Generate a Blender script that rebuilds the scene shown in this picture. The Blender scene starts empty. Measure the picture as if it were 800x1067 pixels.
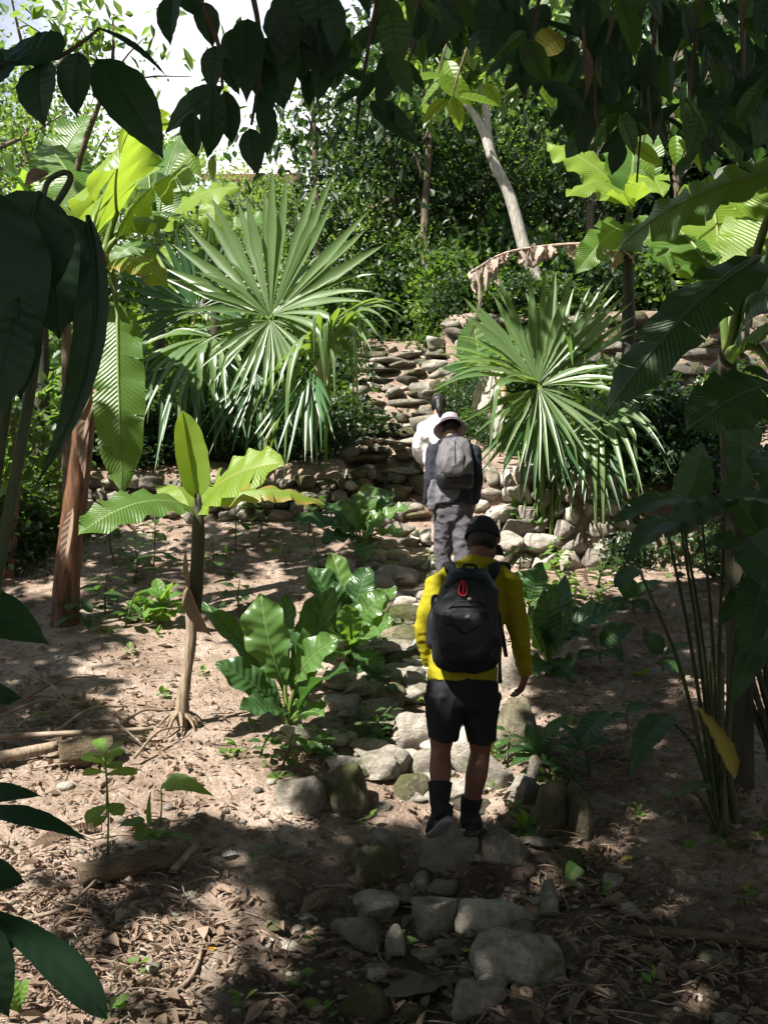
import bpy, math, random
import numpy as np
from mathutils import Vector, noise

S = bpy.context.scene
COL = S.collection
F = 1037.0          # focal length in photo pixels (800 wide)
CZ = 1.6            # eye height
HOR = 560.0         # horizon row in the photo
R = math.radians
rnd = random.Random(7)
npr = np.random.default_rng(11)
SUN = np.array((-0.47, -0.36, 0.80)); SUN /= np.linalg.norm(SUN)

def P(px, py, Y):
    """a point of the place: photo column, photo row, metres ahead"""
    return Vector(((px - 400) / F * Y, Y, CZ + (HOR - py) / F * Y))

# ------------------------------------------------------------------ value noise
_perm = npr.integers(0, 1 << 30, 65536)
def _h(ix, iy, s):
    k = (ix * 73856093) ^ (iy * 19349663) ^ (s * 83492791)
    return (_perm[k & 65535] & 0xFFFF) / 65535.0
def vn(x, y, s=0):
    x = np.asarray(x, float); y = np.asarray(y, float)
    ix = np.floor(x).astype(np.int64); iy = np.floor(y).astype(np.int64)
    fx = x - ix; fy = y - iy
    fx = fx * fx * (3 - 2 * fx); fy = fy * fy * (3 - 2 * fy)
    a = _h(ix, iy, s); b = _h(ix + 1, iy, s); c = _h(ix, iy + 1, s); d = _h(ix + 1, iy + 1, s)
    return (a * (1 - fx) + b * fx) * (1 - fy) + (c * (1 - fx) + d * fx) * fy
def fbm(x, y, s=0, o=3):
    t = 0; a = .5
    for i in range(o):
        t = t + a * (vn(x * 2 ** i, y * 2 ** i, s + i) - .5); a *= .5
    return t
def sst(a, b, x):
    t = np.clip((x - a) / (b - a), 0, 1); return t * t * (3 - 2 * t)

# ------------------------------------------------------------------ terrain
_fy = [-40, 0, 3.6, 4.75, 5.15, 6.2, 7.2, 8.5, 9.5, 10.5, 11.3, 12.0, 15.0, 18, 24, 40, 60, 90, 400]
_fc = [-2, -.3, -.22, -.13, .05, .33, .6, .95, 1.25, 1.55, 1.85, 2.2, 4.3, 5.4, 7.2, 11, 13, 14, 15]
_ly = [-40, 0, 3.6, 4.75, 5.15, 6.2, 7.2, 8.5, 9.5, 10.5, 11.40, 11.62, 15, 18, 24, 40, 60, 90, 400]
_lz = [-2, -.3, -.22, -.02, .1, .36, .6, .9, 1.18, 1.5, 1.80, 2.35, 3.5, 4.6, 6.6, 11, 13, 14, 15]
_ry = [-40, 0, 3.6, 4.75, 5.15, 6.2, 7.2, 8.5, 9.75, 9.95, 11.5, 13.8, 14.05, 18, 24, 40, 60, 90, 400]
_rz = [-2, -.3, -.22, -.10, .03, .35, .65, 1.12, 1.35, 2.30, 2.75, 3.70, 4.75, 5.7, 7.2, 11, 13, 14, 15]
def G(x, y):
    x = np.asarray(x, float); y = np.asarray(y, float)
    c = np.interp(y, _fy, _fc); l = np.interp(y, _ly, _lz); r = np.interp(y, _ry, _rz)
    wl = 1 - sst(-.55, -.35, x); wr = sst(.75, .95, x)
    z = c * (1 - wl - wr) + l * wl + r * wr
    far = sst(20, 40, np.abs(x)) * sst(30, 60, y)
    z = z + fbm(x * .8, y * .8, 3, 3) * .16 + fbm(x * 4, y * 4, 9, 3) * .055 * (1 - sst(14, 22, y)) + far * 0
    # trodden trail sits a little lower
    tx = np.interp(y, TY, TX)
    tr = np.exp(-((x - tx) / .42) ** 2) * (1 - sst(11.5, 12.5, y)) * sst(2, 4, y)
    return z - tr * .06
TY = [0, 3.6, 4.6, 5.3, 6.3, 7.2, 8.5, 9.5, 10.5, 11.5, 12.2, 15]
TX = [.2, .22, .25, .27, .2, .12, .28, .42, .45, .3, .18, .12]

def gz(x, y): return float(G(np.array([x]), np.array([y]))[0])
_ys = np.concatenate([np.arange(1.2, 14, .02), np.arange(14, 60, .1)])
def on(px, py):
    """where the ray through a photo pixel meets the ground"""
    xs = (px - 400) / F * _ys; zr = CZ + (HOR - py) / F * _ys
    g = G(xs, _ys)
    k = np.nonzero(g >= zr)[0]
    i = k[0] if len(k) else len(_ys) - 1
    return Vector((xs[i], _ys[i], float(g[i])))

# ------------------------------------------------------------------ object helpers
def tag(o, label=None, cat=None, group=None, kind=None):
    if label: o['label'] = label
    if cat: o['category'] = cat
    if group: o['group'] = group
    if kind: o['kind'] = kind
    return o
def thing(name, loc, label, cat, group=None):
    o = bpy.data.objects.new(name, None); COL.objects.link(o)
    o.location = loc; o.empty_display_size = .1
    return tag(o, label, cat, group)
def origin(o):
    v = Vector((0, 0, 0))
    while o is not None:
        v = v + o.location; o = o.parent
    return v

class MB:
    """collects vertices and faces in world space, becomes ONE mesh object"""
    def __init__(s):
        s.v = []; s.f = []; s.uv = []; s.t = []; s.n = 0; s.mi = []
    def add(s, verts, faces, uv=None, tint=.5, mi=0):
        verts = np.asarray(verts, float).reshape(-1, 3); m = len(verts)
        s.v.append(verts)
        s.uv.append(np.zeros((m, 2)) if uv is None else np.asarray(uv, float))
        s.t.append(np.full(m, tint) if np.isscalar(tint) else np.asarray(tint, float))
        n = s.n
        s.f.extend([tuple(i + n for i in f) for f in faces]); s.mi.extend([mi] * len(faces))
        s.n += m
        return s
    def mesh(s, name, mats, smooth=True, off=None):
        V = np.concatenate(s.v)
        if off is not None: V = V - np.array(off)
        me = bpy.data.meshes.new(name)
        me.from_pydata(V.tolist(), [], s.f)
        if not isinstance(mats, (list, tuple)): mats = [mats]
        for m in mats: me.materials.append(m)
        if len(mats) > 1: me.polygons.foreach_set('material_index', s.mi)
        UV = np.concatenate(s.uv); T = np.concatenate(s.t)
        lv = np.empty(len(me.loops), np.int32); me.loops.foreach_get('vertex_index', lv)
        ul = me.uv_layers.new(name='UVMap'); ul.data.foreach_set('uv', UV[lv].ravel())
        a = me.attributes.new('tint', 'FLOAT', 'POINT'); a.data.foreach_set('value', T)
        me.polygons.foreach_set('use_smooth', [smooth] * len(me.polygons))
        me.update()
        return me
    def build(s, name, mats, parent=None, smooth=True):
        off = None if parent is None else origin(parent)
        o = bpy.data.objects.new(name, s.mesh(name, mats, smooth, off)); COL.objects.link(o)
        o.parent = parent
        return o

def spline(pts, n):
    """Catmull-Rom through points -> n samples"""
    p = np.array([tuple(q) for q in pts], float)
    if len(p) == 2: return p[0] + (p[1] - p[0]) * np.linspace(0, 1, n)[:, None]
    q = np.vstack([2 * p[0] - p[1], p, 2 * p[-1] - p[-2]])
    out = []
    for t in np.linspace(0, len(p) - 1, n):
        i = min(int(t), len(p) - 2); u = t - i
        a, b, c, d = q[i], q[i + 1], q[i + 2], q[i + 3]
        out.append(.5 * (2 * b + (c - a) * u + (2 * a - 5 * b + 4 * c - d) * u * u + (3 * b - a - 3 * c + d) * u ** 3))
    return np.array(out)
def nrm(v):
    v = np.asarray(v, float); return v / (np.linalg.norm(v, axis=-1, keepdims=True) + 1e-12)

def tube(mb, pts, radii, seg=8, n=None, lat=None, flat=None, jit=0, tint=.5, mi=0, caps=True):
    """tapered tube through points; radii per point; flat = second radius per point (ellipse), lat = lateral axis"""
    n = n or max(len(pts), 2)
    C = spline(pts, n)
    k = np.linspace(0, 1, len(radii)); r = np.interp(np.linspace(0, 1, n), k, radii)
    r2 = r if flat is None else np.interp(np.linspace(0, 1, n), np.linspace(0, 1, len(flat)), flat)
    T = nrm(np.gradient(C, axis=0))
    if lat is None:
        a = np.array((0, 0, 1.)) if abs(T[0][2]) < .9 else np.array((1., 0, 0))
        Lx = []; u = nrm(np.cross(T[0], a))
        for i in range(n):
            u = nrm(u - T[i] * np.dot(u, T[i])); Lx.append(u)
        Lx = np.array(Lx)
    else:
        la = np.asarray(lat, float)
        Lx = np.array([nrm(la - T[i] * np.dot(la, T[i])) for i in range(n)])
    B = np.cross(T, Lx)
    an = np.linspace(0, 2 * math.pi, seg, endpoint=False)
    ca = np.cos(an); sa = np.sin(an)
    jj = 1 + (npr.random((n, seg)) - .5) * jit
    V = C[:, None, :] + Lx[:, None, :] * (ca * jj * r[:, None])[:, :, None] + B[:, None, :] * (sa * jj * r2[:, None])[:, :, None]
    f = []
    for i in range(n - 1):
        for j in range(seg):
            k2 = (j + 1) % seg
            f.append((i * seg + j, i * seg + k2, (i + 1) * seg + k2, (i + 1) * seg + j))
    V = V.reshape(-1, 3)
    uv = np.stack([np.tile(an / 6.2832, n), np.repeat(np.linspace(0, 1, n), seg)], 1)
    if caps:
        V = np.vstack([V, C[0], C[-1]]); uv = np.vstack([uv, (0, 0), (0, 1)])
        a, b = n * seg, n * seg + 1
        for j in range(seg):
            k2 = (j + 1) % seg
            f.append((a, k2, j)); f.append((b, (n - 1) * seg + j, (n - 1) * seg + k2))
    mb.add(V, f, uv, tint, mi)
    return mb

# ------------------------------------------------------------------ leaves
PROF = {
 'ovate':  ([0, .06, .28, .55, .8, .92, 1], [.06, .55, 1, .92, .48, .14, .0]),
 'banana': ([0, .05, .15, .5, .8, .93, 1], [.12, .6, .9, 1, .8, .45, .04]),
 'oblong': ([0, .1, .3, .6, .8, .93, 1], [.14, .32, .68, 1, .88, .48, .03]),
 'heart':  ([0, .03, .15, .3, .6, .85, 1], [.55, .9, 1, .95, .62, .24, .0]),
 'lance':  ([0, .1, .35, .6, .85, 1], [.1, .6, 1, .85, .35, .0]),
 'strap':  ([0, .1, .5, .85, 1], [.5, .8, 1, .7, .0]),
}
def _smooth(x, w):
    t = np.linspace(0, 1, 121); y = np.interp(t, x, w); e0, e1 = y[0], y[-1]
    k = np.hanning(23); k /= k.sum()
    yp = np.concatenate([2 * y[0] - y[11:0:-1], y, 2 * y[-1] - y[-2:-13:-1]]); y = np.maximum(np.convolve(yp, k, 'valid'), 0)
    y[0] = e0; y[-1] = e1
    return t, y / y.max()
PROF = {k: _smooth(*v) for k, v in PROF.items()}
def blade(mb, base, tip, half, normal=(0, -.6, .8), prof='ovate', bow=.12, side=0., cup=.15, wave=0., tears=0, gap=.12,
          nu=3, nv=14, tint=None, wn=5, seed=None, droop=0.):
    """one leaf from base to tip: half = half width in metres, bow = arch along the normal, side = arch sideways"""
    rg = np.random.default_rng(seed if seed is not None else npr.integers(1 << 30))
    b = np.array(tuple(base), float); t = np.array(tuple(tip), float); L = np.linalg.norm(t - b)
    T0 = (t - b) / L; nn = np.asarray(normal, float); nn = nrm(nn - T0 * np.dot(nn, T0)); s0 = np.cross(T0, nn)
    c = (b + t) / 2 + nn * bow * L * 2 + s0 * side * L * 2 + np.array((0, 0, droop * L))
    def frame(v):
        v = np.asarray(v)[..., None]
        C = (1 - v) ** 2 * b + 2 * v * (1 - v) * c + v * v * t
        T = nrm(2 * (1 - v) * (c - b) + 2 * v * (t - c))
        Sx = nrm(np.cross(T, np.broadcast_to(nn, T.shape))); N = np.cross(Sx, T)
        return C, Sx, N
    xs, ws = PROF[prof]
    ph = rg.random() * 6.28
    tint = rg.uniform(.25, .75) if tint is None else tint
    for sg in (-1, 1):
        if tears:
            k = max(1, int(tears * rg.uniform(.7, 1.3)))
            cuts = np.sort(np.concatenate([[0, 1], rg.uniform(.08, .95, k)]))
        else: cuts = np.array([0., 1.])
        for ci in range(len(cuts) - 1):
            a0, a1 = cuts[ci], cuts[ci + 1]
            if a1 - a0 < .004: continue
            m = max(2, int(round((a1 - a0) * nv)) + 1)
            off = rg.normal(0, .10) if tears else 0
            rows = np.linspace(a0, a1, m)
            U = np.linspace(0, 1, nu + 1)
            vv = np.repeat(rows[:, None], nu + 1, 1); uu = np.repeat(U[None], m, 0)
            if tears:
                mid = (a0 + a1) / 2
                vv = mid + (vv - mid) * (1 - gap * uu ** 2) + .05 * uu * (1 - vv)
                vv = np.clip(vv, 0, 1)
            C, Sx, N = frame(vv.ravel())
            w = np.interp(vv.ravel(), xs, ws) * half
            u = uu.ravel(); v = vv.ravel()
            h = cup * u * w + wave * half * np.sin(v * wn * 6.28 + ph + sg) * u ** 2 + off * (u ** 1.5) * w
            h = h + .03 * half * np.sin(v * 60 + ph) * u * (1 if wave else 0)
            V = C + Sx * (sg * u * w)[:, None] + N * h[:, None]
            f = []
            for i in range(m - 1):
                for j in range(nu):
                    q = (i * (nu + 1) + j, i * (nu + 1) + j + 1, (i + 1) * (nu + 1) + j + 1, (i + 1) * (nu + 1) + j)
                    f.append(q if sg > 0 else q[::-1])
            mb.add(V, f, np.stack([.5 + .5 * sg * u, v], 1), tint)
    return mb

def midrib(mb, base, tip, normal, bow, side, r, ext=0., droop=0.):
    pass

def pxleaf(parent, x0, y0, Y0, x1, y1, Y1, wpx, normal=(0, -.8, .5), mat=None, name='leaf', label=None, **kw):
    """a leaf traced from the photo: base pixel + depth, tip pixel + depth, width in pixels"""
    mb = MB(); Ya = (Y0 + Y1) / 2
    blade(mb, P(x0, y0, Y0), P(x1, y1, Y1), wpx / 2 * Ya / F, normal, **kw)
    o = mb.build(name, mat, parent)
    if label: o['label'] = label
    return o

def lens(C, D, N, L, W, fold=.25, tint=None):
    """many small folded leaves at once: centres, directions, normals, lengths, widths -> arrays"""
    C = np.asarray(C); n = len(C)
    D = nrm(D); Sx = nrm(np.cross(D, N)); N = np.cross(Sx, D)
    L = np.asarray(L)[:, None]; W = np.asarray(W)[:, None]
    b = C; t = C + D * L - N * L * .12
    l = C + D * L * .42 + Sx * W + N * W * fold; r = C + D * L * .42 - Sx * W + N * W * fold
    l2 = C + D * L * .74 + Sx * W * .62 + N * (W * fold * .6 - L * .04); r2 = C + D * L * .74 - Sx * W * .62 + N * (W * fold * .6 - L * .04)
    V = np.stack([b, l, l2, t, r2, r], 1).reshape(-1, 3)
    idx = np.arange(n) * 6
    f = []
    for i in idx.tolist():
        f.append((i, i + 3, i + 2, i + 1)); f.append((i, i + 5, i + 4, i + 3))
    uv = np.tile(np.array([(.5, 0), (0, .4), (.1, .74), (.5, 1), (.9, .74), (1, .4)]), (n, 1))
    tt = npr.uniform(.15, .85, n) if tint is None else np.asarray(tint)
    return V, f, uv, np.repeat(tt, 6)

# ------------------------------------------------------------------ materials
def newmat(name):
    m = bpy.data.materials.new(name); m.use_nodes = True
    nt = m.node_tree; nt.nodes.clear()
    out = nt.nodes.new('ShaderNodeOutputMaterial')
    return m, nt, out
def nd(nt, typ, **kw):
    n = nt.nodes.new(typ)
    for k, v in kw.items():
        if k in n.inputs.keys(): n.inputs[k].default_value = v
        else: setattr(n, k, v)
    return n
def ramp(nt, fac, stops):
    r = nt.nodes.new('ShaderNodeValToRGB'); e = r.color_ramp.elements
    while len(e) < len(stops): e.new(.5)
    for q, (p, c) in zip(e, stops):
        q.position = p; q.color = (*c, 1)
    nt.links.new(fac, r.inputs['Fac'])
    return r.outputs['Color']
def mixc(nt, fac, a, b, mode='MIX'):
    m = nt.nodes.new('ShaderNodeMix'); m.data_type = 'RGBA'; m.blend_type = mode
    for sck, v in ((0, fac), (6, a), (7, b)):
        if hasattr(v, 'type'): nt.links.new(v, m.inputs[sck])
        elif isinstance(v, (tuple, list)): m.inputs[sck].default_value = (*v, 1)
        else: m.inputs[sck].default_value = v
    return m.outputs[2]
def noise_n(nt, scale, detail=4, rough=.6, vec=None, dist=0):
    n = nd(nt, 'ShaderNodeTexNoise', Scale=scale, Detail=detail, Roughness=rough, Distortion=dist)
    if vec is not None: nt.links.new(vec, n.inputs['Vector'])
    return n.outputs['Fac']
def coords(nt, which='Object'):
    return nt.nodes.new('ShaderNodeTexCoord').outputs[which]
def math_n(nt, op, a, b=0.):
    m = nt.nodes.new('ShaderNodeMath'); m.operation = op
    for i, v in enumerate((a, b)):
        if hasattr(v, 'type'): nt.links.new(v, m.inputs[i])
        else: m.inputs[i].default_value = v
    return m.outputs[0]
def bump(nt, h, dist=.01, strength=.6):
    b = nd(nt, 'ShaderNodeBump', Strength=strength, Distance=dist); nt.links.new(h, b.inputs['Height'])
    return b.outputs['Normal']

def leafmat(name, lo, hi, tr, trf=.35, rough=.42, veins=26, rib=(.22, .32, .12), ribw=.022, spots=0., bumpd=.004, spec=.4, under=None, edge=None, vmix=.16, tip=None):
    m, nt, out = newmat(name); L = nt.links.new
    uv = nt.nodes.new('ShaderNodeUVMap'); sep = nt.nodes.new('ShaderNodeSeparateXYZ'); L(uv.outputs['UV'], sep.inputs[0])
    at = nd(nt, 'ShaderNodeAttribute', attribute_name='tint')
    big = noise_n(nt, 5., 3, .6, coords(nt))
    f = math_n(nt, 'ADD', math_n(nt, 'MULTIPLY', at.outputs['Fac'], .65), math_n(nt, 'MULTIPLY', big, .5))
    f = math_n(nt, 'SUBTRACT', f, .07)
    col = mixc(nt, f, lo, hi)
    du = math_n(nt, 'ABSOLUTE', math_n(nt, 'SUBTRACT', sep.outputs[0], .5))
    n = None
    if veins:
        # side veins run out obliquely from the midrib
        q = math_n(nt, 'SUBTRACT', sep.outputs[1], math_n(nt, 'MULTIPLY', du, .22))
        sv = math_n(nt, 'SINE', math_n(nt, 'MULTIPLY', q, veins * 6.283))
        sv = math_n(nt, 'MULTIPLY', math_n(nt, 'ADD', sv, 1.), .5)
        svp = math_n(nt, 'POWER', sv, 8.)
        col = mixc(nt, math_n(nt, 'MULTIPLY', svp, vmix), col, rib)
        n = bump(nt, math_n(nt, 'ADD', sv, math_n(nt, 'MULTIPLY', noise_n(nt, 30, 2, .5, coords(nt)), .8)), bumpd, .5)
    if spots:
        sp = noise_n(nt, 9, 5, .75, coords(nt)); s2 = math_n(nt, 'GREATER_THAN', sp, 1 - spots)
        col = mixc(nt, s2, col, (.20, .14, .05))
    if edge:
        ee = math_n(nt, 'ADD', math_n(nt, 'MULTIPLY', du, 1.6), math_n(nt, 'MULTIPLY', noise_n(nt, 12, 4, .7, coords(nt)), .5))
        ev = math_n(nt, 'POWER', math_n(nt, 'MAXIMUM', math_n(nt, 'SUBTRACT', ee, .55), 0.), 1.)
        col = mixc(nt, math_n(nt, 'MINIMUM', math_n(nt, 'MULTIPLY', ev, 2.2), 1.), col, edge)
    if tip:
        tv = math_n(nt, 'ADD', sep.outputs[1], math_n(nt, 'MULTIPLY', math_n(nt, 'SUBTRACT', noise_n(nt, 7, 3, .7, coords(nt)), .5), .5))
        tm = math_n(nt, 'MINIMUM', math_n(nt, 'MAXIMUM', math_n(nt, 'MULTIPLY', math_n(nt, 'SUBTRACT', tv, .96), 9.), 0.), .9)
        col = mixc(nt, tm, col, tip)
    if ribw:
        rm = math_n(nt, 'LESS_THAN', du, ribw)
        col = mixc(nt, math_n(nt, 'MULTIPLY', rm, .8), col, rib)
    if under:
        ge = nt.nodes.new('ShaderNodeNewGeometry')
        col = mixc(nt, ge.outputs['Backfacing'], col, mixc(nt, .6, col, under))
    pb = nd(nt, 'ShaderNodeBsdfPrincipled', Roughness=rough)
    pb.inputs['Specular IOR Level'].default_value = spec
    L(col, pb.inputs['Base Color'])
    tb = nt.nodes.new('ShaderNodeBsdfTranslucent')
    L(mixc(nt, .75, col, tr), tb.inputs['Color'])
    if n is not None: L(n, pb.inputs['Normal'])
    mx = nt.nodes.new('ShaderNodeMixShader'); mx.inputs[0].default_value = trf
    L(pb.outputs[0], mx.inputs[1]); L(tb.outputs[0], mx.inputs[2]); L(mx.outputs[0], out.inputs['Surface'])
    return m

def plainmat(name, c1, c2, scale=8, rough=.8, bd=.01, bs=.5, detail=6, extra=None, spec=.3, sheen=0., stretch=None):
    m, nt, out = newmat(name); L = nt.links.new
    co = coords(nt)
    o2 = nt.nodes.new('ShaderNodeObjectInfo'); va = nt.nodes.new('ShaderNodeVectorMath'); va.operation = 'ADD'
    L(co, va.inputs[0]); L(math_n(nt, 'MULTIPLY', o2.outputs['Random'], 40.), va.inputs[1]); co = va.outputs[0]
    if stretch:
        mp = nd(nt, 'ShaderNodeMapping'); mp.inputs['Scale'].default_value = stretch; L(co, mp.inputs[0]); co = mp.outputs[0]
    n1 = noise_n(nt, scale, detail, .65, co)
    at = nd(nt, 'ShaderNodeAttribute', attribute_name='tint')
    f = math_n(nt, 'ADD', n1, math_n(nt, 'MULTIPLY', math_n(nt, 'SUBTRACT', at.outputs['Fac'], .5), .5))
    oi = nt.nodes.new('ShaderNodeObjectInfo')
    f = math_n(nt, 'ADD', f, math_n(nt, 'MULTIPLY', math_n(nt, 'SUBTRACT', oi.outputs['Random'], .5), .18))
    col = ramp(nt, f, [(.3, c1), (.7, c2)])
    if extra:
        col = extra(nt, col, co)
    pb = nd(nt, 'ShaderNodeBsdfPrincipled', Roughness=rough); pb.inputs['Specular IOR Level'].default_value = spec
    if sheen: pb.inputs['Sheen Weight'].default_value = sheen
    L(col, pb.inputs['Base Color'])
    h = math_n(nt, 'ADD', n1, math_n(nt, 'MULTIPLY', noise_n(nt, scale * 5, 4, .7, co), .45))
    L(bump(nt, h, bd, bs), pb.inputs['Normal'])
    L(pb.outputs[0], out.inputs['Surface'])
    return m

def moss(amount, c=(.055, .065, .018)):
    def ex(nt, col, co):
        ge = nt.nodes.new('ShaderNodeNewGeometry'); sp = nt.nodes.new('ShaderNodeSeparateXYZ')
        nt.links.new(ge.outputs['Normal'], sp.inputs[0])
        q = noise_n(nt, 3.5, 5, .7, nt.nodes.new('ShaderNodeNewGeometry').outputs['Position'])
        h = math_n(nt, 'ADD', q, math_n(nt, 'MULTIPLY', sp.outputs[2], .1))
        a = math_n(nt, 'MULTIPLY', math_n(nt, 'SUBTRACT', h, 1 - amount), 5.)
        a = math_n(nt, 'MINIMUM', math_n(nt, 'MAXIMUM', a, 0.), .85)
        return mixc(nt, a, col, c)
    return ex

M = {}
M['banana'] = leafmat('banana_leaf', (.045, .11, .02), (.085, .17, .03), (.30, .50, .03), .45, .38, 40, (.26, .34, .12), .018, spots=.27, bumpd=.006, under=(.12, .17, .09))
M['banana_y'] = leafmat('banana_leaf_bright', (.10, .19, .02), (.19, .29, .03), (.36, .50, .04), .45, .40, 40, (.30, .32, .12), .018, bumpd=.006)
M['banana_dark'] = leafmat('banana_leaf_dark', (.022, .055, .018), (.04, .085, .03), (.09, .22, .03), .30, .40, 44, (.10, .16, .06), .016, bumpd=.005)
M['banana_yellowing'] = leafmat('yellowing_leaf', (.28, .27, .04), (.38, .33, .06), (.5, .42, .05), .4, .5, 30, (.4, .36, .12), .02, edge=(.16, .09, .03))
M['banana_edge'] = leafmat('browning_leaf', (.10, .19, .02), (.19, .29, .03), (.36, .50, .04), .45, .40, 36, (.30, .32, .12), .018, bumpd=.006, edge=(.30, .20, .05))
M['dry'] = leafmat('dry_leaf', (.11, .075, .052), (.36, .27, .21), (.3, .2, .13), .2, .85, 9, (.2, .14, .09), .02, bumpd=.005, spec=.1, vmix=.08)
M['orange_leaf'] = leafmat('orange_leaf', (.45, .22, .02), (.6, .36, .03), (.5, .3, .03), .3, .6, 6, (.4, .25, .05), .02)
M['dry_pink'] = leafmat('pink_dry_leaf', (.30, .22, .18), (.55, .45, .39), (.4, .28, .2), .2, .85, 18, (.3, .22, .16), .02, bumpd=.012, spec=.1)
M['dry_grey'] = leafmat('grey_dry_leaf', (.30, .28, .26), (.55, .52, .49), (.3, .25, .2), .2, .85, 18, (.25, .2, .15), .02, bumpd=.012, spec=.1)
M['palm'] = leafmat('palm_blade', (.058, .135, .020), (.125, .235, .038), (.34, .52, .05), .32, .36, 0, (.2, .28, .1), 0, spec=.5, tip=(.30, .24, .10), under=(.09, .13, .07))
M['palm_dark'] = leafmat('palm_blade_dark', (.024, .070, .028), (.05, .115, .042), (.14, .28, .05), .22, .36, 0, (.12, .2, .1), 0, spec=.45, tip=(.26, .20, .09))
M['palm_dry'] = leafmat('palm_blade_dry', (.26, .26, .13), (.42, .42, .27), (.4, .36, .16), .3, .6, 0, (.3, .3, .2), 0)
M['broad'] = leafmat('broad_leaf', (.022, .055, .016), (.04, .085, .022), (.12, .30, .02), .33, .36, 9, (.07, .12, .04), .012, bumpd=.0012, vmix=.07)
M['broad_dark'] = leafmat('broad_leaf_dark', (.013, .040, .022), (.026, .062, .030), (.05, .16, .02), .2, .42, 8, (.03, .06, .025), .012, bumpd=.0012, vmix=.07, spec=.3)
M['broad_yellow'] = leafmat('broad_leaf_yellow', (.22, .24, .03), (.30, .28, .04), (.4, .42, .04), .4, .45, 9, (.25, .22, .08), .02, spots=.35)
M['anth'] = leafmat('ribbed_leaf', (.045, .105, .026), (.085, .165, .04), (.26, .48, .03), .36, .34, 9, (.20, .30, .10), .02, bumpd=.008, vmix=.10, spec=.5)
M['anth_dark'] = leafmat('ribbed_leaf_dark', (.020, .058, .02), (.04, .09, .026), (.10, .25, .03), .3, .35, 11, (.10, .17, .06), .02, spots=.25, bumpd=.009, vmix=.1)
M['lit'] = leafmat('painted_backlit_leaf', (.07, .15, .02), (.14, .25, .03), (.5, .68, .05), .5, .4, 8, (.2, .3, .1), .014, bumpd=.002, vmix=.08)  # brightened leaf tone, backlight put into the colour
M['herb'] = leafmat('herb_leaf', (.05, .12, .02), (.11, .21, .035), (.35, .55, .04), .4, .45, 6, (.15, .25, .08), .02)
M['crown'] = leafmat('crown_leaf', (.022, .048, .016), (.048, .09, .022), (.22, .40, .03), .35, .45, 0, ribw=0)
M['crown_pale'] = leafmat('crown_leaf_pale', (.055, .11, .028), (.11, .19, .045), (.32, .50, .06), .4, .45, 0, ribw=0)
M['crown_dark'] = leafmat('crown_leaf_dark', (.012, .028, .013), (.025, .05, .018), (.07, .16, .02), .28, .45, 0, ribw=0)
M['stem'] = plainmat('green_stem', (.06, .10, .02), (.13, .18, .04), 6, .5, .004, .4, stretch=(6, 6, 1))
M['stem_dark'] = plainmat('dark_stem', (.03, .045, .02), (.07, .09, .035), 6, .5, .004, .4, stretch=(6, 6, 1))
M['pseudo'] = plainmat('banana_trunk', (.025, .014, .010), (.20, .095, .045), 5, .5, .01, .6, stretch=(5, 5, .6))
M['pseudo_dry'] = plainmat('dry_banana_trunk', (.12, .085, .055), (.38, .30, .22), 9, .85, .012, .7, stretch=(6, 6, .7))
M['pseudo_dark'] = plainmat('dark_banana_trunk', (.018, .018, .012), (.05, .045, .025), 7, .6, .01, .6, stretch=(5, 5, .6))
M['bark'] = plainmat('bark', (.06, .045, .03), (.17, .135, .10), 7, .9, .02, .8, stretch=(4, 4, .8))
M['bark_pale'] = plainmat('pale_bark', (.22, .20, .17), (.50, .47, .42), 9, .85, .012, .6, stretch=(3, 3, 1))
M['log'] = plainmat('log_bark', (.035, .026, .018), (.20, .15, .095), 13, .9, .05, 1., stretch=(.35, 1.6, 1.6), extra=moss(.42))
M['twig'] = plainmat('twig', (.10, .07, .05), (.30, .235, .18), 20, .9, .003, .5)
def stone_mat(name, c1, c2, mossy, mc=(.055, .065, .018), lich=.36):
    m, nt, out = newmat(name); L = nt.links.new
    o2 = nt.nodes.new('ShaderNodeObjectInfo'); va = nt.nodes.new('ShaderNodeVectorMath'); va.operation = 'ADD'
    L(coords(nt), va.inputs[0]); L(math_n(nt, 'MULTIPLY', o2.outputs['Random'], 40.), va.inputs[1]); co = va.outputs[0]
    a = noise_n(nt, 5., 8, .68, co, .4); b = noise_n(nt, 26., 6, .75, co); c = noise_n(nt, 110., 3, .7, co); l = noise_n(nt, 11., 7, .8, co)
    at = nd(nt, 'ShaderNodeAttribute', attribute_name='tint')
    f = math_n(nt, 'ADD', math_n(nt, 'MULTIPLY', a, .6), math_n(nt, 'MULTIPLY', b, .4))
    f = math_n(nt, 'ADD', f, math_n(nt, 'MULTIPLY', math_n(nt, 'SUBTRACT', at.outputs['Fac'], .5), .35))
    col = ramp(nt, f, [(.32, tuple(x * .6 for x in c1)), (.46, c1), (.62, c2)])
    lf = math_n(nt, 'MINIMUM', math_n(nt, 'MAXIMUM', math_n(nt, 'MULTIPLY', math_n(nt, 'SUBTRACT', l, 1 - lich), 9.), 0.), .7)
    col = mixc(nt, lf, col, (.30, .31, .22))
    col = moss(mossy, mc)(nt, col, co)
    pb = nd(nt, 'ShaderNodeBsdfPrincipled', Roughness=.92); pb.inputs['Specular IOR Level'].default_value = .25
    L(col, pb.inputs['Base Color'])
    h = math_n(nt, 'ADD', math_n(nt, 'ADD', math_n(nt, 'MULTIPLY', a, 1.2), math_n(nt, 'MULTIPLY', b, .55)), math_n(nt, 'MULTIPLY', c, .16))
    L(bump(nt, h, .05, 1.), pb.inputs['Normal']); L(pb.outputs[0], out.inputs['Surface'])
    return m
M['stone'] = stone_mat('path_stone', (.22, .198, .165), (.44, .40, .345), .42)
M['stone_pale'] = stone_mat('pale_stone', (.31, .275, .235), (.58, .525, .465), .33)
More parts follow.
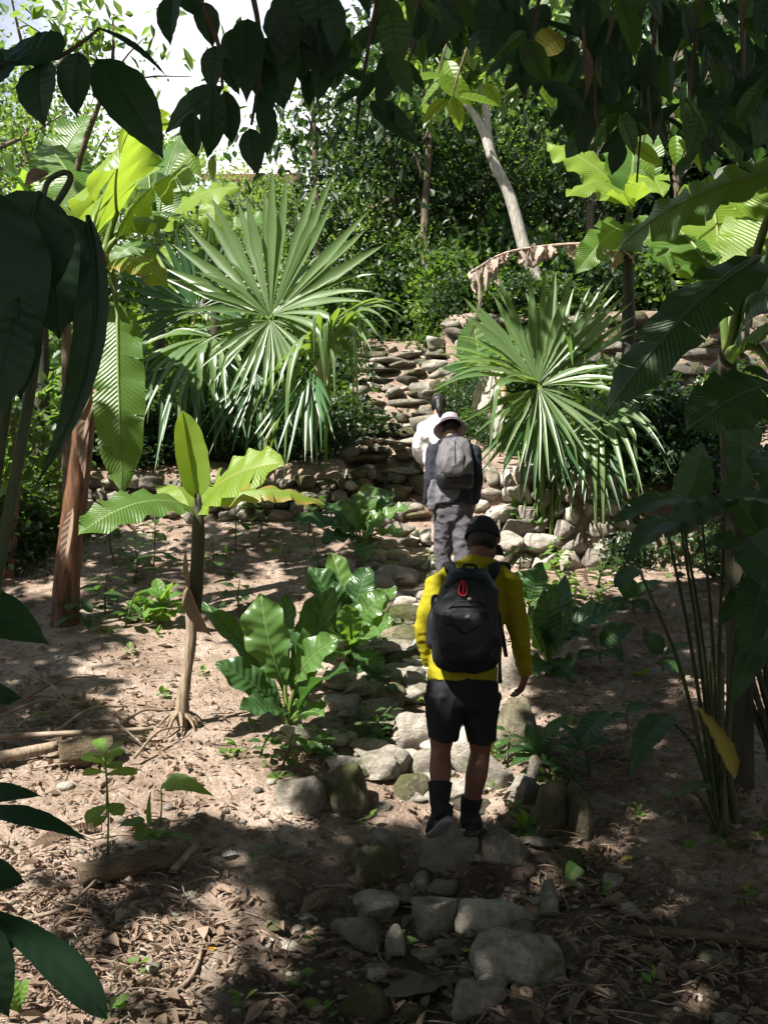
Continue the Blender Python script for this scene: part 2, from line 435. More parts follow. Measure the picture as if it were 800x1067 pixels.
M['stone_moss'] = stone_mat('mossy_stone', (.10, .09, .06), (.25, .22, .155), .54, (.06, .065, .018))
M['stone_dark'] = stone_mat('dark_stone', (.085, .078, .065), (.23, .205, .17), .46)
def soil_mat():
    m, nt, out = newmat('soil'); L = nt.links.new
    co = coords(nt)
    a = noise_n(nt, 1.3, 6, .65, co); b = noise_n(nt, 14, 8, .75, co); c = noise_n(nt, 90, 4, .8, co)
    f = math_n(nt, 'ADD', math_n(nt, 'MULTIPLY', a, .55), math_n(nt, 'MULTIPLY', b, .5))
    col = ramp(nt, f, [(.34, (.11, .074, .052)), (.5, (.27, .20, .155)), (.66, (.47, .375, .315))])
    hu = noise_n(nt, 1.7, 8, .72, co, .6)
    hm = math_n(nt, 'MINIMUM', math_n(nt, 'MAXIMUM', math_n(nt, 'MULTIPLY', math_n(nt, 'SUBTRACT', hu, .55), 9.), 0.), .8)
    col = mixc(nt, hm, col, (.075, .052, .04))
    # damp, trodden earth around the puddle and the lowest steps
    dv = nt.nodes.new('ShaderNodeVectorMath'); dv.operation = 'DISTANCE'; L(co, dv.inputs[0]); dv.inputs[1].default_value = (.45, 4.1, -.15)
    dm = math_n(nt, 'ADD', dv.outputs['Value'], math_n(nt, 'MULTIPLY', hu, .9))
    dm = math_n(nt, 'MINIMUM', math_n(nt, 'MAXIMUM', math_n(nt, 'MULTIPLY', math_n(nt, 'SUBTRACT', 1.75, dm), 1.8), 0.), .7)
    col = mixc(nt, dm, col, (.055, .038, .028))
    col = mixc(nt, .5, col, ramp(nt, c, [(.3, (.28, .28, .28)), (.7, (.78, .78, .78))]), 'OVERLAY')
    vo = nd(nt, 'ShaderNodeTexVoronoi', Scale=42.); L(co, vo.inputs['Vector'])
    pb = nd(nt, 'ShaderNodeBsdfPrincipled', Roughness=.95); pb.inputs['Specular IOR Level'].default_value = .15
    L(col, pb.inputs['Base Color'])
    h = math_n(nt, 'ADD', math_n(nt, 'MULTIPLY', b, 1.), math_n(nt, 'MULTIPLY', c, .35))
    h = math_n(nt, 'SUBTRACT', h, math_n(nt, 'MULTIPLY', vo.outputs['Distance'], .35))
    L(bump(nt, h, .045, .9), pb.inputs['Normal'])
    L(pb.outputs[0], out.inputs['Surface'])
    return m
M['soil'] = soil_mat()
def solid(name, c, rough=.7, spec=.3, metal=0., bumpscale=0, bd=.002, sheen=0.):
    m, nt, out = newmat(name); L = nt.links.new
    pb = nd(nt, 'ShaderNodeBsdfPrincipled', Roughness=rough, Metallic=metal); pb.inputs['Specular IOR Level'].default_value = spec
    co = coords(nt); n = noise_n(nt, bumpscale or 20, 4, .6, co)
    L(mixc(nt, math_n(nt, 'MULTIPLY', n, .5), c, tuple(x * .55 for x in c)), pb.inputs['Base Color'])
    if bumpscale: L(bump(nt, n, bd, .5), pb.inputs['Normal'])
    if sheen: pb.inputs['Sheen Weight'].default_value = sheen
    L(pb.outputs[0], out.inputs['Surface'])
    return m
M['shirt'] = solid('yellow_knit', (.27, .24, .010), .85, .15, bumpscale=45, bd=.004)
M['black_cloth'] = solid('black_cloth', (.016, .018, .022), .85, .2, bumpscale=40, bd=.004)
M['pack_black'] = solid('black_nylon', (.010, .012, .017), .55, .35, bumpscale=26, bd=.006)
M['pack_grey'] = solid('grey_nylon', (.105, .10, .11), .65, .3, bumpscale=22, bd=.008)
M['webbing'] = solid('webbing', (.012, .013, .016), .75, .2, bumpscale=120, bd=.001)
M['jacket'] = solid('charcoal_cloth', (.022, .024, .034), .85, .2, bumpscale=30, bd=.005)
M['trouser'] = solid('grey_trouser_cloth', (.085, .08, .095), .85, .2, bumpscale=18, bd=.01)
M['grey_cloth'] = solid('grey_cloth', (.13, .13, .15), .85, .2, bumpscale=18, bd=.01)
M['white_cloth'] = solid('white_cloth', (.68, .62, .64), .85, .2, bumpscale=18, bd=.01)
M['lavender'] = solid('lavender_cloth', (.30, .245, .30), .85, .2, bumpscale=25, bd=.004)
M['beige_cloth'] = solid('beige_cloth', (.45, .36, .30), .85, .2, bumpscale=18, bd=.01)
M['skin'] = solid('skin_brown', (.15, .068, .042), .55, .35, bumpscale=60, bd=.001)
M['skin_light'] = solid('skin_light', (.42, .24, .17), .55, .35, bumpscale=60, bd=.001)
M['hair'] = solid('black_hair', (.010, .009, .010), .5, .4, bumpscale=90, bd=.003)
M['rubber'] = solid('dark_rubber', (.035, .035, .04), .7, .3, bumpscale=40, bd=.003)
M['shoe'] = solid('black_mesh_shoe', (.018, .019, .023), .7, .3, bumpscale=60, bd=.003)
M['sole'] = solid('grey_sole', (.20, .20, .21), .7, .3, bumpscale=40, bd=.003)
M['red'] = solid('red_cord', (.42, .02, .035), .6, .3)
M['pale_thread'] = solid('pale_thread', (.33, .36, .33), .8, .2)
M['white_plastic'] = solid('white_plastic', (.65, .65, .62), .5, .3)
M['plaster'] = plainmat('old_plaster', (.40, .39, .37), (.62, .61, .59), 3, .9, .01, .4)
M['tin'] = plainmat('weathered_tin', (.25, .20, .16), (.62, .58, .52), 2.2, .7, .01, .4)
M['rust'] = plainmat('rusty_edge', (.10, .06, .04), (.22, .13, .08), 4, .9, .01, .4)
M['painted_dark'] = solid('painted_dark_interior', (.02, .02, .022), .9, .1)  # opaque near-black, the unlit interior behind a window painted as colour
def water_mat():
    m, nt, out = newmat('puddle_water')
    pb = nd(nt, 'ShaderNodeBsdfPrincipled', Roughness=.16); pb.inputs['Base Color'].default_value = (.035, .027, .019, 1); pb.inputs['Specular IOR Level'].default_value = .3
    nt.links.new(bump(nt, noise_n(nt, 30, 4, .6, coords(nt)), .02, .5), pb.inputs['Normal'])
    nt.links.new(pb.outputs[0], out.inputs['Surface'])
    return m
M['water'] = water_mat()
# ================================================================== camera, light, sky
cam = bpy.data.cameras.new('camera'); co_ = bpy.data.objects.new('camera', cam); COL.objects.link(co_)
co_.location = (0, 0, CZ); co_.rotation_euler = (R(90), 0, 0)
cam.sensor_fit = 'VERTICAL'; cam.sensor_height = 36; cam.sensor_width = 27; cam.lens = 36 * F / 1067
cam.shift_y = (HOR - 533.5) / 1067; cam.clip_start = .05; cam.clip_end = 2000
S.camera = co_
el = math.asin(SUN[2]); az = math.atan2(SUN[0], SUN[1])
sl = bpy.data.lights.new('sun', 'SUN'); so = bpy.data.objects.new('sun', sl); COL.objects.link(so)
so.rotation_euler = Vector(SUN).to_track_quat('Z', 'Y').to_euler()
sl.energy = 5.0; sl.angle = R(.53); sl.color = (1.0, .95, .86)
W = bpy.data.worlds.new('World'); S.world = W; W.use_nodes = True
nt = W.node_tree; nt.nodes.clear(); L = nt.links.new
out = nt.nodes.new('ShaderNodeOutputWorld'); bg = nt.nodes.new('ShaderNodeBackground')
sk = nt.nodes.new('ShaderNodeTexSky'); sk.sky_type = 'NISHITA'; sk.sun_disc = False
sk.sun_elevation = el; sk.sun_rotation = az % (2 * math.pi); sk.air_density = 1.0; sk.dust_density = .6; sk.ozone_density = 1.5
tc = nt.nodes.new('ShaderNodeTexCoord'); mp = nd(nt, 'ShaderNodeMapping'); mp.inputs['Scale'].default_value = (1, 1, 2.2)
L(tc.outputs['Generated'], mp.inputs[0])
cl = noise_n(nt, 2.1, 8, .6, mp.outputs[0], .3)
cf = ramp(nt, cl, [(.36, (.25, .25, .25)), (.52, (1, 1, 1))])
bw = nt.nodes.new('ShaderNodeRGBToBW'); L(cf, bw.inputs[0])
sz_ = nt.nodes.new('ShaderNodeSeparateXYZ'); L(tc.outputs['Generated'], sz_.inputs[0])
mr = nd(nt, 'ShaderNodeMapRange'); L(sz_.outputs[2], mr.inputs[0])     # the bright cloud bank lies low over the hill
for q_, v_ in enumerate((.46, .66, 1., 0.)): mr.inputs[q_ + 1].default_value = v_
L(mixc(nt, math_n(nt, 'MULTIPLY', bw.outputs[0], mr.outputs[0]), sk.outputs[0], (10.0, 10.2, 10.6)), bg.inputs['Color'])
bg.inputs['Strength'].default_value = .05
L(bg.outputs[0], out.inputs['Surface'])
S.view_settings.view_transform = 'Standard'; S.view_settings.look = 'None'
S.view_settings.exposure = 1.6; S.view_settings.gamma = 1
cy = S.cycles if hasattr(S, 'cycles') else None
S.render.engine = 'CYCLES'
S.cycles.max_bounces = 8; S.cycles.diffuse_bounces = 4; S.cycles.glossy_bounces = 3; S.cycles.transmission_bounces = 4
S.cycles.use_denoising = True
S.cycles.sample_clamp_indirect = 6

# ================================================================== ground
def axis(fine, mid, far, f0, f1, m0, m1, lim):
    a = list(np.arange(f0, f1, fine))
    lo = list(np.arange(m0, f0, mid)); hi = list(np.arange(f1, m1, mid))
    g0 = []; x = m0; st = mid
    while x > -lim: st *= far; x -= st; g0.append(x)
    g1 = []; x = hi[-1] if hi else f1; st = mid
    while x < lim: st *= far; x += st; g1.append(x)
    return np.array(sorted(g0) + lo + a + hi + g1)
gx = axis(.045, .14, 1.35, -3.2, 3.2, -9, 9, 400)
gy = np.concatenate([[-300, -150, -80, -40, -20], np.arange(-12, 2.6, .4), np.arange(2.6, 7.5, .035), np.arange(7.5, 14.5, .06), np.arange(14.5, 30, .35), np.array([31, 33, 36, 40, 46, 54, 65, 80, 110, 150, 220, 300, 400])])
XX, YY = np.meshgrid(gx, gy)
ZZ = G(XX, YY)
near = sst(2, 3, YY) * (1 - sst(11, 14, YY)) * (1 - sst(3, 5, np.abs(XX)))
ZZ = ZZ + near * (fbm(XX * 14, YY * 14, 31, 3) * .03 + np.maximum(0, fbm(XX * 7, YY * 7, 77, 2)) * .05)
ny, nx = XX.shape
ff = [(i * nx + j, i * nx + j + 1, (i + 1) * nx + j + 1, (i + 1) * nx + j) for i in range(ny - 1) for j in range(nx - 1)]
gm = MB(); gm.add(np.stack([XX, YY, ZZ], 2).reshape(-1, 3), ff)
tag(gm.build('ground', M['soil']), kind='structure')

# a puddle beside the stepping stones
pc = on(430, 1033)
pm = MB(); ang = np.linspace(0, 6.283, 40, endpoint=False)
rr = 1 + .25 * np.sin(ang * 3 + 1) + .15 * np.sin(ang * 5)
pv = [(pc.x, pc.y, pc.z + .035)] + [(pc.x + .15 * r_ * math.cos(a), pc.y + .11 * r_ * math.sin(a), pc.z + .035) for a, r_ in zip(ang, rr)]
pm.add(pv, [(0, i + 1, (i + 1) % 40 + 1) for i in range(40)])
tag(pm.build('water', M['water']), kind='structure')

# ================================================================== stones
import bmesh
def ico(n):
    b = bmesh.new(); bmesh.ops.create_icosphere(b, subdivisions=n, radius=1)
    v = np.array([q.co[:] for q in b.verts]); f = [tuple(x.index for x in q.verts) for q in b.faces]; b.free()
    return v, f
ICO = {3: ico(3), 4: ico(4), 2: ico(2)}
def stone_shape(rx, ry, rz, k=3.2, rough=.14, cuts=9, lod=3, seed=0):
    v, f = ICO[lod]; rg = np.random.default_rng(seed)
    p = v / ((np.abs(v) ** k).sum(1) ** (1 / k))[:, None]
    for _ in range(cuts):
        n = nrm(rg.normal(size=3)); c = rg.uniform(.55, .9)
        d = p @ n; ex = np.maximum(0, d - c); p = p - n * (ex * .95)[:, None]
    o = rg.uniform(-50, 50, 3)
    dis = np.array([noise.fractal(Vector(q * 1.3 + o), 1.0, 2.1, 5) for q in p])
    d2 = np.array([noise.fractal(Vector(q * 4.5 + o), .8, 2.2, 3) for q in p])
    p = p * (1 + rough * dis + rough * .22 * d2)[:, None]
    a = rg.uniform(-.25, .25); ca, sa = math.cos(a), math.sin(a)
    p = np.stack([p[:, 0] * ca - p[:, 2] * sa, p[:, 1], p[:, 0] * sa + p[:, 2] * ca], 1)
    return p * np.array((rx, ry, rz)), f
_sd = [100]
def stone(px, py, w, h, mat='stone', label=None, group=None, k=3.2, depth=1., rot=None, lod=3, name='stone', rough=.14, sink=.55):
    """a stone seen w x h pixels, its foot at photo point (px, py)"""
    b = on(px, py - h * .12); s = b.y / F; h = h * .9
    rx = w * s / 2; rz = h * s / 2 * (1 + sink); ry = max(rx * .75, rz * .8) * depth
    _sd[0] += 1
    V, f = stone_shape(rx, ry, rz, k=k, lod=lod, seed=_sd[0], rough=rough)
    m = MB(); m.add(V, f, tint=rnd.uniform(.3, .7))
    o = m.build(name, M[mat])
    o.location = (b.x, b.y + ry * .75, b.z + rz - rz * 2 * sink / (1 + sink) + .0)
    o.rotation_euler = (0, 0, rnd.uniform(-.35, .35) if rot is None else rot)
    return tag(o, label, 'stone', group)
G1 = 'stones set in the stepped dirt path'
big = [
 (310, 853, 58, 44, 'stone', 'rounded pale stone at the outer end of the row below the ribbed-leaf plant', 2.6),
 (363, 855, 66, 52, 'stone_moss', 'big round greenish stone in the row below the ribbed-leaf plant', 2.6),
 (385, 928, 62, 42, 'stone_moss', 'squarish mossy block below the step the man stands on', 4.),
 (402, 896, 34, 30, 'stone', 'small stone tucked beside the hiking shoe step', 3.),
 (466, 912, 80, 40, 'stone', 'flat-topped slab stone under the yellow-shirted man', 4.5),
 (533, 908, 62, 34, 'stone', 'flat step slab with a sunlit top, beside the man', 4.5),
 (391, 965, 62, 28, 'stone', 'low flat stone below the squarish mossy block', 3.),
 (374, 992, 58, 34, 'stone', 'grey wedge stone next to the puddle', 3.),
 (410, 1003, 22, 32, 'stone', 'small upright stone wedged next to the square block', 3.),
 (453, 981, 62, 44, 'stone', 'square rough block in the middle of the lower step', 4.),
 (520, 982, 84, 36, 'stone', 'wide flat slab next to the square rough block', 4.),
 (543, 1036, 96, 54, 'stone', 'largest smooth oval stone in the lower path', 3.2),
 (514, 1040, 34, 24, 'stone_pale', 'small pale sunlit stone at the foot of the large oval stone', 2.6),
 (437, 933, 26, 22, 'stone', 'small stone above the square rough block', 2.6),
 (420, 945, 24, 18, 'stone', 'little stone between the flat stone and square block', 2.6),
 (318, 968, 28, 15, 'stone_pale', 'small pale pebble stone alone on bare dirt', 2.4),
 (576, 962, 26, 38, 'stone', 'narrow upright stone with a bright sun patch', 3.),
 (378, 1070, 52, 34, 'stone_moss', 'mossy stone at the lower edge below the puddle', 3.),
 (430, 1072, 30, 26, 'stone_moss', 'small mossy stone in front of the puddle', 3.),
 (497, 1068, 60, 34, 'stone', 'half-buried stone under the large oval stone', 3.),
 (577, 882, 48, 72, 'stone_moss', 'tall mossy upright stone with a yellow sun patch', 3.6),
 (604, 882, 26, 56, 'stone_moss', 'thin mossy stone leaning behind the tall upright stone', 3.),
 (546, 845, 40, 34, 'stone', 'round stone beside the tall mossy upright stone', 2.5),
 (556, 822, 20, 30, 'stone_dark', 'slim stone standing behind the round stone', 2.6),
 (590, 915, 44, 26, 'stone_moss', 'low mossy stone under the single heart-shaped leaf', 2.8),
 (638, 935, 28, 24, 'stone', 'lone rounded grey stone on shaded dirt', 2.6),
 (406, 818, 46, 34, 'stone', 'pale angular stone at the path edge near the calf', 3.2),
 (436, 792, 56, 46, 'stone_pale', 'big bright boulder just behind the man with black shorts', 3.2),
 (448, 815, 44, 30, 'stone_pale', 'bright low stone beside the bare left calf', 3.2),
 (484, 806, 46, 40, 'stone_pale', 'pale stone seen between the two calves', 3.2),
 (470, 838, 60, 26, 'stone', 'flat stone behind the shoes of the man', 4.),
 (430, 838, 40, 26, 'stone_moss', 'greenish stone at the outer side of the raised shoe', 3.),
 (516, 826, 40, 34, 'stone', 'grey stone behind the man at the path edge', 3.),
 (540, 790, 54, 62, 'stone_moss', 'tall lichen-covered rock beside the black shorts', 3.4),
 (534, 722, 34, 40, 'stone', 'grey rock right behind the lowered hand', 3.2),
 (430, 728, 34, 26, 'stone_pale', 'bright humped stone above the boulder behind the man', 3.),
 (405, 742, 34, 30, 'stone_moss', 'dark mossy stone at the edge of the leafy plant', 3.),
]
for q in big:
    stone(*q[:5], q[5], G1, k=q[6], lod=4 if q[2] > 50 else 3)
# loose rubble on the path farther up
def trailx(y): return float(np.interp(y, TY, TX))
def put_stone(x, y, rx, ry, rz, mat, label, group, k=3., up=.35, lod=2, parent=None, name='stone', z=None, cat='stone'):
    _sd[0] += 1
    V, f = stone_shape(rx, ry, rz, k=k, lod=lod, seed=_sd[0])
    a = rnd.uniform(-.4, .4); ca, sa = math.cos(a), math.sin(a)
    if parent is not None:
        V = np.stack([V[:, 0] * ca - V[:, 1] * sa, V[:, 0] * sa + V[:, 1] * ca, V[:, 2]], 1)
        zz = gz(x, y) + rz * up if z is None else z
        m = MB(); m.add(V + np.array((x, y, zz)), f, tint=rnd.uniform(.25, .75))
        return m.build(name, M[mat], parent)
    m = MB(); m.add(V, f, tint=rnd.uniform(.25, .75)); o = m.build(name, M[mat])
    o.location = (x, y, gz(x, y) + rz * up); o.rotation_euler.z = a
    return tag(o, label, cat, group)
y = 5.75
while y < 8.3:
    x = trailx(y) + rnd.gauss(-.12, .30)
    s = rnd.uniform(.06, .14) * (1.3 if rnd.random() < .3 else .9)
    put_stone(x, y, s * rnd.uniform(1, 1.5), s * rnd.uniform(.9, 1.3), s * rnd.uniform(.4, .65), rnd.choice(['stone_pale', 'stone_pale', 'stone', 'stone_moss']),
              'loose pale stone on the path between the yellow-shirted man and the grey-backpack hiker', 'loose stones on the middle of the path', lod=3)
    y += rnd.uniform(.012, .042)
y = 8.3
while y < 11.9:
    x = trailx(y) + rnd.gauss(-.05, .36)
    s = rnd.uniform(.07, .17)
    put_stone(x, y, s * rnd.uniform(1, 1.5), s * rnd.uniform(.9, 1.3), s * rnd.uniform(.5, .8), rnd.choice(['stone_pale', 'stone_pale', 'stone', 'stone_moss']),
              'loose stone on the upper path around the hikers and below the stone stairs', 'loose stones on the upper path', lod=3)
    y += rnd.uniform(.035, .09)

for _ in range(34):
    y = rnd.uniform(4.05, 5.7); x = .3 + rnd.gauss(0, .36); s = rnd.uniform(.035, .085)
    put_stone(x, y, s * rnd.uniform(1, 1.6), s * rnd.uniform(.9, 1.3), s * rnd.uniform(.35, .6), rnd.choice(['stone', 'stone', 'stone_moss', 'stone_dark']), 'small half-buried stone wedged between the lower stepping stones', 'small stones of the lower path', up=.1, lod=3)
# ------------------------------------------------------------------ stone stairs climbing behind the hikers
st = thing('stone_stairs', (.15, 12, gz(.15, 12)), 'steep rough stairs of stacked flat stones climbing behind the hikers', 'stairs')
y = 11.9; zt = gz(.15, 11.9)
i = 0
while y < 15.6:
    z = gz(.12, y); x = -.48 + rnd.uniform(-.12, .12); xe = .66 + rnd.uniform(-.12, .15)
    while x < xe:
        w = rnd.choice([rnd.uniform(.12, .3), rnd.uniform(.25, .7)])
        if rnd.random() < .12: x += w * .6; continue
        put_stone(x + w / 2, y + rnd.uniform(-.09, .09), w / 2 * 1.04, rnd.uniform(.15, .26), rnd.choice([rnd.uniform(.03, .06), rnd.uniform(.05, .10)]), rnd.choice(['stone', 'stone', 'stone_moss', 'stone_dark']), None, None, k=4.5, lod=2, parent=st, name='step', z=gz(.12, y) + .03 + rnd.uniform(-.02, .03))
        x += w * 1.02
    y += rnd.uniform(.15, .23)

for (x, y, q) in [(.62, 12.3, .20), (.70, 12.7, .16), (.55, 13.1, .22), (.66, 13.5, .17), (.6, 14.0, .2), (-.5, 12.3, .16), (-.55, 12.9, .2), (-.5, 13.6, .17), (.5, 11.95, .2), (-.42, 11.9, .17), (.15, 11.8, .16)]:
    put_stone(x, y, q * 1.2, q, q * .8, rnd.choice(['stone', 'stone_pale', 'stone_moss']), None, None, k=2.8, lod=3, parent=st, name='side_boulder', z=gz(x, y) + q * .35)
# ------------------------------------------------------------------ dry stone walls
def drywall(label, pts, height, mats, n_rows, wmin, wmax, thick=.17, group=None, cap=False):
    """pts: list of (x, y) along the foot; stones in rough courses, each stone a part"""
    A = np.array(pts, float); seg = np.linalg.norm(np.diff(A, axis=0), axis=1); tot = seg.sum(); cum = np.concatenate([[0], np.cumsum(seg)])
    a0 = Vector((A[0, 0], A[0, 1], gz(A[0, 0], A[0, 1] - .12)))
    w_ = thing('dry_stone_wall', a0, label, 'stone wall', group)
    for r_ in range(n_rows):
        s = -rnd.uniform(0, wmin); hrow = height / n_rows
        while s < tot:
            w = rnd.uniform(wmin, wmax); c = min(max(s + w / 2, 0), tot)
            x = np.interp(c, cum, A[:, 0]); yy = np.interp(c, cum, A[:, 1])
            zb = gz(x, yy - .15)
            rz = hrow * rnd.uniform(.56, .74)
            put_stone(x, yy - .02 + rnd.uniform(-.05, .05) + .04 * r_, w / 2 * 1.12, thick, rz, rnd.choice(mats), None, None, k=5., lod=3, parent=w_, name='wall_stone', z=zb + hrow * (r_ + .45) + rnd.uniform(-.03, .03))
            s += w
    return w_
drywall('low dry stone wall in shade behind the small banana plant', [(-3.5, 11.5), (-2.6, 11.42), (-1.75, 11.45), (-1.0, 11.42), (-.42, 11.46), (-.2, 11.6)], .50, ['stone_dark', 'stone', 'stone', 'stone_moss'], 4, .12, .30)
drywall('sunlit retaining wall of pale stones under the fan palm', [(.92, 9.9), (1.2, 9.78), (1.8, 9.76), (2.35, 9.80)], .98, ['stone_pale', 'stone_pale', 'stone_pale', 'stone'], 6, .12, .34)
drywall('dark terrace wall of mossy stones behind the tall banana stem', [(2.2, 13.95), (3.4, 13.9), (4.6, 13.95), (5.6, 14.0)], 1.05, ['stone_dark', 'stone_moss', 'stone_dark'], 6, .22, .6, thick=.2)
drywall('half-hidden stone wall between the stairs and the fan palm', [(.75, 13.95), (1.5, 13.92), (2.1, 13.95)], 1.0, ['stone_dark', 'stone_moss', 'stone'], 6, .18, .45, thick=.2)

# ------------------------------------------------------------------ logs and sticks
def logm(name, p0, p1, r0, r1, label, cat, mat='log', mid=None, n=14, seg=14, jit=.10):
    m = MB(); pts = [p0, mid, p1] if mid is not None else [p0, p1]
    b = (Vector(p0) + Vector(p1)) / 2
    tube(m, pts, [r0, (r0 + r1) / 2 * 1.05, r1], seg, n, jit=jit)
    m.v = [v - np.array(b) for v in m.v]
    o = m.build(name, M[mat]); o.location = b
    return tag(o, label, cat)
def onz(px, py, dz): 
    p = on(px, py); p.z += dz; return p
logm('log', onz(62, 800, .07), onz(118, 795, .08), .085, .08, 'short thick mossy log among debris beside the banana stem', 'log')
logm('log', onz(82, 925, .05), onz(188, 905, .05), .055, .045, 'dark rotting log behind the whorled seedling', 'log', mid=onz(135, 915, .055))
logm('stick', onz(-30, 788, .10), onz(160, 778, .10), .020, .012, 'long thin pale pole lying above the mossy log', 'stick', 'twig', jit=.05)
logm('dry_pole', onz(-30, 806, .06), onz(60, 790, .07), .035, .03, 'yellowish fallen plant stem ending at the mossy log', 'stick', 'pseudo_dry', jit=.05)
logm('stick', onz(657, 977, .025), onz(830, 998, .03), .026, .024, 'straight dark pole lying on the shaded dirt', 'stick', 'log', mid=onz(740, 985, .03), jit=.06)
logm('stick', onz(180, 915, .03), onz(206, 900, .09), .018, .014, 'short pale broken stub leaning on the rotting log', 'stick', 'twig', jit=.05)
logm('twig', onz(250, 905, .01), onz(345, 930, .012), .004, .003, 'thin pale twig on the bare dirt', 'twig', 'twig', mid=onz(300, 915, .02), seg=5)
logm('twig', onz(25, 965, .02), onz(110, 920, .05), .010, .006, 'curved pale root-like twig below the rotting log', 'twig', 'twig', mid=onz(70, 955, .04), seg=6)
logm('twig', onz(98, 985, .01), onz(118, 1025, .012), .005, .004, 'dark bent twig near the drooping leaf tip', 'twig', 'twig', mid=onz(98, 1008, .02), seg=5)
logm('twig', onz(172, 1045, .01), onz(215, 985, .03), .012, .008, 'forked brown twig beside the orange scrap', 'twig', 'twig', mid=onz(200, 1025, .02), seg=6)
logm('branch', P(727, 400, 12.4), P(760, 365, 12.4), .035, .03, 'bare pinkish branch leaning before the dark terrace wall', 'branch', 'bark_pale', mid=P(738, 387, 12.4), seg=7, jit=.05)
logm('branch', P(724, 397, 12.3), P(752, 414, 12.1), .03, .025, 'lower bare branch crossing under the leaning pink one', 'branch', 'bark_pale', seg=7, jit=.05)
for i, (a, b_, c, d) in enumerate([(20, 740, 110, 715), (30, 712, 75, 752), (60, 770, 130, 748), (120, 770, 175, 752), (0, 755, 90, 745), (90, 760, 150, 790), (140, 800, 190, 770), (10, 775, 60, 755)]):
    logm('twig', onz(a, b_, .05), onz(c, d, .07), rnd.uniform(.006, .014), .005, 'dry brown twig in the brush heap above the mossy log', 'twig', 'twig', mid=onz((a + c) / 2, (b_ + d) / 2, .12), seg=5)['group'] = 'twigs of the brush heap'

# ------------------------------------------------------------------ leaf litter, pebbles, low herbs (nobody could count them)
def scatter(n, dens, top=575):
    """n random ground points with a density function over photo pixels"""
    px = npr.uniform(-40, 840, n * 6); py = npr.uniform(top, 1100, n * 6)
    keep = npr.random(n * 6) < dens(px, py)
    px, py = px[keep][:n], py[keep][:n]
    return np.array([on(a, b) for a, b in zip(px, py)])
def d_litter(px, py):
    d = .20 + .8 * np.exp(-((px - 110) / 110) ** 2 - ((py - 980) / 95) ** 2) + .75 * np.exp(-((px - 90) / 110) ** 2 - ((py - 755) / 40) ** 2)
    d += .22 * (px > 560)
    return d * (.25 + 1.1 * vn(px / 40, py / 22, 5))
pts = scatter(8000, d_litter)
n = len(pts)
nm = nrm(np.stack([npr.normal(0, .45, n), npr.normal(0, .45, n), np.ones(n)], 1)); dr = npr.normal(size=(n, 3)); dr[:, 2] *= .3
lb = np.exp(npr.normal(-3.2, .5, n)); 
V, f, uv, tt = lens(pts + np.array((0, 0, .012)) + nm * .01, dr, nm, lb, lb * npr.uniform(.12, .28, n), .6)
m = MB(); m.add(V, f, uv, tt); tag(m.build('leaf_litter', M['dry'], smooth=False), kind='stuff')
pts = scatter(2600, lambda px, py: .2 + .5 * vn(px / 30, py / 18, 8))
v2, f2 = ico(1); m = MB()
for p in pts:
    s = math.exp(rnd.gauss(-4.6, .5)); m.add(v2 * np.array((s * rnd.uniform(.8, 1.4), s, s * .7)) + p + np.array((0, 0, s * .3)), f2, tint=rnd.random())
tag(m.build('pebbles', M['stone']), kind='stuff')
# twiglets
m = MB()
for p in scatter(1000, d_litter):
    a = rnd.uniform(0, 6.28); l = rnd.uniform(.05, .22); p = Vector(p) + Vector((0, 0, .015))
    q = p + Vector((math.cos(a) * l, math.sin(a) * l, rnd.uniform(-.005, .04)))
    tube(m, [p, (p + q) / 2 + Vector((rnd.gauss(0, .02), rnd.gauss(0, .02), .01)), q], [.004, .002], 4, 4, tint=rnd.random())
tag(m.build('twig_litter', M['twig']), kind='stuff')

# litter on the higher slope around the stairs and the terraces
pts = scatter(1500, lambda px, py: .5 + .5 * vn(px / 16, py / 12, 15) - .9 * ((py > 560) & (px < 470)) , 330)
pts = pts[pts[:, 1] > 9]; n = len(pts)
nm = nrm(np.stack([npr.normal(0, .5, n), npr.normal(-.2, .5, n), np.ones(n)], 1)); dr = npr.normal(size=(n, 3)); dr[:, 2] *= .4; lb = np.exp(npr.normal(-2.4, .4, n))
V, f, uv, tt = lens(pts + np.array((0, 0, .03)), dr, nm, lb, lb * npr.uniform(.15, .3, n), .6)
m = MB(); m.add(V, f, uv, tt * .7); tag(m.build('slope_litter', M['dry'], smooth=False), kind='stuff')
# single fallen leaves one can point to
def fallen(px, py, mat, half, ln, label, ang):
    b = on(px, py) + Vector((0, 0, .02)); d = Vector((math.cos(ang), math.sin(ang), .05)) * ln
    m = MB(); blade(m, -d / 2, d / 2, half, (rnd.gauss(0, .2), -.25, 1), 'ovate', bow=rnd.uniform(-.1, .15), cup=rnd.uniform(-.3, .6), wave=.2)
    o = m.build('fallen_leaf', M[mat]); o.location = b; tag(o, label, 'leaf')

fallen(132, 962, 'dry_pink', .045, .13, 'large pinkish dead leaf lying near the drooping leaf tip', 1.1)
fallen(240, 896, 'dry_grey', .025, .09, 'grey curled dead leaf on the bare dirt', .2)
fallen(110, 975, 'banana_yellowing', .02, .06, 'small olive leaf on the leaf litter', .4)
fallen(218, 994, 'orange_leaf', .018, .07, 'small orange leaf scrap on sunlit dirt', .1)
fallen(210, 1000, 'orange_leaf', .012, .04, 'tiny pale orange scrap next to the orange leaf', 1.4)
fallen(410, 898, 'orange_leaf', .012, .045, 'yellow leaf bit on the squarish mossy block', .3)
fallen(542, 886, 'orange_leaf', .012, .045, 'yellow leaf bit standing on the step slab', 1.3)
fallen(433, 790, 'orange_leaf', .013, .05, 'yellow leaf on the bright boulder', .9)
fallen(698, 690, 'orange_leaf', .014, .06, 'yellow-orange leaf on the shaded slope', 1.2)
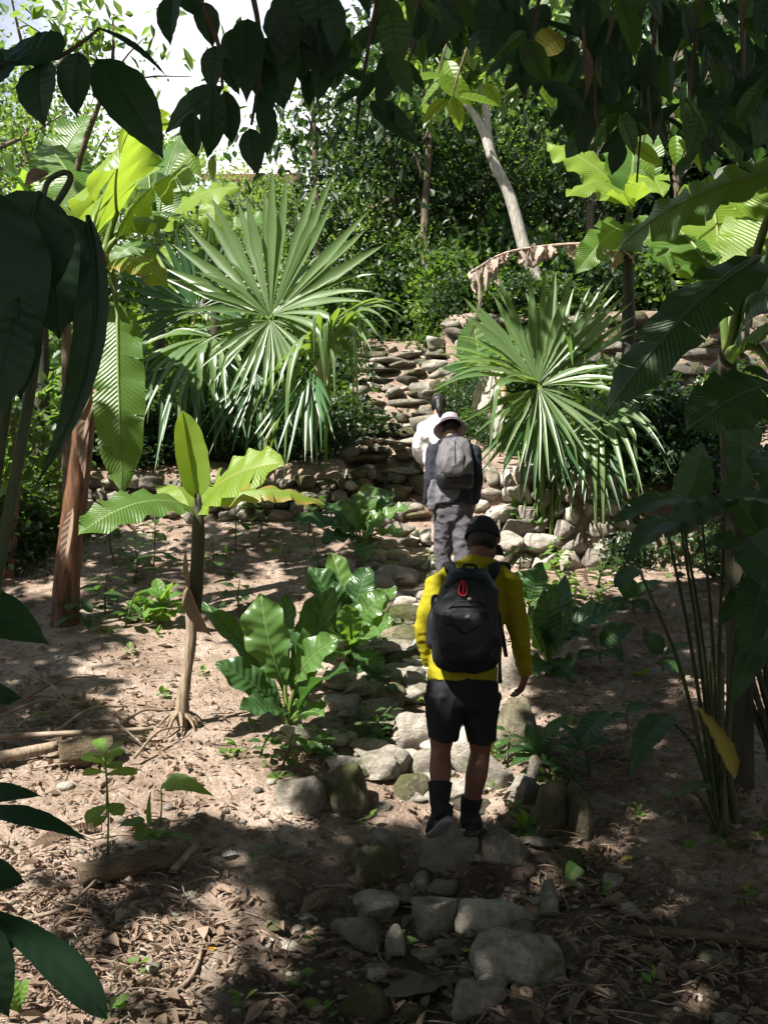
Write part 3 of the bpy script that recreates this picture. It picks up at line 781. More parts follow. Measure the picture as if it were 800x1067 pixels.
fallen(575, 930, 'dry', .02, .08, 'brown dead leaf beside the narrow upright stone', .5)
fallen(655, 900, 'banana_yellowing', .018, .10, 'pale green fallen leaf on dark dirt', .3)
fallen(540, 938, 'dry', .02, .08, 'curled tan leaf on the shaded step', -.2)
fallen(485, 998, 'banana_yellowing', .014, .08, 'narrow olive leaf beside the large oval stone', 0)
fallen(626, 972, 'herb', .014, .06, 'small fresh green leaf lying on shaded dirt', -.7)
# ================================================================== plants
def ribbed(mb, base, tip, half, normal, rib=.0, **kw):
    """blade plus a raised round midrib on its underside"""
    blade(mb, base, tip, half, normal, **kw)
    if rib:
        b = np.array(tuple(base), float); t = np.array(tuple(tip), float); Ln = np.linalg.norm(t - b); T0 = (t - b) / Ln
        nn = np.asarray(normal, float); nn = nrm(nn - T0 * np.dot(nn, T0)); s0 = np.cross(T0, nn)
        c = (b + t) / 2 + nn * kw.get('bow', .12) * Ln * 2 + s0 * kw.get('side', 0) * Ln * 2 + np.array((0, 0, kw.get('droop', 0) * Ln))
        v = np.linspace(0, 1, 9)[:, None]
        C = (1 - v) ** 2 * b + 2 * v * (1 - v) * c + v * v * t
        n0 = mb.n
        tube(mb, C, [rib, rib * .25], 6, 9)
        mb.uv[-1][:] = (.5, .5)
FACE = (0, -.85, .5); UP = (0, -.35, .94); 
def leaves(root, lst, pet=None, pm='stem', name='leaf', pr=.018):
    """lst rows: x0,y0,Y0, x1,y1,Y1, width px, normal, material, kwargs; petiole from pet point when given"""
    for q in lst:
        x0, y0, Y0, x1, y1, Y1, w, no, mt = q[:9]; kw = dict(q[9]) if len(q) > 9 else {}
        lab = kw.pop('label', None); pt = kw.pop('pet', pet); rib = kw.pop('rib', 0)
        m = MB(); Ya = (Y0 + Y1) / 2
        ribbed(m, P(x0, y0, Y0), P(x1, y1, Y1), w / 2 * Ya / F, no, rib=rib, **kw)
        o = m.build(name, M[mt], root)
        if lab: o['label'] = lab
        if pt is not None:
            a = Vector(pt); b = P(x0, y0, Y0); t = P(x1, y1, Y1)
            c = (a + b) / 2 + (b - t).normalized() * (b - a).length * .0 + Vector((0, 0, (b - a).length * .10))
            m = MB(); tube(m, [a, c, b + (t - b) * .06], [pr, pr * .85, pr * .5], 7, 9)
            m.build('petiole', M[pm], o)
T = dict(tears=4, gap=.07, wave=.12, nu=4, nv=26)
# ---- small banana plant on the dirt bank
b0 = on(188, 757); Yb = b0.y
r = thing('banana_plant', b0, 'small young banana plant with thin dry stem on sunlit dirt', 'banana plant', 'banana plants')
m = MB(); tube(m, [b0 - Vector((0, 0, .08)), P(191, 728, Yb), P(199, 672, Yb), P(200, 628, Yb), P(207, 585, Yb), P(205, 548, Yb)], [.06, .042, .032, .036, .034, .038, .032], 12, 26, jit=.22)
m.build('trunk', M['pseudo_dry'], r)
m = MB(); tube(m, [P(203, 640, Yb - .03), P(205, 600, Yb - .03), P(207, 550, Yb - .02), P(206, 515, Yb)], [.042, .045, .04, .02], 10, 14, jit=.12); m.build('leaf_sheath', M['pseudo_dark'], r)
m = MB()
for i in range(16):
    a = rnd.uniform(0, 6.28); rr_ = rnd.uniform(.06, .2)
    tube(m, [b0 + Vector((0, 0, .10)), b0 + Vector((math.cos(a) * rr_ * .6, math.sin(a) * rr_ * .6, .05)), b0 + Vector((math.cos(a) * rr_, math.sin(a) * rr_, -.03))], [.018, .006], 5, 5, jit=.3)
m.build('root', M['pseudo_dry'], r)
blm = MB(); blade(blm, P(196, 610, Yb - .05), P(222, 664, Yb - .12), .055, (-.6, -.7, .2), 'ovate', bow=.1, cup=.6, tint=.2); blm.build('dry_bract', M['dry'], r)
blm = MB(); blade(blm, P(198, 615, Yb - .06), P(194, 570, Yb - .04), .022, (-.4, -.9, .1), 'lance', bow=.05, cup=.6); blm.build('dry_bract', M['dry'], r)
tp = P(206, 545, Yb)
leaves(r, [
 (205, 520, Yb, 190, 428, Yb, 34, (.35, -.9, .2), 'banana_y', dict(cup=.9, bow=-.04, prof='banana', wave=.05, nu=4)),
 (212, 525, Yb, 296, 482, Yb - .6, 66, (-.25, -.75, .6), 'banana_y', dict(T, bow=.10, cup=-.10, prof='banana', tears=3, gap=.06)),
 (214, 526, Yb, 339, 526, Yb + .2, 34, (-.1, -.55, .85), 'banana_edge', dict(T, bow=.14, cup=-.3, prof='banana', tears=4, gap=.1)),
 (199, 528, Yb, 82, 557, Yb - .7, 58, (-.15, -.75, .65), 'banana', dict(T, bow=.13, cup=-.12, prof='banana', tears=2, gap=.05)),
 (198, 530, Yb, 172, 508, Yb + .5, 40, (.2, -.5, .8), 'banana_y', dict(T, bow=.12, cup=-.2, prof='banana', tears=3)),
 (210, 528, Yb, 262, 508, Yb + .8, 36, (0, -.5, .85), 'banana_y', dict(T, bow=.1, cup=-.2, prof='banana', tears=3)),
], pet=tp, pr=.02)
# ---- banana with the reddish trunk
b0 = on(68, 650); Yb = b0.y
r = thing('banana_plant', b0, 'tall banana plant with a reddish brown peeling trunk', 'banana plant', 'banana plants')
m = MB(); tube(m, [b0 - Vector((0, 0, .1)), P(70, 600, Yb), P(76, 545, Yb), P(84, 480, Yb), P(93, 400, Yb), P(102, 320, Yb), P(108, 265, Yb)], [.125, .108, .10, .092, .085, .075, .045], 16, 34, jit=.10)
m.build('trunk', M['pseudo'], r)
for (x0, y0, x1, y1, w, dn) in [(93, 400, 80, 440, 18, 0), (100, 395, 84, 470, 16, 1), (90, 420, 88, 500, 14, 0), (76, 530, 66, 600, 12, 1)]:
    blm = MB(); blade(blm, P(x0, y0, Yb - .12), P(x1, y1, Yb - .17), w / 2 * Yb / F, (-.2, -1, .1), 'lance', bow=.03, cup=.5); blm.build('dry_sheath', M['dry'], r)
tp = P(108, 268, Yb)
leaves(r, [
 (122, 225, Yb, 138, 130, Yb - 1.0, 165, (-.35, -.72, .62), 'banana_y', dict(T, bow=.06, cup=-.10, prof='banana', tears=9, gap=.10, rib=.018)),
 (120, 250, Yb, 215, 168, Yb - .2, 90, (-.2, -.6, .75), 'banana_y', dict(T, bow=.12, cup=-.1, prof='banana', tears=8, gap=.12, rib=.014)),
 (122, 315, Yb - .1, 128, 512, Yb - .5, 54, (.1, -1, .25), 'banana', dict(T, bow=.03, cup=-.12, prof='banana', tears=5, gap=.05, rib=.016, pet=P(114, 275, Yb), label='broad glaring leaf hanging straight down')),
 (105, 255, Yb, 20, 205, Yb - .5, 60, (.1, -.6, .8), 'banana_y', dict(T, bow=.15, cup=-.2, prof='banana', tears=6)),
 (103, 250, Yb, 45, 150, Yb + .8, 70, (.2, -.7, .6), 'banana', dict(T, bow=.1, cup=-.2, prof='banana', tears=7, rib=.016)),
 (112, 250, Yb, 205, 232, Yb + .7, 50, (0, -.5, .85), 'banana', dict(T, bow=.16, cup=-.2, prof='banana', tears=6)),
 (112, 275, Yb, 175, 300, Yb - .3, 40, (0, -.6, .8), 'banana_edge', dict(T, bow=.2, cup=-.2, prof='banana', tears=4)),
], pet=tp, pr=.035)
# ---- banana clump farther up the slope, glowing leaves
def banana_far(px, py, Y, label, lst, rad=.09, top=None, mat='pseudo_dark'):
    foot = Vector(((px - 400) / F * Y, Y, 0)); foot.z = gz(foot.x, foot.y)
    r = thing('banana_plant', foot, label, 'banana plant', 'banana plants')
    tp = P(*(top or (px, py, Y)))
    m = MB(); tube(m, [foot - Vector((0, 0, .1)), (foot + tp) / 2 + Vector((rnd.gauss(0, .03), 0, 0)), tp], [rad, rad * .9, rad * .5], 10, 16, jit=.1); m.build('trunk', M[mat], r)
    leaves(r, lst, pet=tp - Vector((0, 0, .1)), pr=.028)
    return r
banana_far(165, 255, 13.5, 'sunlit banana plant with glowing leaves behind the reddish trunk', [
 (165, 240, 13.5, 105, 185, 13, 60, (.2, -.7, .6), 'banana_y', dict(T, bow=.12, cup=-.1, prof='banana')),
 (168, 240, 13.5, 250, 195, 13.2, 58, (-.2, -.6, .7), 'banana_y', dict(T, bow=.14, cup=-.1, prof='banana')),
 (165, 235, 13.5, 190, 140, 14, 62, (-.2, -.8, .5), 'banana', dict(T, bow=.08, cup=-.15, prof='banana', rib=.02)),
 (160, 240, 13.5, 150, 130, 14.2, 55, (.25, -.85, .3), 'banana', dict(T, bow=.05, cup=-.2, prof='banana', rib=.02)),
 (165, 255, 13.5, 178, 320, 12.8, 34, (0, -.9, .4), 'banana_y', dict(T, bow=.12, cup=-.15, prof='banana')),
 (160, 255, 13.5, 110, 290, 13, 36, (0, -.7, .7), 'banana', dict(T, bow=.2, cup=-.15, prof='banana'))])
banana_far(225, 265, 15, 'banana plant with torn pale leaves behind the pleated fan frond', [
 (225, 255, 15, 222, 195, 15.3, 34, (.1, -.9, .3), 'banana_y', dict(T, bow=.06, cup=-.3, prof='banana')),
 (225, 258, 15, 180, 225, 14.5, 40, (.1, -.6, .7), 'banana_y', dict(T, bow=.14, prof='banana')),
 (228, 258, 15, 285, 232, 14.6, 36, (-.1, -.6, .7), 'banana', dict(T, bow=.16, prof='banana')),
 (226, 262, 15, 255, 300, 14.4, 30, (0, -.8, .5), 'banana_yellowing', dict(T, bow=.14, prof='banana')),
 (224, 262, 15, 190, 305, 14.4, 34, (0, -.8, .5), 'banana', dict(T, bow=.16, prof='banana'))])
banana_far(42, 240, 11.5, 'banana plant with a long silvery arching leaf at the frame edge', [
 (20, 205, 11.5, 110, 205, 9.5, 40, (-.2, -.6, .8), 'banana', dict(T, bow=.14, cup=-.25, prof='banana')),
 (42, 225, 11.5, -40, 145, 10.5, 60, (.2, -.7, .7), 'banana', dict(T, bow=.1, prof='banana', rib=.02)),
 (45, 225, 11.5, 95, 120, 12, 58, (-.2, -.8, .4), 'banana', dict(T, bow=.08, prof='banana', tears=10, gap=.2, rib=.02)),
 (40, 235, 11.5, -30, 250, 11, 46, (0, -.7, .7), 'banana_y', dict(T, bow=.16, prof='banana')),
 (42, 240, 11.5, 60, 330, 11, 40, (0, -1, .3), 'banana', dict(T, bow=.1, prof='banana'))])
# ---- banana on the terrace with the broad dead leaf
r = banana_far(655, 225, 12.2, 'banana plant with a sunlit arching leaf and one long dead brown leaf', [
 (655, 215, 12.2, 590, 205, 11.2, 40, (0, -.55, .85), 'banana_y', dict(T, bow=.16, cup=-.25, prof='banana', tears=3)),
 (655, 212, 12.2, 570, 150, 12.6, 52, (.2, -.8, .5), 'banana_y', dict(T, bow=.10, cup=-.15, prof='banana')),
 (660, 212, 12.2, 690, 205, 11, 34, (0, -.5, .85), 'banana_y', dict(T, bow=.2, prof='banana')),
 (655, 205, 12.2, 660, 120, 12.8, 60, (0, -.9, .3), 'banana', dict(T, bow=.08, prof='banana')),
 (650, 235, 12.2, 600, 285, 11.8, 36, (0, -.9, .4), 'banana', dict(T, bow=.16, prof='banana')),
 (660, 232, 12.2, 700, 285, 11.6, 40, (0, -.8, .5), 'banana', dict(T, bow=.16, prof='banana')),
], top=(655, 222, 12.2))
m = MB(); a_ = [P(655, 262, 12.2), P(620, 255, 12.1), P(575, 256, 12.0), P(525, 264, 11.9), P(490, 284, 11.8)]
tube(m, a_, [.028, .024, .016, .010], 7, 16)
C = spline(a_, 60)
for i in range(3, 59):
    if rnd.random() < (.45 if 8 < i < 46 else .15): continue
    ln = math.exp(rnd.gauss(-1.75, .5)) * (1.7 if i > 50 else 1)
    e = C[i] + np.array((rnd.gauss(-.04, .08), rnd.gauss(0, .05), -ln))
    blade(m, C[i], e, rnd.uniform(.02, .08), (rnd.gauss(0, .8), -1, .2), rnd.choice(['lance', 'oblong', 'ovate']), bow=rnd.uniform(-.15, .25), cup=rnd.uniform(-1., 1.), nv=9, nu=2, wave=.35)
m.build('dead_leaf', M['dry_pink'], r)['label'] = 'long dead leaf drooping in brown rags along its rib'
for (x0, y0, x1, y1, w) in [(520, 290, 515, 345, 20), (503, 385, 494, 425, 18), (517, 395, 515, 455, 14), (500, 395, 512, 435, 12), (664, 275, 660, 330, 14)]:
    pass
# grey rags of a second dead plant beside the path
f0 = on(522, 470); r = thing('dead_plant', f0, 'withered plant stump with grey hanging dead leaves behind the hikers', 'dead plant')
m = MB(); tube(m, [f0, P(521, 430, f0.y), P(514, 385, f0.y)], [.05, .035, .02], 8, 10, jit=.2); m.build('stem', M['pseudo_dry'], r)
for (x0, y0, x1, y1, w, mt) in [(512, 383, 494, 428, 20, 'dry_grey'), (513, 384, 512, 462, 13, 'dry_grey'), (515, 386, 519, 430, 12, 'dry_grey'), (516, 388, 524, 420, 10, 'banana_yellowing'), (512, 384, 503, 410, 12, 'dry_grey')]:
    m = MB(); blade(m, P(x0, y0, f0.y - .1), P(x1, y1, f0.y - .25), w / 2 * f0.y / F, (.2, -1, .1), 'oblong', bow=.08, cup=.5, wave=.2); m.build('leaf', M[mt], r)
# big paddle leaf plant in the shade beside it
f0 = on(505, 470); r = thing('paddle_leaf_plant', P(500, 445, 11.8), 'plant with a big dull paddle leaf between stairs and fan palm', 'plant')
r.location.z = gz(r.location.x, 11.8)
leaves(r, [(500, 390, 11.8, 492, 330, 12, 46, (.1, -1, .2), 'anth', dict(bow=.05, prof='ovate', wave=.06)), (505, 395, 11.8, 540, 350, 12.4, 40, (-.2, -.9, .4), 'anth', dict(bow=.1, prof='ovate', wave=.08)),
           (498, 398, 11.8, 460, 385, 11.6, 30, (0, -.7, .7), 'anth_dark', dict(bow=.15, prof='ovate')), (500, 398, 11.8, 520, 420, 11.4, 26, (0, -.8, .5), 'anth', dict(bow=.15, prof='ovate'))], pet=r.location + Vector((0, 0, .1)), pr=.012)

# ------------------------------------------------------------------ fan palms
def fan(mb, hub, D, N, Rl, half_deg, nseg, droop=.15, join=.38, cone=.12, fold=0., lmin=.6, breaks=.1, jitter=.05, wide=1.15):
    hub = np.array(tuple(hub), float); D = nrm(np.array(D, float)); N = np.array(N, float); N = nrm(N - D * np.dot(N, D)); Sx = np.cross(D, N)
    da = R(half_deg) * 2 / nseg
    for i in range(nseg):
        a = -R(half_deg) + da * (i + .5)
        ln = Rl * (lmin + (1 - lmin) * math.cos(a / 2) ** 2) * npr.uniform(1 - jitter * 2, 1 + jitter)
        dv = nrm(D * math.cos(a) + Sx * math.sin(a) * (1 - fold) + N * (cone + fold * abs(math.sin(a))) + npr.normal(0, .045, 3))
        sd = nrm(np.cross(dv, N)); n2 = np.cross(sd, dv)
        nr = 10; t = np.linspace(.02, 1, nr); rad = t * ln
        j = join * Rl; wj = math.tan(da / 2) * j * wide
        w = np.where(rad < j, math.tan(da / 2) * rad, wj * (1.12 - .12 * t) * np.clip(1 - ((rad - j) / (ln - j + 1e-6)), 0, 1) ** .72)
        w = np.maximum(w, .0015)
        dr_ = droop * npr.uniform(.6, 1.5)
        C = hub + dv * rad[:, None]
        if npr.random() < breaks:
            kb = npr.uniform(.5, .8); ex = np.maximum(0, t - kb) * ln
            C = C - dv * (ex * .75)[:, None] + np.array((0, 0, -1.)) * (ex * .8)[:, None]
        C = C + np.array((0, 0, -1.)) * (dr_ * Rl * t ** 2.6)[:, None]
        dep = w * .55
        V = np.stack([C + sd * w[:, None] + n2 * (dep * .0)[:, None], C - n2 * dep[:, None], C - sd * w[:, None]], 1).reshape(-1, 3)
        f = []
        for q in range(nr - 1):
            f.append((q * 3, q * 3 + 1, q * 3 + 4, q * 3 + 3)); f.append((q * 3 + 1, q * 3 + 2, q * 3 + 5, q * 3 + 4))
        uv = np.stack([np.tile([0, .5, 1], nr), np.repeat(t, 3)], 1)
        mb.add(V, f, uv, float(npr.uniform(.2, .8)))
def frond(root, hub, D, N, Rl, half_deg, nseg, mat='palm', foot=None, pr=.02, label=None, **kw):
    m = MB(); fan(m, hub, D, N, Rl, half_deg, nseg, **kw); o = m.build('frond', M[mat], root)
    if label: o['label'] = label
    if foot is not None:
        a = Vector(foot); b = Vector(hub); m = MB(); mid = (a + b) / 2 + Vector((0, 0, .08)) + Vector((b.x - a.x, b.y - a.y, 0)) * -.12
        tube(m, [a, mid, b], [pr * 1.2, pr, pr * .7], 7, 12); m.build('petiole', M['stem'], o)
    return o
c0 = Vector(((276 - 400) / F * 11.9, 11.9, 0)); c0.z = gz(c0.x, c0.y); ft = c0 + Vector((0, 0, .12))
r = thing('fan_palm', c0, 'big fan palm with a bright wide-open pleated frond behind the low wall', 'palm', 'fan palms')
m = MB(); tube(m, [c0 - Vector((0, 0, .1)), c0 + Vector((.02, 0, .25)), c0 + Vector((.03, 0, .5))], [.11, .09, .05], 10, 10, jit=.2); m.build('trunk', M['bark'], r)
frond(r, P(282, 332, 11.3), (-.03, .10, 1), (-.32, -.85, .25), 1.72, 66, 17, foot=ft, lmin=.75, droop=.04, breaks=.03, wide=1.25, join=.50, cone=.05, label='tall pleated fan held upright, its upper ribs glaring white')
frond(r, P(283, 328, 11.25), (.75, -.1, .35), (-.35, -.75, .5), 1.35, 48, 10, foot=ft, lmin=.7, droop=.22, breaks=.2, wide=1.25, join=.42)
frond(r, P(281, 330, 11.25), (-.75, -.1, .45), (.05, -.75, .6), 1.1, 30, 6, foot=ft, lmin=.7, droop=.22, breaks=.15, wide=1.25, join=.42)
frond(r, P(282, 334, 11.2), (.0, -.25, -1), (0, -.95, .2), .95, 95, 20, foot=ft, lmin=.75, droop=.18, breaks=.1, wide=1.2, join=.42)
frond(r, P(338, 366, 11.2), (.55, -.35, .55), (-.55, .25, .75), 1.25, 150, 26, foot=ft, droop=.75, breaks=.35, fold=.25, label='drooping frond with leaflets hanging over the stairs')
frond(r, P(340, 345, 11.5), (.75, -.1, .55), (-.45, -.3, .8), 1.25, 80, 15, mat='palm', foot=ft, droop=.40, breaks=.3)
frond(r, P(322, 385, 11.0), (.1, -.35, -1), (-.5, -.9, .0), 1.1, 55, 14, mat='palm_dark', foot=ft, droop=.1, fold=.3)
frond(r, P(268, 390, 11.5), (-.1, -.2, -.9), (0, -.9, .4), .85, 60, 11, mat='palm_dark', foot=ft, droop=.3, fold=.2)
m = MB(); blade(m, P(338, 372, 11.0), P(318, 474, 10.9), .10, (.3, -1, .1), 'strap', bow=-.06, cup=.6, wave=.12); m.build('dry_leaflet', M['palm_dry'], r)
c0 = Vector(((196 - 400) / F * 12.8, 12.8, 0)); c0.z = gz(c0.x, c0.y); ft = c0 + Vector((0, 0, .12))
r = thing('fan_palm', c0, 'blue-green fan palm with drooping shaded fronds beside the bright one', 'palm', 'fan palms')
m = MB(); tube(m, [c0 - Vector((0, 0, .1)), c0 + Vector((0, 0, .3)), c0 + Vector((.03, 0, .9))], [.12, .10, .06], 10, 10, jit=.2); m.build('trunk', M['bark'], r)
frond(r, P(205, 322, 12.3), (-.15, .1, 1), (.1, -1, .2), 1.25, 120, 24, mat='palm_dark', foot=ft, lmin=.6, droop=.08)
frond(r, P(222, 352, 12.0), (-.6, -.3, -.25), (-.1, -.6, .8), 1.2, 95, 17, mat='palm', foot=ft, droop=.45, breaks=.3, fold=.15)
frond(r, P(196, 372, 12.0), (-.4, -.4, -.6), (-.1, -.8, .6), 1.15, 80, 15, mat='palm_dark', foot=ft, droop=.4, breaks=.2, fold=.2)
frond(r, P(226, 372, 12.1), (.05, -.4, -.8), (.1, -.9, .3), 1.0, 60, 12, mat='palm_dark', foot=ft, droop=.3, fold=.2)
c0 = on(566, 592); ft = c0 + Vector((0, 0, .05)); Yp = c0.y
r = thing('fan_palm', c0, 'fan palm on slender green stalks in front of the pale retaining wall', 'palm', 'fan palms')
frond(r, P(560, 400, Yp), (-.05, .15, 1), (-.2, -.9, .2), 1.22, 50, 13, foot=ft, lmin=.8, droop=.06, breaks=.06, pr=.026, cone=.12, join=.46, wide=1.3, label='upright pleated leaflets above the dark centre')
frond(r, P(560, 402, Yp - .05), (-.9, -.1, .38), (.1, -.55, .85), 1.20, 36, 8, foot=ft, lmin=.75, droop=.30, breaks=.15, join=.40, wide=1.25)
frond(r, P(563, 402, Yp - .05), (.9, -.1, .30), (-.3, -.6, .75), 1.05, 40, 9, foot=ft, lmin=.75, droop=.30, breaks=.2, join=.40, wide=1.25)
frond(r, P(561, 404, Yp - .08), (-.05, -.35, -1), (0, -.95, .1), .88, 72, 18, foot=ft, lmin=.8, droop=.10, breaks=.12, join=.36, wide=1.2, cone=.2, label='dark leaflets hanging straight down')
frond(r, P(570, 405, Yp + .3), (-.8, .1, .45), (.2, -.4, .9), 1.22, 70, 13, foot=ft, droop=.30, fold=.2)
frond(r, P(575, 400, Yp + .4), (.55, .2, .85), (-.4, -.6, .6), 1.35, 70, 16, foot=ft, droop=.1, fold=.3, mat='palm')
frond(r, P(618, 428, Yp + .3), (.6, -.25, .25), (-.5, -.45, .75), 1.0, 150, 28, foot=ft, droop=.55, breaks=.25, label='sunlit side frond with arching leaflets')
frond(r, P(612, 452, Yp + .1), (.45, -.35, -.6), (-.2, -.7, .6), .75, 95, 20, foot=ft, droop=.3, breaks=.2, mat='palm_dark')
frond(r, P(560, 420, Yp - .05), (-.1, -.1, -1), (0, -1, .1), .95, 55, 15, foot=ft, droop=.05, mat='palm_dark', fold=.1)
for dx in (-22, -8, 10, 22):
    m = MB(); tube(m, [c0 + Vector((dx * .004, 0, -.03)), P(566 + dx * .8, 540, Yp + rnd.uniform(-.1, .1)), P(566 + dx * 1.2, 470, Yp + .1)], [.02, .017, .008], 7, 10); m.build('stalk', M['stem'], r)

# ------------------------------------------------------------------ the dark banana in shade on the other side, leaves reaching over
b0 = Vector(((772 - 400) / F * 5.6, 5.6, 0)); b0.z = gz(b0.x, b0.y); Yb = 5.6
r = thing('banana_plant', b0, 'dark shaded banana plant whose huge leaf droops toward the fan palm', 'banana plant', 'banana plants')
m = MB(); tube(m, [b0 - Vector((0, 0, .35)), P(768, 600, Yb), P(762, 480, Yb), P(757, 370, Yb)], [.075, .068, .062, .05], 12, 20, jit=.1); m.build('trunk', M['pseudo_dark'], r)
tp = P(757, 372, Yb)
DK = dict(T, tears=4, gap=.04)
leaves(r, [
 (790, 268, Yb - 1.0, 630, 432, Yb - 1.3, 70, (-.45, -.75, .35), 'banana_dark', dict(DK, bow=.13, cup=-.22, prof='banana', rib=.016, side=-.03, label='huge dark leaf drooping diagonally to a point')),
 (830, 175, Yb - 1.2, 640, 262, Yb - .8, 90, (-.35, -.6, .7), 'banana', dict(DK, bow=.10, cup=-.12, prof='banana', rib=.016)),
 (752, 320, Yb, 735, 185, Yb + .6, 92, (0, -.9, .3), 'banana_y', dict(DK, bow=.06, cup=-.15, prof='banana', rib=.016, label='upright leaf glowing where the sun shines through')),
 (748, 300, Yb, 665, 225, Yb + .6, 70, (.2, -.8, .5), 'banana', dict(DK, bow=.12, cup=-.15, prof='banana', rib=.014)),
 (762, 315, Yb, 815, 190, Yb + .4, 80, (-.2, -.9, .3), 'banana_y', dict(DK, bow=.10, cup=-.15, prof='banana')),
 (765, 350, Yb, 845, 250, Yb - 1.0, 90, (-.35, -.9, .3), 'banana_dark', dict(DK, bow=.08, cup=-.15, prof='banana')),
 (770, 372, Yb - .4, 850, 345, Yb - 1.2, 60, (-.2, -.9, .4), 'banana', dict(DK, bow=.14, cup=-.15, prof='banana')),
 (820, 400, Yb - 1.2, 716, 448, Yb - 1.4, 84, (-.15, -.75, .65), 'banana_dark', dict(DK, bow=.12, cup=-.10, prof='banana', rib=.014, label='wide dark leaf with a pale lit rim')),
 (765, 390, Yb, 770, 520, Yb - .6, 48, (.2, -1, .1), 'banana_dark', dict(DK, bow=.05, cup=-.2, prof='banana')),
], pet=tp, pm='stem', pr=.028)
# ---- heliconia-like clump with bare stalks near the bottom
b0 = on(748, 872); Yb = b0.y
r = thing('heliconia_plant', b0, 'clump of thin dark stalks with spreading shaded leaves and one yellow dying leaf', 'plant', 'large-leaved plants in the shade')
HK = dict(T, tears=1, gap=.03, wave=.08)
hl = [
 (668, 595, 4.5, 640, 612, 4.2, 20, (0, -.7, .7), 'banana_dark', dict(HK, bow=.1, prof='oblong')),
 (690, 555, 4.5, 775, 520, 4.4, 44, (-.3, -.7, .7), 'banana_dark', dict(HK, bow=.10, prof='ovate')),
 (735, 530, 4.5, 640, 545, 4.3, 34, (-.2, -.6, .8), 'banana_dark', dict(HK, bow=.16, prof='oblong')),
 (715, 545, 4.6, 650, 590, 4.2, 40, (-.3, -.6, .7), 'banana_dark', dict(HK, bow=.14, prof='ovate')),
 (750, 525, 4.4, 842, 540, 4.1, 46, (.1, -.6, .8), 'banana_dark', dict(HK, bow=.14, prof='ovate')),
 (700, 745, 4.4, 655, 812, 4.1, 32, (-.4, -.7, .6), 'banana_dark', dict(HK, bow=.16, prof='ovate')),
 (725, 735, 4.4, 765, 812, 4.2, 24, (.4, -.9, .2), 'banana_yellowing', dict(HK, bow=.05, cup=.5, prof='oblong', label='yellow dying leaf hanging folded')),
 (705, 540, 4.7, 730, 460, 5.0, 40, (.2, -.8, .4), 'banana_dark', dict(HK, bow=.12, prof='ovate')),
 (735, 640, 4.4, 675, 745, 4.6, 0.1, (0, -.9, .3), 'banana_dark', dict(HK, prof='lance')),
 (780, 560, 4.3, 835, 640, 3.9, 60, (-.3, -.8, .5), 'banana_dark', dict(HK, bow=.12, prof='ovate')),
 (700, 830, 4.4, 745, 822, 4.2, 26, (0, -.6, .8), 'banana_dark', dict(HK, bow=.1, prof='ovate')),
]
del hl[8]
leaves(r, hl, pet=b0 + Vector((0, 0, .02)), pm='stem_dark', pr=.012)
for (x, y) in [(740, 690), (752, 680), (765, 700), (735, 760)]:
    m = MB(); tube(m, [b0 + Vector((rnd.gauss(0, .05), rnd.gauss(0, .04), -.02)), (b0 + P(x, y, Yb)) / 2, P(x, y, Yb + rnd.gauss(0, .1))], [.028, .024, .012], 7, 10); m.build('stalk', M['stem_dark'], r)
b0 = on(815, 800)
r = thing('heliconia_plant', b0, 'dense dark stalks and hanging leaves at the shaded frame edge', 'plant', 'large-leaved plants in the shade')
leaves(r, [(790, 590, 4.6, 730, 570, 4.4, 50, (-.2, -.6, .8), 'banana_dark', dict(HK, bow=.14, prof='ovate')), (800, 590, 4.6, 770, 700, 4.1, 46, (-.3, -.9, .3), 'banana_dark', dict(HK, bow=.1, prof='ovate')),
           (795, 560, 4.7, 850, 480, 4.5, 60, (-.3, -.8, .5), 'banana_dark', dict(HK, bow=.1, prof='ovate')), (790, 610, 4.6, 745, 655, 4.4, 30, (-.2, -.8, .5), 'banana_dark', dict(HK, bow=.1, prof='ovate')),
           (792, 560, 4.7, 745, 500, 4.8, 44, (.1, -.8, .5), 'banana_dark', dict(HK, bow=.1, prof='ovate')), (790, 470, 5.0, 808, 530, 4.7, 40, (-.1, -1, .2), 'banana_dark', dict(HK, bow=.1, prof='ovate')),
           (800, 640, 4.5, 760, 740, 4.0, 40, (-.3, -.9, .3), 'banana_dark', dict(HK, bow=.1, prof='ovate'))], pet=b0, pm='stem_dark', pr=.012)
for k in range(6):
    m = MB(); x = 770 + k * 9; tube(m, [b0 + Vector((rnd.gauss(0, .08), rnd.gauss(0, .04), -.02)), P(x, 690, b0.y), P(x - 8, 560, b0.y + rnd.gauss(0, .1))], [.022, .018, .010], 7, 10); m.build('stalk', M['stem_dark'], r)

# ------------------------------------------------------------------ ribbed-leaf rosettes beside the path
def rosette(px, py, label, lst, prof='oblong', pr=.014, up=.06):
    b = on(px, py); r = thing('ribbed_leaf_plant', b, label, 'plant', 'ribbed-leaf rosette plants beside the path')
    for (x0, y0, x1, y1, w, dy, mt, no) in lst:
        m = MB(); Y1 = b.y + dy
        half = w / 2 * (b.y + dy / 2) / F; bs = P(x0, y0, b.y + dy * .15); tp = P(x1, y1, Y1)
        ribbed(m, bs, tp, half, no, rib=.009, prof=prof, bow=.10, cup=.22, wave=.20, nu=4, nv=22, wn=3.5)
        o = m.build('leaf', M[mt], r)
        m = MB(); tube(m, [b + Vector((rnd.gauss(0, .02), rnd.gauss(0, .02), .0)), (b + bs) / 2 + Vector((0, 0, up * .5)), bs + (tp - bs) * .08], [pr, pr, pr * .6], 6, 6); m.build('petiole', M['stem'], o)
    return r
FC = (-.25, -.75, .6); F2 = (.3, -.7, .6)
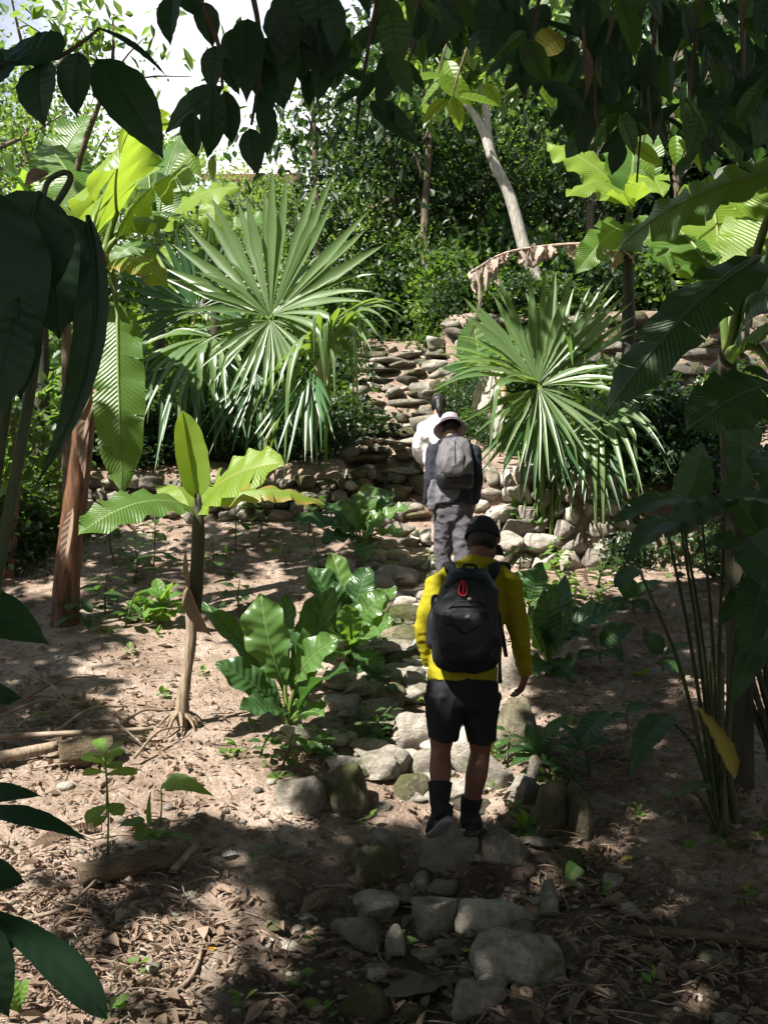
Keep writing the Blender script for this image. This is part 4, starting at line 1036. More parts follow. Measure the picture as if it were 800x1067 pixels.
rosette(300, 768, 'large ribbed-leaf plant with broad upright leaves on the path edge', [
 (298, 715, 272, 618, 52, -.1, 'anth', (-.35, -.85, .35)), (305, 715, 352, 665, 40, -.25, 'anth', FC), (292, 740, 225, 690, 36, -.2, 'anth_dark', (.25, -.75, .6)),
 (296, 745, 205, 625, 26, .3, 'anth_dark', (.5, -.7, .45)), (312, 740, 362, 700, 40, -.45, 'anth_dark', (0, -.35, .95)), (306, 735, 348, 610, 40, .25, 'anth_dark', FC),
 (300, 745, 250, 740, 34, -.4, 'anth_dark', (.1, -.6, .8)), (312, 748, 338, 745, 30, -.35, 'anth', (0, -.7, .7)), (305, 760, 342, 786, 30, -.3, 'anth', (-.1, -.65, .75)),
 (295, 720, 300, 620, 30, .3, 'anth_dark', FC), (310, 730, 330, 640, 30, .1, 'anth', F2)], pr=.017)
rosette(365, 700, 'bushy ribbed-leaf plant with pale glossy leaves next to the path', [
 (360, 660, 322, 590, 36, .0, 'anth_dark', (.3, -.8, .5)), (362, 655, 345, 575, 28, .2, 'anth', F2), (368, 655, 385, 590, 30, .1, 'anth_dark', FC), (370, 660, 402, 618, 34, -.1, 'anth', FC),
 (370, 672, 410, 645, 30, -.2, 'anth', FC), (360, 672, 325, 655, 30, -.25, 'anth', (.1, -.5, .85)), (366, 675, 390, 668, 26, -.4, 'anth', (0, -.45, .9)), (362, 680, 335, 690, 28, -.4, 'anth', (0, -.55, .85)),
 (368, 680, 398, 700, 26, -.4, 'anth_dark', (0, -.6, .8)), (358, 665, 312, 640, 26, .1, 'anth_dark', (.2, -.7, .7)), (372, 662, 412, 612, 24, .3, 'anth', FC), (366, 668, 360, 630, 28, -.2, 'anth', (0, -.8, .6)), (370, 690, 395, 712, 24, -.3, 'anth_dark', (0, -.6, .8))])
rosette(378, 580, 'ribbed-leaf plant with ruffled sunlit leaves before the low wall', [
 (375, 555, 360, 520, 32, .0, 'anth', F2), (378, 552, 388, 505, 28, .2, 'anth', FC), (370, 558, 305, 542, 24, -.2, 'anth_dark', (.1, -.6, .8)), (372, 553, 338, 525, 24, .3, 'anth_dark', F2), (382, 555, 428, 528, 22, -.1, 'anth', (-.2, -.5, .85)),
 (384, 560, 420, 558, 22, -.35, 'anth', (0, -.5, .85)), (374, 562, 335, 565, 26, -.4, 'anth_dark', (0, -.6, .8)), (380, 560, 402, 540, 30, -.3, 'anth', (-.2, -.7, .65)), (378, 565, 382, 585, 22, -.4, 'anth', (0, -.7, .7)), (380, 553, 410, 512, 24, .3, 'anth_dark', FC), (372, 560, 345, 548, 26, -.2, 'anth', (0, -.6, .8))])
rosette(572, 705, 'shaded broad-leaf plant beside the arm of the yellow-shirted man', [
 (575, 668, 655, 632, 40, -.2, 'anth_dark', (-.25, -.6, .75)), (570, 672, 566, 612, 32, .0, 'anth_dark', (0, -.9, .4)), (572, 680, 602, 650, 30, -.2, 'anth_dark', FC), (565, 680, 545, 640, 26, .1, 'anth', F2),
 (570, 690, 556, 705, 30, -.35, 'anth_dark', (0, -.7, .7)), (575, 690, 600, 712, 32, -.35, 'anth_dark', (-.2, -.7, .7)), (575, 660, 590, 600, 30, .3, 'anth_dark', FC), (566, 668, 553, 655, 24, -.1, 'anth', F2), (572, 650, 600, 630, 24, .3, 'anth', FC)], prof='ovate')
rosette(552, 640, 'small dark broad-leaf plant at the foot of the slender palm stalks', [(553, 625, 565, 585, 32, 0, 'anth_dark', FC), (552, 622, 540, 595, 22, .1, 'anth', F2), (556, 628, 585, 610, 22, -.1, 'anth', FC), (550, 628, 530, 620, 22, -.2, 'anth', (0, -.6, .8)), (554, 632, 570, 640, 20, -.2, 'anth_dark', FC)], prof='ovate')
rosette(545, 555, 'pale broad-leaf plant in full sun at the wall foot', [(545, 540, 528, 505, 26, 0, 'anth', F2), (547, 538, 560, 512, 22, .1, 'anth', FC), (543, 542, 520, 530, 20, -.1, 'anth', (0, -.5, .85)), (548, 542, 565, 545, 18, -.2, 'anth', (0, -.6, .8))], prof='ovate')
# ---- low leafy plants in shade by the upright stone
def herb(px, py, label, lst, name='herb', mat='herb', prof='ovate', group=None, pr=.004, stem=None, cat='plant'):
    b = on(px, py); r = thing(name, b, label, cat, group)
    top = b
    if stem:
        top = P(stem[0], stem[1], b.y); m = MB(); tube(m, [b - Vector((0, 0, .02)), (b + top) / 2 + Vector((.008, 0, 0)), top], [pr * 1.4, pr], 6, 8); m.build('stem', M['stem'], r)
    for (x0, y0, x1, y1, w, dy, no) in lst:
        m = MB(); bs = P(x0, y0, b.y + dy * .2); tp = P(x1, y1, b.y + dy)
        blade(m, bs, tp, w / 2 * (b.y + dy / 2) / F, no, prof=prof, bow=.10, cup=.15, wave=.05, nv=12)
        tube(m, [top, (top + bs) / 2 + Vector((0, 0, .01)), bs + (tp - bs) * .05], [pr, pr * .7], 5, 5)
        m.uv[-1][:] = (.5, .5)
        m.build('leaf', M[mat], r)
    return r
herb(560, 795, 'dark low plant with narrow drooping leaves near the lichen-covered rock', [(560, 780, 595, 742, 16, -.1, FC), (558, 782, 530, 768, 14, -.2, UP), (562, 784, 600, 760, 16, -.2, UP), (558, 786, 524, 786, 14, -.2, UP), (560, 788, 530, 800, 16, -.25, UP), (564, 786, 610, 782, 16, -.2, UP), (562, 790, 585, 805, 16, -.2, UP), (558, 780, 548, 752, 14, .1, FC), (560, 786, 540, 775, 14, 0, UP), (562, 783, 575, 765, 14, 0, FC)], mat='anth_dark', prof='lance')
herb(598, 785, 'shaded plant with one large arrow leaf pointing down the slope', [(632, 742, 600, 783, 30, -.2, (-.4, -.6, .7)), (604, 775, 575, 752, 16, 0, UP), (610, 778, 640, 775, 18, -.1, UP)], mat='anth_dark', prof='ovate')
herb(655, 765, 'shaded seedling with a single ruffled leaf on the dark slope', [(652, 742, 678, 735, 18, 0, UP), (650, 744, 634, 752, 12, -.1, UP)], mat='anth_dark', prof='ovate')
herb(594, 925, 'single heart-shaped green leaf on a thin stalk among low stones', [(602, 902, 588, 920, 20, -.05, (-.2, -.75, .6))], prof='heart', mat='anth')
herb(545, 868, 'cluster of little round leaves between step slab and mossy upright stone', [(545, 858, 528, 846, 14, 0, UP), (548, 856, 540, 842, 14, 0, UP), (550, 860, 560, 848, 14, 0, UP), (546, 862, 532, 862, 14, -.05, UP), (550, 864, 556, 872, 15, -.05, UP), (546, 866, 540, 876, 12, -.05, UP)], prof='heart', mat='herb')
# ---- seedlings on the sunny bank
wl = []
for k in range(9):
    a = k * 2.4; wl.append((110, 808 - k * 3, 110 + 34 * math.cos(a) * (1 - k * .06), 806 - k * 4 + 9 * math.sin(a), 15, -.18 * math.sin(a), (0, -.45, .9)))
herb(112, 895, 'bright seedling with whorled leaves on one upright stem', wl + [(112, 840, 90, 858, 20, -.1, UP), (112, 838, 128, 850, 18, -.1, UP), (112, 850, 98, 862, 14, -.1, UP)], stem=(111, 805), prof='oblong')
herb(152, 900, 'seedling with a round heart leaf and pointed shoot beside the rotting log', [(158, 868, 140, 876, 34, -.15, (0, -.75, .65)), (165, 868, 172, 866, 24, -.15, (.2, -.7, .7)), (150, 858, 122, 862, 18, 0, UP), (157, 860, 158, 822, 7, 0, FC), (160, 872, 208, 878, 12, -.1, UP)], prof='heart', stem=(155, 866), mat='anth')
herb(166, 862, 'seedling with one long bright arrow leaf catching the sun', [(172, 815, 223, 830, 24, -.12, (.1, -.6, .8))], prof='heart', stem=(168, 822))
herb(70, 850, 'pair of plain leaves on a short stalk lying over debris', [(84, 888, 30, 893, 18, -.1, UP), (84, 892, 60, 905, 12, -.1, UP)], prof='oblong')
herb(172, 655, 'sunlit leafy herb with many small leaves under the small banana', [(172 + rnd.uniform(-6, 6), 632 + rnd.uniform(-8, 8), 172 + 34 * math.cos(a) * rnd.uniform(.6, 1.1), 628 + 26 * math.sin(a) * rnd.uniform(.6, 1.1), 14, rnd.uniform(-.2, .2), UP) for a in np.linspace(0, 6.28, 17)], prof='oblong', stem=(172, 635))
herb(150, 650, 'smaller leafy herb beside the many-leaved herb', [(150 + rnd.uniform(-4, 4), 640 + rnd.uniform(-5, 5), 150 + 22 * math.cos(a), 636 + 16 * math.sin(a), 11, rnd.uniform(-.1, .1), UP) for a in np.linspace(0, 6, 9)], prof='oblong', stem=(150, 640))
herb(12, 1062, 'small sunlit leaf clump in the bottom corner', [(20, 1055, 12, 1020, 20, 0, (.3, -.8, .5)), (10, 1058, -12, 1035, 22, 0, FC), (22, 1050, 30, 1020, 12, 0, FC)], prof='oblong')
# scattered low herbs: many tiny plants, one mass
def d_herb(px, py):
    d = .9 * np.exp(-((px - 600) / 40) ** 2 - ((py - 620) / 30) ** 2) + .8 * np.exp(-((px - 400) / 60) ** 2 - ((py - 760) / 60) ** 2) + .55 * np.exp(-((px - 290) / 40) ** 2 - ((py - 790) / 22) ** 2)
    d += .9 * np.exp(-((px - 575) / 40) ** 2 - ((py - 810) / 35) ** 2) + .5 * np.exp(-((px - 100) / 60) ** 2 - ((py - 660) / 22) ** 2) + .8 * np.exp(-((px - 780) / 50) ** 2 - ((py - 870) / 25) ** 2) + .4 * np.exp(-((px - 250) / 90) ** 2 - ((py - 590) / 30) ** 2)
    return d * (vn(px / 18, py / 14, 6) > .45) + .010
pts = scatter(420, d_herb); m = MB()
C = np.repeat(pts, 7, 0); k = len(C); dr = npr.normal(size=(k, 3)); dr[:, 2] = npr.uniform(.1, .9, k); dr = nrm(dr); ll = np.exp(npr.normal(-3.05, .35, k))
C = C + np.array((0, 0, 1.)) * npr.uniform(.0, .07, k)[:, None] + dr * .01
nn = nrm(np.stack([npr.normal(0, .3, k), npr.normal(-.2, .3, k), np.ones(k)], 1))
V, f, uv, tt = lens(C, dr, nn, ll, ll * .3, .15); m.add(V, f, uv, tt)
tag(m.build('ground_herbs', M['herb'], smooth=False), kind='stuff')

def sapling(px, py, ht, nl, label, group, mat='crown', lw=.045, ll=.15):
    b = on(px, py); r = thing('sapling', b, label, 'plant', group); a0 = rnd.uniform(0, 6)
    tp = b + Vector((rnd.gauss(0, .08), rnd.gauss(0, .05), ht)); m = MB(); tube(m, [b - Vector((0, 0, .03)), (b + tp) / 2 + Vector((rnd.gauss(0, .03), 0, 0)), tp], [.010, .007, .004], 6, 8); m.build('stem', M['stem_dark'], r)
    m = MB()
    for k in range(nl):
        t = .25 + .75 * k / nl; q = b.lerp(tp, t); a = a0 + k * 2.4; L_ = ll * rnd.uniform(.7, 1.3)
        d = Vector((math.cos(a), math.sin(a), rnd.uniform(-.35, .45))); e = q + d * L_ * .35
        tube(m, [q, e], [.0028, .002], 4, 3); m.uv[-1][:] = (.5, .5)
        blade(m, e, e + d * L_ + Vector((0, 0, -.25 * L_)), lw * rnd.uniform(.7, 1.2), (rnd.gauss(0, .2), -.25, 1), rnd.choice(['ovate', 'oblong']), bow=.08, cup=.15, nv=8, nu=2)
    m.build('foliage', M[mat], r)
for (px, py, ht, nl, mt) in [(245, 575, .5, 14, 'crown'), (270, 560, .6, 16, 'broad'), (225, 600, .35, 10, 'crown'), (120, 590, .6, 16, 'broad'), (140, 610, .45, 12, 'crown'), (110, 640, .35, 12, 'broad'), (130, 655, .3, 10, 'crown'), (95, 655, .28, 10, 'broad'), (40, 575, .55, 14, 'crown'), (320, 560, .5, 14, 'broad'), (300, 590, .35, 10, 'crown'), (250, 640, .3, 10, 'broad'), (260, 545, .6, 14, 'crown'), (335, 600, .4, 12, 'broad'), (160, 590, .5, 12, 'crown')]:
    sapling(px, py, ht, nl, 'thin leafy sapling on the dirt bank between the reddish trunk and the low wall', 'saplings on the dirt bank', mt)
for (px, py, ht, nl, mt) in [(600, 625, .35, 14, 'herb'), (622, 612, .3, 12, 'crown'), (585, 640, .3, 12, 'herb'), (640, 585, .45, 14, 'broad'), (610, 660, .3, 10, 'crown'), (660, 560, .5, 14, 'broad'), (540, 605, .35, 12, 'crown'), (585, 600, .35, 14, 'herb'), (700, 590, .5, 14, 'broad'), (740, 600, .5, 14, 'broad'), (780, 640, .5, 14, 'broad')]:
    sapling(px, py, ht, nl, 'low leafy seedling on the dirt between the palm stalks and the shaded banana', 'seedlings near the palm stalks', mt, .035, .11)
for (px, py, ht, nl, mt) in [(400, 785, .22, 12, 'broad'), (385, 770, .2, 10, 'crown'), (345, 800, .2, 10, 'broad'), (292, 800, .2, 10, 'crown'), (270, 790, .18, 8, 'broad'), (410, 690, .2, 10, 'herb'), (405, 660, .25, 10, 'crown'), (398, 735, .2, 10, 'broad'), (525, 800, .2, 12, 'broad'), (590, 830, .25, 12, 'broad'), (615, 810, .25, 10, 'broad'), (440, 600, .25, 10, 'herb')]:
    sapling(px, py, ht, nl, 'tiny leafy seedling growing among stones at the path edge', 'seedlings at the path edge', mt, .026, .075)

for (px, py, lst) in [(625, 690, [(625, 672, 662, 650, 26, -.1, FC), (622, 675, 598, 655, 22, 0, UP), (626, 678, 650, 690, 24, -.2, UP), (622, 680, 600, 690, 20, -.2, UP)]), (660, 640, [(660, 622, 640, 598, 22, 0, FC), (662, 622, 690, 605, 24, 0, UP), (660, 626, 676, 640, 20, -.2, UP), (658, 626, 635, 634, 20, -.2, UP)]), (690, 700, [(690, 680, 668, 660, 22, 0, FC), (692, 682, 722, 672, 22, -.1, UP), (690, 686, 706, 702, 20, -.2, UP)])]:
    herb(px, py, 'dark knee-high broad-leaved plant on the shaded slope beside the bare stalks', lst, mat='anth_dark', prof='ovate', group='broad-leaved plants on the shaded slope', name='herb')
# ================================================================== near leaves hanging into view
DARKN = (0, -.9, .35)
def near_leaf(m_name, root, x0, y0, x1, y1, w, Y, no=DARKN, dY=0., **kw):
    m = MB(); Y1 = Y + dY; rib = kw.pop('rib', .0022); name = kw.pop('name', 'leaf'); lab = kw.pop('label', None)
    kw = dict(dict(prof='ovate', bow=.06, cup=.12, wave=.03, nu=4, nv=20), **kw)
    ribbed(m, P(x0, y0, Y), P(x1, y1, Y1), w / 2 * (Y + Y1) / 2 / F, no, rib=rib, **kw)
    o = m.build(name, M[m_name], root)
    if lab: o['label'] = lab
    return o
# ---- big-leaved plant at the frame edge
fb = Vector((-1.05, 1.15, gz(-1.05, 1.15)))
r = thing('elephant_ear_plant', fb, 'near plant with huge dark leaves hanging over the frame edge', 'plant')
near_leaf('broad_dark', r, 42, 200, 5, 345, 100, 1.35, (.2, -1, .2), prof='ovate', bow=.05, rib=.004)
near_leaf('broad_dark', r, 55, 222, 62, 354, 112, 1.42, (-.1, -1, .15), prof='ovate', bow=.04, rib=.004)
near_leaf('broad_dark', r, -5, 200, -15, 440, 120, 1.3, (.3, -1, .1), prof='ovate', bow=.05, rib=.004)
near_leaf('broad_dark', r, 20, 310, 22, 418, 52, 1.25, (.1, -1, .2), prof='ovate', label='small leaf with a sun-bleached tip')
near_leaf('broad_dark', r, 15, 330, -8, 440, 60, 1.2, (.2, -1, .2), prof='ovate')
near_leaf('broad_dark', r, 92, 225, 38, 505, 40, 1.4, (-.25, -1, .1), prof='lance', bow=.02, side=-.13, cup=.4, rib=.004, label='long dark strap leaf curving down')
for (a, b_, c, d, e, f_) in [(-60, 900, 30, 420, 55, 222), (-60, 900, 10, 400, 42, 200), (-70, 900, -30, 450, -5, 200)]:
    m = MB(); tube(m, [P(a, b_, 1.3), P(c, d, 1.42), P(e, f_, 1.42)], [.010, .008, .005], 7, 14); m.build('petiole', M['stem_dark'], r)
m = MB(); tube(m, [P(44, 215, 1.4), P(50, 190, 1.4), P(66, 180, 1.4), P(74, 186, 1.4), P(62, 208, 1.4), P(52, 222, 1.42)], [.004, .004, .0045, .005, .004], 7, 22); m.build('tendril', M['stem_dark'], r)
m = MB(); blade(m, P(50, 180, 1.42), P(26, 196, 1.4), .012, (0, -.9, .3), 'lance', cup=.4); m.build('leaf', M['dry'], r)
# ---- near shrub low at the frame edge
fb = Vector((-1.25, 1.6, gz(-1.25, 1.6)))
r = thing('broad_leaf_shrub', fb, 'near shrub of dark drooping leaves in the lower corner', 'shrub')
near_leaf('broad_dark', r, -25, 945, 112, 1062, 42, 1.75, (.1, -.55, .8), prof='oblong', bow=.10, side=-.02, rib=.003, label='drooping leaf with a sunlit green tip')
near_leaf('broad_dark', r, -20, 845, 92, 876, 26, 2.0, (0, -.5, .85), prof='lance', bow=.09, rib=.003)
near_leaf('broad_dark', r, -40, 832, 45, 830, 28, 1.8, (0, -.6, .8), prof='ovate', bow=.08)
near_leaf('broad_dark', r, -40, 915, 28, 920, 46, 1.8, (0, -.6, .8), prof='ovate', bow=.08)
near_leaf('broad_dark', r, -45, 625, 52, 672, 54, 2.1, (.1, -.7, .6), prof='ovate', bow=.08)
near_leaf('broad_dark', r, -40, 730, 25, 728, 36, 1.9, (.1, -.7, .6), prof='ovate', bow=.08)
near_leaf('broad_dark', r, -40, 960, 10, 1060, 60, 1.7, (.2, -.7, .6), prof='ovate', bow=.08)
near_leaf('banana', r, -40, 545, 36, 500, 26, 2.3, (.1, -.6, .75), prof='lance', bow=.10, label='bright narrow leaf tip in the sun')
near_leaf('broad_dark', r, -40, 990, 20, 985, 40, 1.75, (.1, -.7, .6), prof='ovate', bow=.08)
m = MB(); tube(m, [fb, P(-60, 900, 1.8), P(-50, 730, 1.9), P(-45, 560, 2.1)], [.016, .013, .010, .006], 8, 16); m.build('stem', M['stem_dark'], r)
for (x, y, Y) in [(-25, 945, 1.75), (-20, 845, 2.0), (-40, 625, 2.1), (-40, 730, 1.9)]:
    m = MB(); tube(m, [P(-58, y + 30, 1.85), P((x - 58) / 2, y + 8, Y), P(x, y, Y)], [.006, .004, .003], 6, 6); m.build('branch', M['stem_dark'], r)

# ================================================================== overhead trees: canopy shade and hanging twigs
ROWS = np.arange(400, 1051, 50)
SH = np.array([
 [.6,.5,.2,.1,.1,.1,.1,.2,.3,.2,.1,.1,.2,.6,.8,.9,.8],
 [.6,.6,.3,.1,.1,.2,.3,.4,.4,.2,.1,.1,.3,.8,.9,.9,.6],
 [.5,.6,.3,.2,.3,.5,.5,.4,.4,.2,.0,.0,.2,.7,.9,.9,.7],
 [.4,.4,.4,.4,.5,.7,.6,.3,.1,.0,.0,.0,.2,.6,.9,.9,.8],
 [.7,.6,.6,.7,.6,.6,.4,.2,.0,.0,.0,.0,.05,.1,.4,.9,.9],
 [.9,.8,.6,.2,.1,.3,.3,.1,.0,.0,.0,.1,.6,.8,.9,.95,1],
 [.95,.9,.4,.05,.0,.1,.3,.2,.0,.0,.1,.3,.9,1,1,1,1],
 [.9,.9,.75,.2,.0,.1,.5,.5,.1,.1,.2,.4,.9,1,1,1,1],
 [.6,.3,.05,.1,.0,.1,.6,.7,.2,.1,.2,.3,.8,1,1,1,1],
 [.25,.1,.1,.3,.5,.5,.2,.6,.8,.7,.3,.2,.7,.8,1,1,1],
 [.1,.1,.3,.8,.8,.7,.7,.9,.9,.9,.6,.5,.9,1,1,1,1],
 [.15,.2,.35,.6,.4,.15,.5,.9,1,1,.9,.9,.95,1,1,1,1],
 [.15,.15,.25,.35,.2,.15,.8,1,1,1,.95,.95,.95,1,1,1,1],
 [.15,.15,.2,.35,.25,.6,.9,.9,.9,.9,.9,.85,.95,1,.9,.85,.9]])
LIT = [(470, 80, 5.2, .35), (765, 60, 5.1, .45), (690, 110, 5.1, .3), (620, 55, 5.3, .35), (255, 960, 4.35, .22), (225, 1010, 4.1, .18), (665, 838, 5.3, .10), (520, 1045, 3.9, .06), (455, 1052, 3.9, .05), (690, 860, 5.2, .08), (610, 870, 5.0, .06), (540, 1000, 4.2, .05), (660, 1045, 3.9, .06), (790, 1050, 3.9, .08), (210, 150, 5, .25), (795, 110, 5.2, .25), (540, 60, 5.3, .3), (95, 1040, 1.8, .06), (35, 385, 1.25, .03), (10, 520, 2.3, .12), (450, 615, 5.03, .17), (438, 660, 5.0, .12), (465, 702, 4.9, .12), (500, 585, 5.1, .10), (432, 770, 5.6, .40), (425, 705, 6.4, .45), (410, 800, 5.4, .2), (470, 490, 8.4, .45), (450, 465, 10.2, .4), (570, 530, 9.8, .75), (620, 555, 9.6, .45),
       (562, 390, 9.0, 1.0), (620, 430, 9.2, .7), (665, 592, 9.0, .32), (600, 610, 8.7, .4), (430, 590, 8.8, .7), (282, 310, 11, 1.3), (200, 340, 12, 1), (340, 400, 11, .9), (300, 650, 6.4, .35), (365, 620, 7.2, .5), (380, 540, 9, .5),
       (205, 500, 6.4, .5), (125, 400, 8.5, .5), (140, 190, 8, .8), (200, 700, 6.3, .45), (140, 690, 6.8, .35), (200, 760, 6, .3), (100, 810, 5.6, .35), (180, 830, 5.4, .25), (55, 600, 9.3, .35), (170, 625, 8, .35), (60, 960, 4.4, .22), (230, 985, 4.3, .12), (120, 1010, 4.1, .15),
       (578, 850, 5.2, .05), (540, 905, 4.85, .04), (690, 210, 5.8, .4), (640, 215, 11.5, .6), (730, 230, 6, .4), (320, 620, 7, .3), (250, 830, 5.5, .2)]
def shade_keep(C):
    """does a leaf up there throw its shade on ground the photo shows dark?"""
    C = np.asarray(C); h = np.full(len(C), 6.0)
    for _ in range(6):
        g = C - SUN * (h / SUN[2])[:, None]; h = h + (g[:, 2] - G(g[:, 0], g[:, 1])); 
    g = C - SUN * (h / SUN[2])[:, None]
    yy = np.maximum(g[:, 1], .3); px = 400 + g[:, 0] / yy * F; py = HOR - (g[:, 2] - CZ) / yy * F
    fx = np.clip(px / 50, 0, 15.999); fy = np.clip((py - 400) / 50, 0, 12.999); ix = fx.astype(int); iy = fy.astype(int); ax = fx - ix; ay = fy - iy
    s = (SH[iy, ix] * (1 - ax) + SH[iy, ix + 1] * ax) * (1 - ay) + (SH[iy + 1, ix] * (1 - ax) + SH[iy + 1, ix + 1] * ax) * ay
    s = np.where((px > 860) | (py > 1110) | (g[:, 1] < 3.4), 1.0, s)
    s = np.where((px < -120), .45, s)
    nz = .5 + (vn(g[:, 0] * 3.1, g[:, 1] * 2.6, 51) - .5) * .75 + (vn(g[:, 0] * 8, g[:, 1] * 7, 52) - .5) * .5
    ok = (nz < s * 1.12 - .03) & (C[:, 1] < 8.6)
    for (x, y, Y, rad) in LIT:       # open holes of the crown: the sun reaches these spots
        q = np.array(P(x, y, Y)); d = C - q; al = d @ SUN; off = np.linalg.norm(d - al[:, None] * SUN, axis=1)
        ok &= ~((al > 0) & (off < rad * (.75 + .5 * vn(C[:, 0] * 4, C[:, 1] * 4, 61))))
    return ok
trees = [(-3.6, -1.2, 7.2, 'overhead tree with spreading crown shading the dirt bank', 2.6), (4.9, 1.6, 7.0, 'overhead tree with dense crown shading the dark slope', 3.2), (.9, -3.2, 7.6, 'overhead tree behind the viewpoint shading the lower path', 2.8)]
N0 = 95000
C = np.stack([npr.uniform(-7.5, 6.5, N0), npr.uniform(-6.5, 8.4, N0), npr.uniform(6.0, 8.6, N0)], 1)
# keep the crown above the sight line of the photograph's upper edge
C = C[(C[:, 2] > CZ + .60 * np.maximum(C[:, 1], 0) + .5)]
C = C[shade_keep(C)]
tid = np.argmin([np.hypot(C[:, 0] - t[0], C[:, 1] - t[1]) for t in trees], 0)
canopy = []
for k, (tx, ty, hh, lab, sp) in enumerate(trees):
    b = Vector((tx, ty, gz(tx, ty))); rt = thing('broadleaf_tree', b, lab, 'tree', 'overhead shade trees'); canopy.append(rt)
    m = MB(); tube(m, [b - Vector((0, 0, .3)), b + Vector((.05, .05, 2)), b + Vector((-.1, .1, 4)), b + Vector((.1, 0, hh - .6))], [.26, .19, .15, .07], 14, 24, jit=.08)
    for q in range(9):
        a = q * 2.4 + k; z0 = rnd.uniform(3.6, hh - 1); e = b + Vector((math.cos(a) * sp * 1.2, math.sin(a) * sp * 1.2, rnd.uniform(6.2, 7.6)))
        if e.y > .2 and e.z < CZ + .62 * e.y + .3: e.z = CZ + .62 * e.y + .6
        s = b + Vector((0, .05, z0)); tube(m, [s, (s + e) / 2 + Vector((0, 0, .3)), e], [.07, .045, .015], 8, 10, jit=.1)
    m.build('trunk', M['bark'], rt)
    cc = C[tid == k]; n = len(cc)
    if n:
        d = npr.normal(size=(n, 3)); d[:, 2] = d[:, 2] * .3 - .35; nn = nrm(np.stack([npr.normal(0, .35, n), npr.normal(0, .35, n), np.ones(n)], 1)); ln = npr.uniform(.16, .26, n)
        m = MB(); V, f, uv, tt = lens(cc, d, nn, ln, ln * .24, .15); m.add(V, f, uv, tt); m.build('crown', M['broad'], rt, smooth=False)

def hang_branch(root, pts, Y, lst, r0=.008, mat='broad_dark', dY=.0, label=None):
    """a twig drawn through photo points at depth Y with its leaves as sub-parts"""
    m = MB(); tube(m, [P(x, y, Y + q * dY) for q, (x, y) in enumerate(pts)], [r0, r0 * .4], 7, 12); br = m.build('branch', M['bark'], root)
    if label: br['label'] = label
    for q in lst:
        kw = dict(q[5]) if len(q) > 5 else {}
        mt = kw.pop('mat', mat); Yq = kw.pop('Y', Y) + rnd.uniform(-.06, .06)
        no = kw.pop('no', (rnd.gauss(0, .35), -1, rnd.uniform(.0, .5)))
        o = near_leaf(mt, root, q[0], q[1], q[2], q[3], q[4], Yq, no, dY=rnd.uniform(-.05, .08), bow=rnd.uniform(.02, .09), cup=rnd.uniform(.05, .35), **kw)
        o.parent = br
tA = canopy[0]; tB = canopy[1]
hang_branch(tA, [(-60, 62), (0, 67), (58, 60), (86, 44), (104, 29)], 1.75, [
 (64, 60, 10, 50, 62, dict(no=(0, -.85, .5))), (20, 62, -18, 97, 44), (42, 66, 47, 133, 50), (82, 55, 80, 122, 38), (102, 62, 171, 167, 60), (102, 29, 174, 80, 17, dict(no=(.3, -.6, .8), prof='lance')), (5, 66, -30, 60, 30)], .006, label='twig with five big dark leaves against the sky')
hang_branch(tA, [(150, -60), (195, -20), (226, 40), (232, 92)], 2.0, [
 (180, -6, 178, 48, 30), (210, 2, 222, 50, 27), (224, 48, 222, 98, 26), (232, 92, 172, 140, 30, dict(no=(.3, -.9, .3))), (222, 92, 216, 166, 30), (235, 95, 242, 150, 26), (195, -10, 205, 18, 30), (228, 60, 250, 100, 26), (200, 118, 205, 165, 26)])
hang_branch(tA, [(240, -60), (262, -10), (272, 60), (262, 130)], 2.1, [
 (258, 20, 257, 108, 37), (270, 98, 278, 163, 30), (260, 134, 269, 183, 28), (250, 30, 238, 78, 30), (275, 40, 296, 116, 50), (300, 5, 292, 70, 40), (285, 5, 310, 60, 40), (262, 60, 284, 120, 36)])
hang_branch(tA, [(300, -50), (320, 10), (335, 60)], 2.2, [
 (320, 72, 322, 113, 17), (310, 20, 318, 82, 38), (330, 20, 345, 85, 40), (335, 50, 330, 108, 30), (345, 20, 352, 90, 34), (300, -5, 325, 50, 44)])
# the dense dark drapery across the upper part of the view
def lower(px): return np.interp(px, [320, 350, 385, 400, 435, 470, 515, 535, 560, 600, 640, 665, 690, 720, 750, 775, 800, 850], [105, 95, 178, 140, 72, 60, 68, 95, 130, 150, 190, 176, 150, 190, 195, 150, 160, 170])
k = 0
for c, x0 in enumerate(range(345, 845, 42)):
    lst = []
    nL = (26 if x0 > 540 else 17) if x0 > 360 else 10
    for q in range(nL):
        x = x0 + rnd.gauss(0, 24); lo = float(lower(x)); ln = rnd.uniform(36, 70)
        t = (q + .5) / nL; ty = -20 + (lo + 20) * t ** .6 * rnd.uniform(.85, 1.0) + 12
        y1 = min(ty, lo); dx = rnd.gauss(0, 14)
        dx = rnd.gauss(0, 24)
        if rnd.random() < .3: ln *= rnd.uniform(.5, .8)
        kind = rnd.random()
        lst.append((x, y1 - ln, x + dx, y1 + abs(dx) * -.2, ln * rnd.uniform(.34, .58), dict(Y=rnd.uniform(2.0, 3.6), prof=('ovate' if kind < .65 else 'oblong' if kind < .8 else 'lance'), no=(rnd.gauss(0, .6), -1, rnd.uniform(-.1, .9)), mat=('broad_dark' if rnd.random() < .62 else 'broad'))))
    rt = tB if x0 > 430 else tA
    hang_branch(rt, [(x0 + 30, -80), (x0 + 8, -10), (x0 + rnd.gauss(0, 8), float(lower(x0)) * .55), (x0 + rnd.gauss(0, 10), float(lower(x0)) * .85)], 2.5, lst, .007)
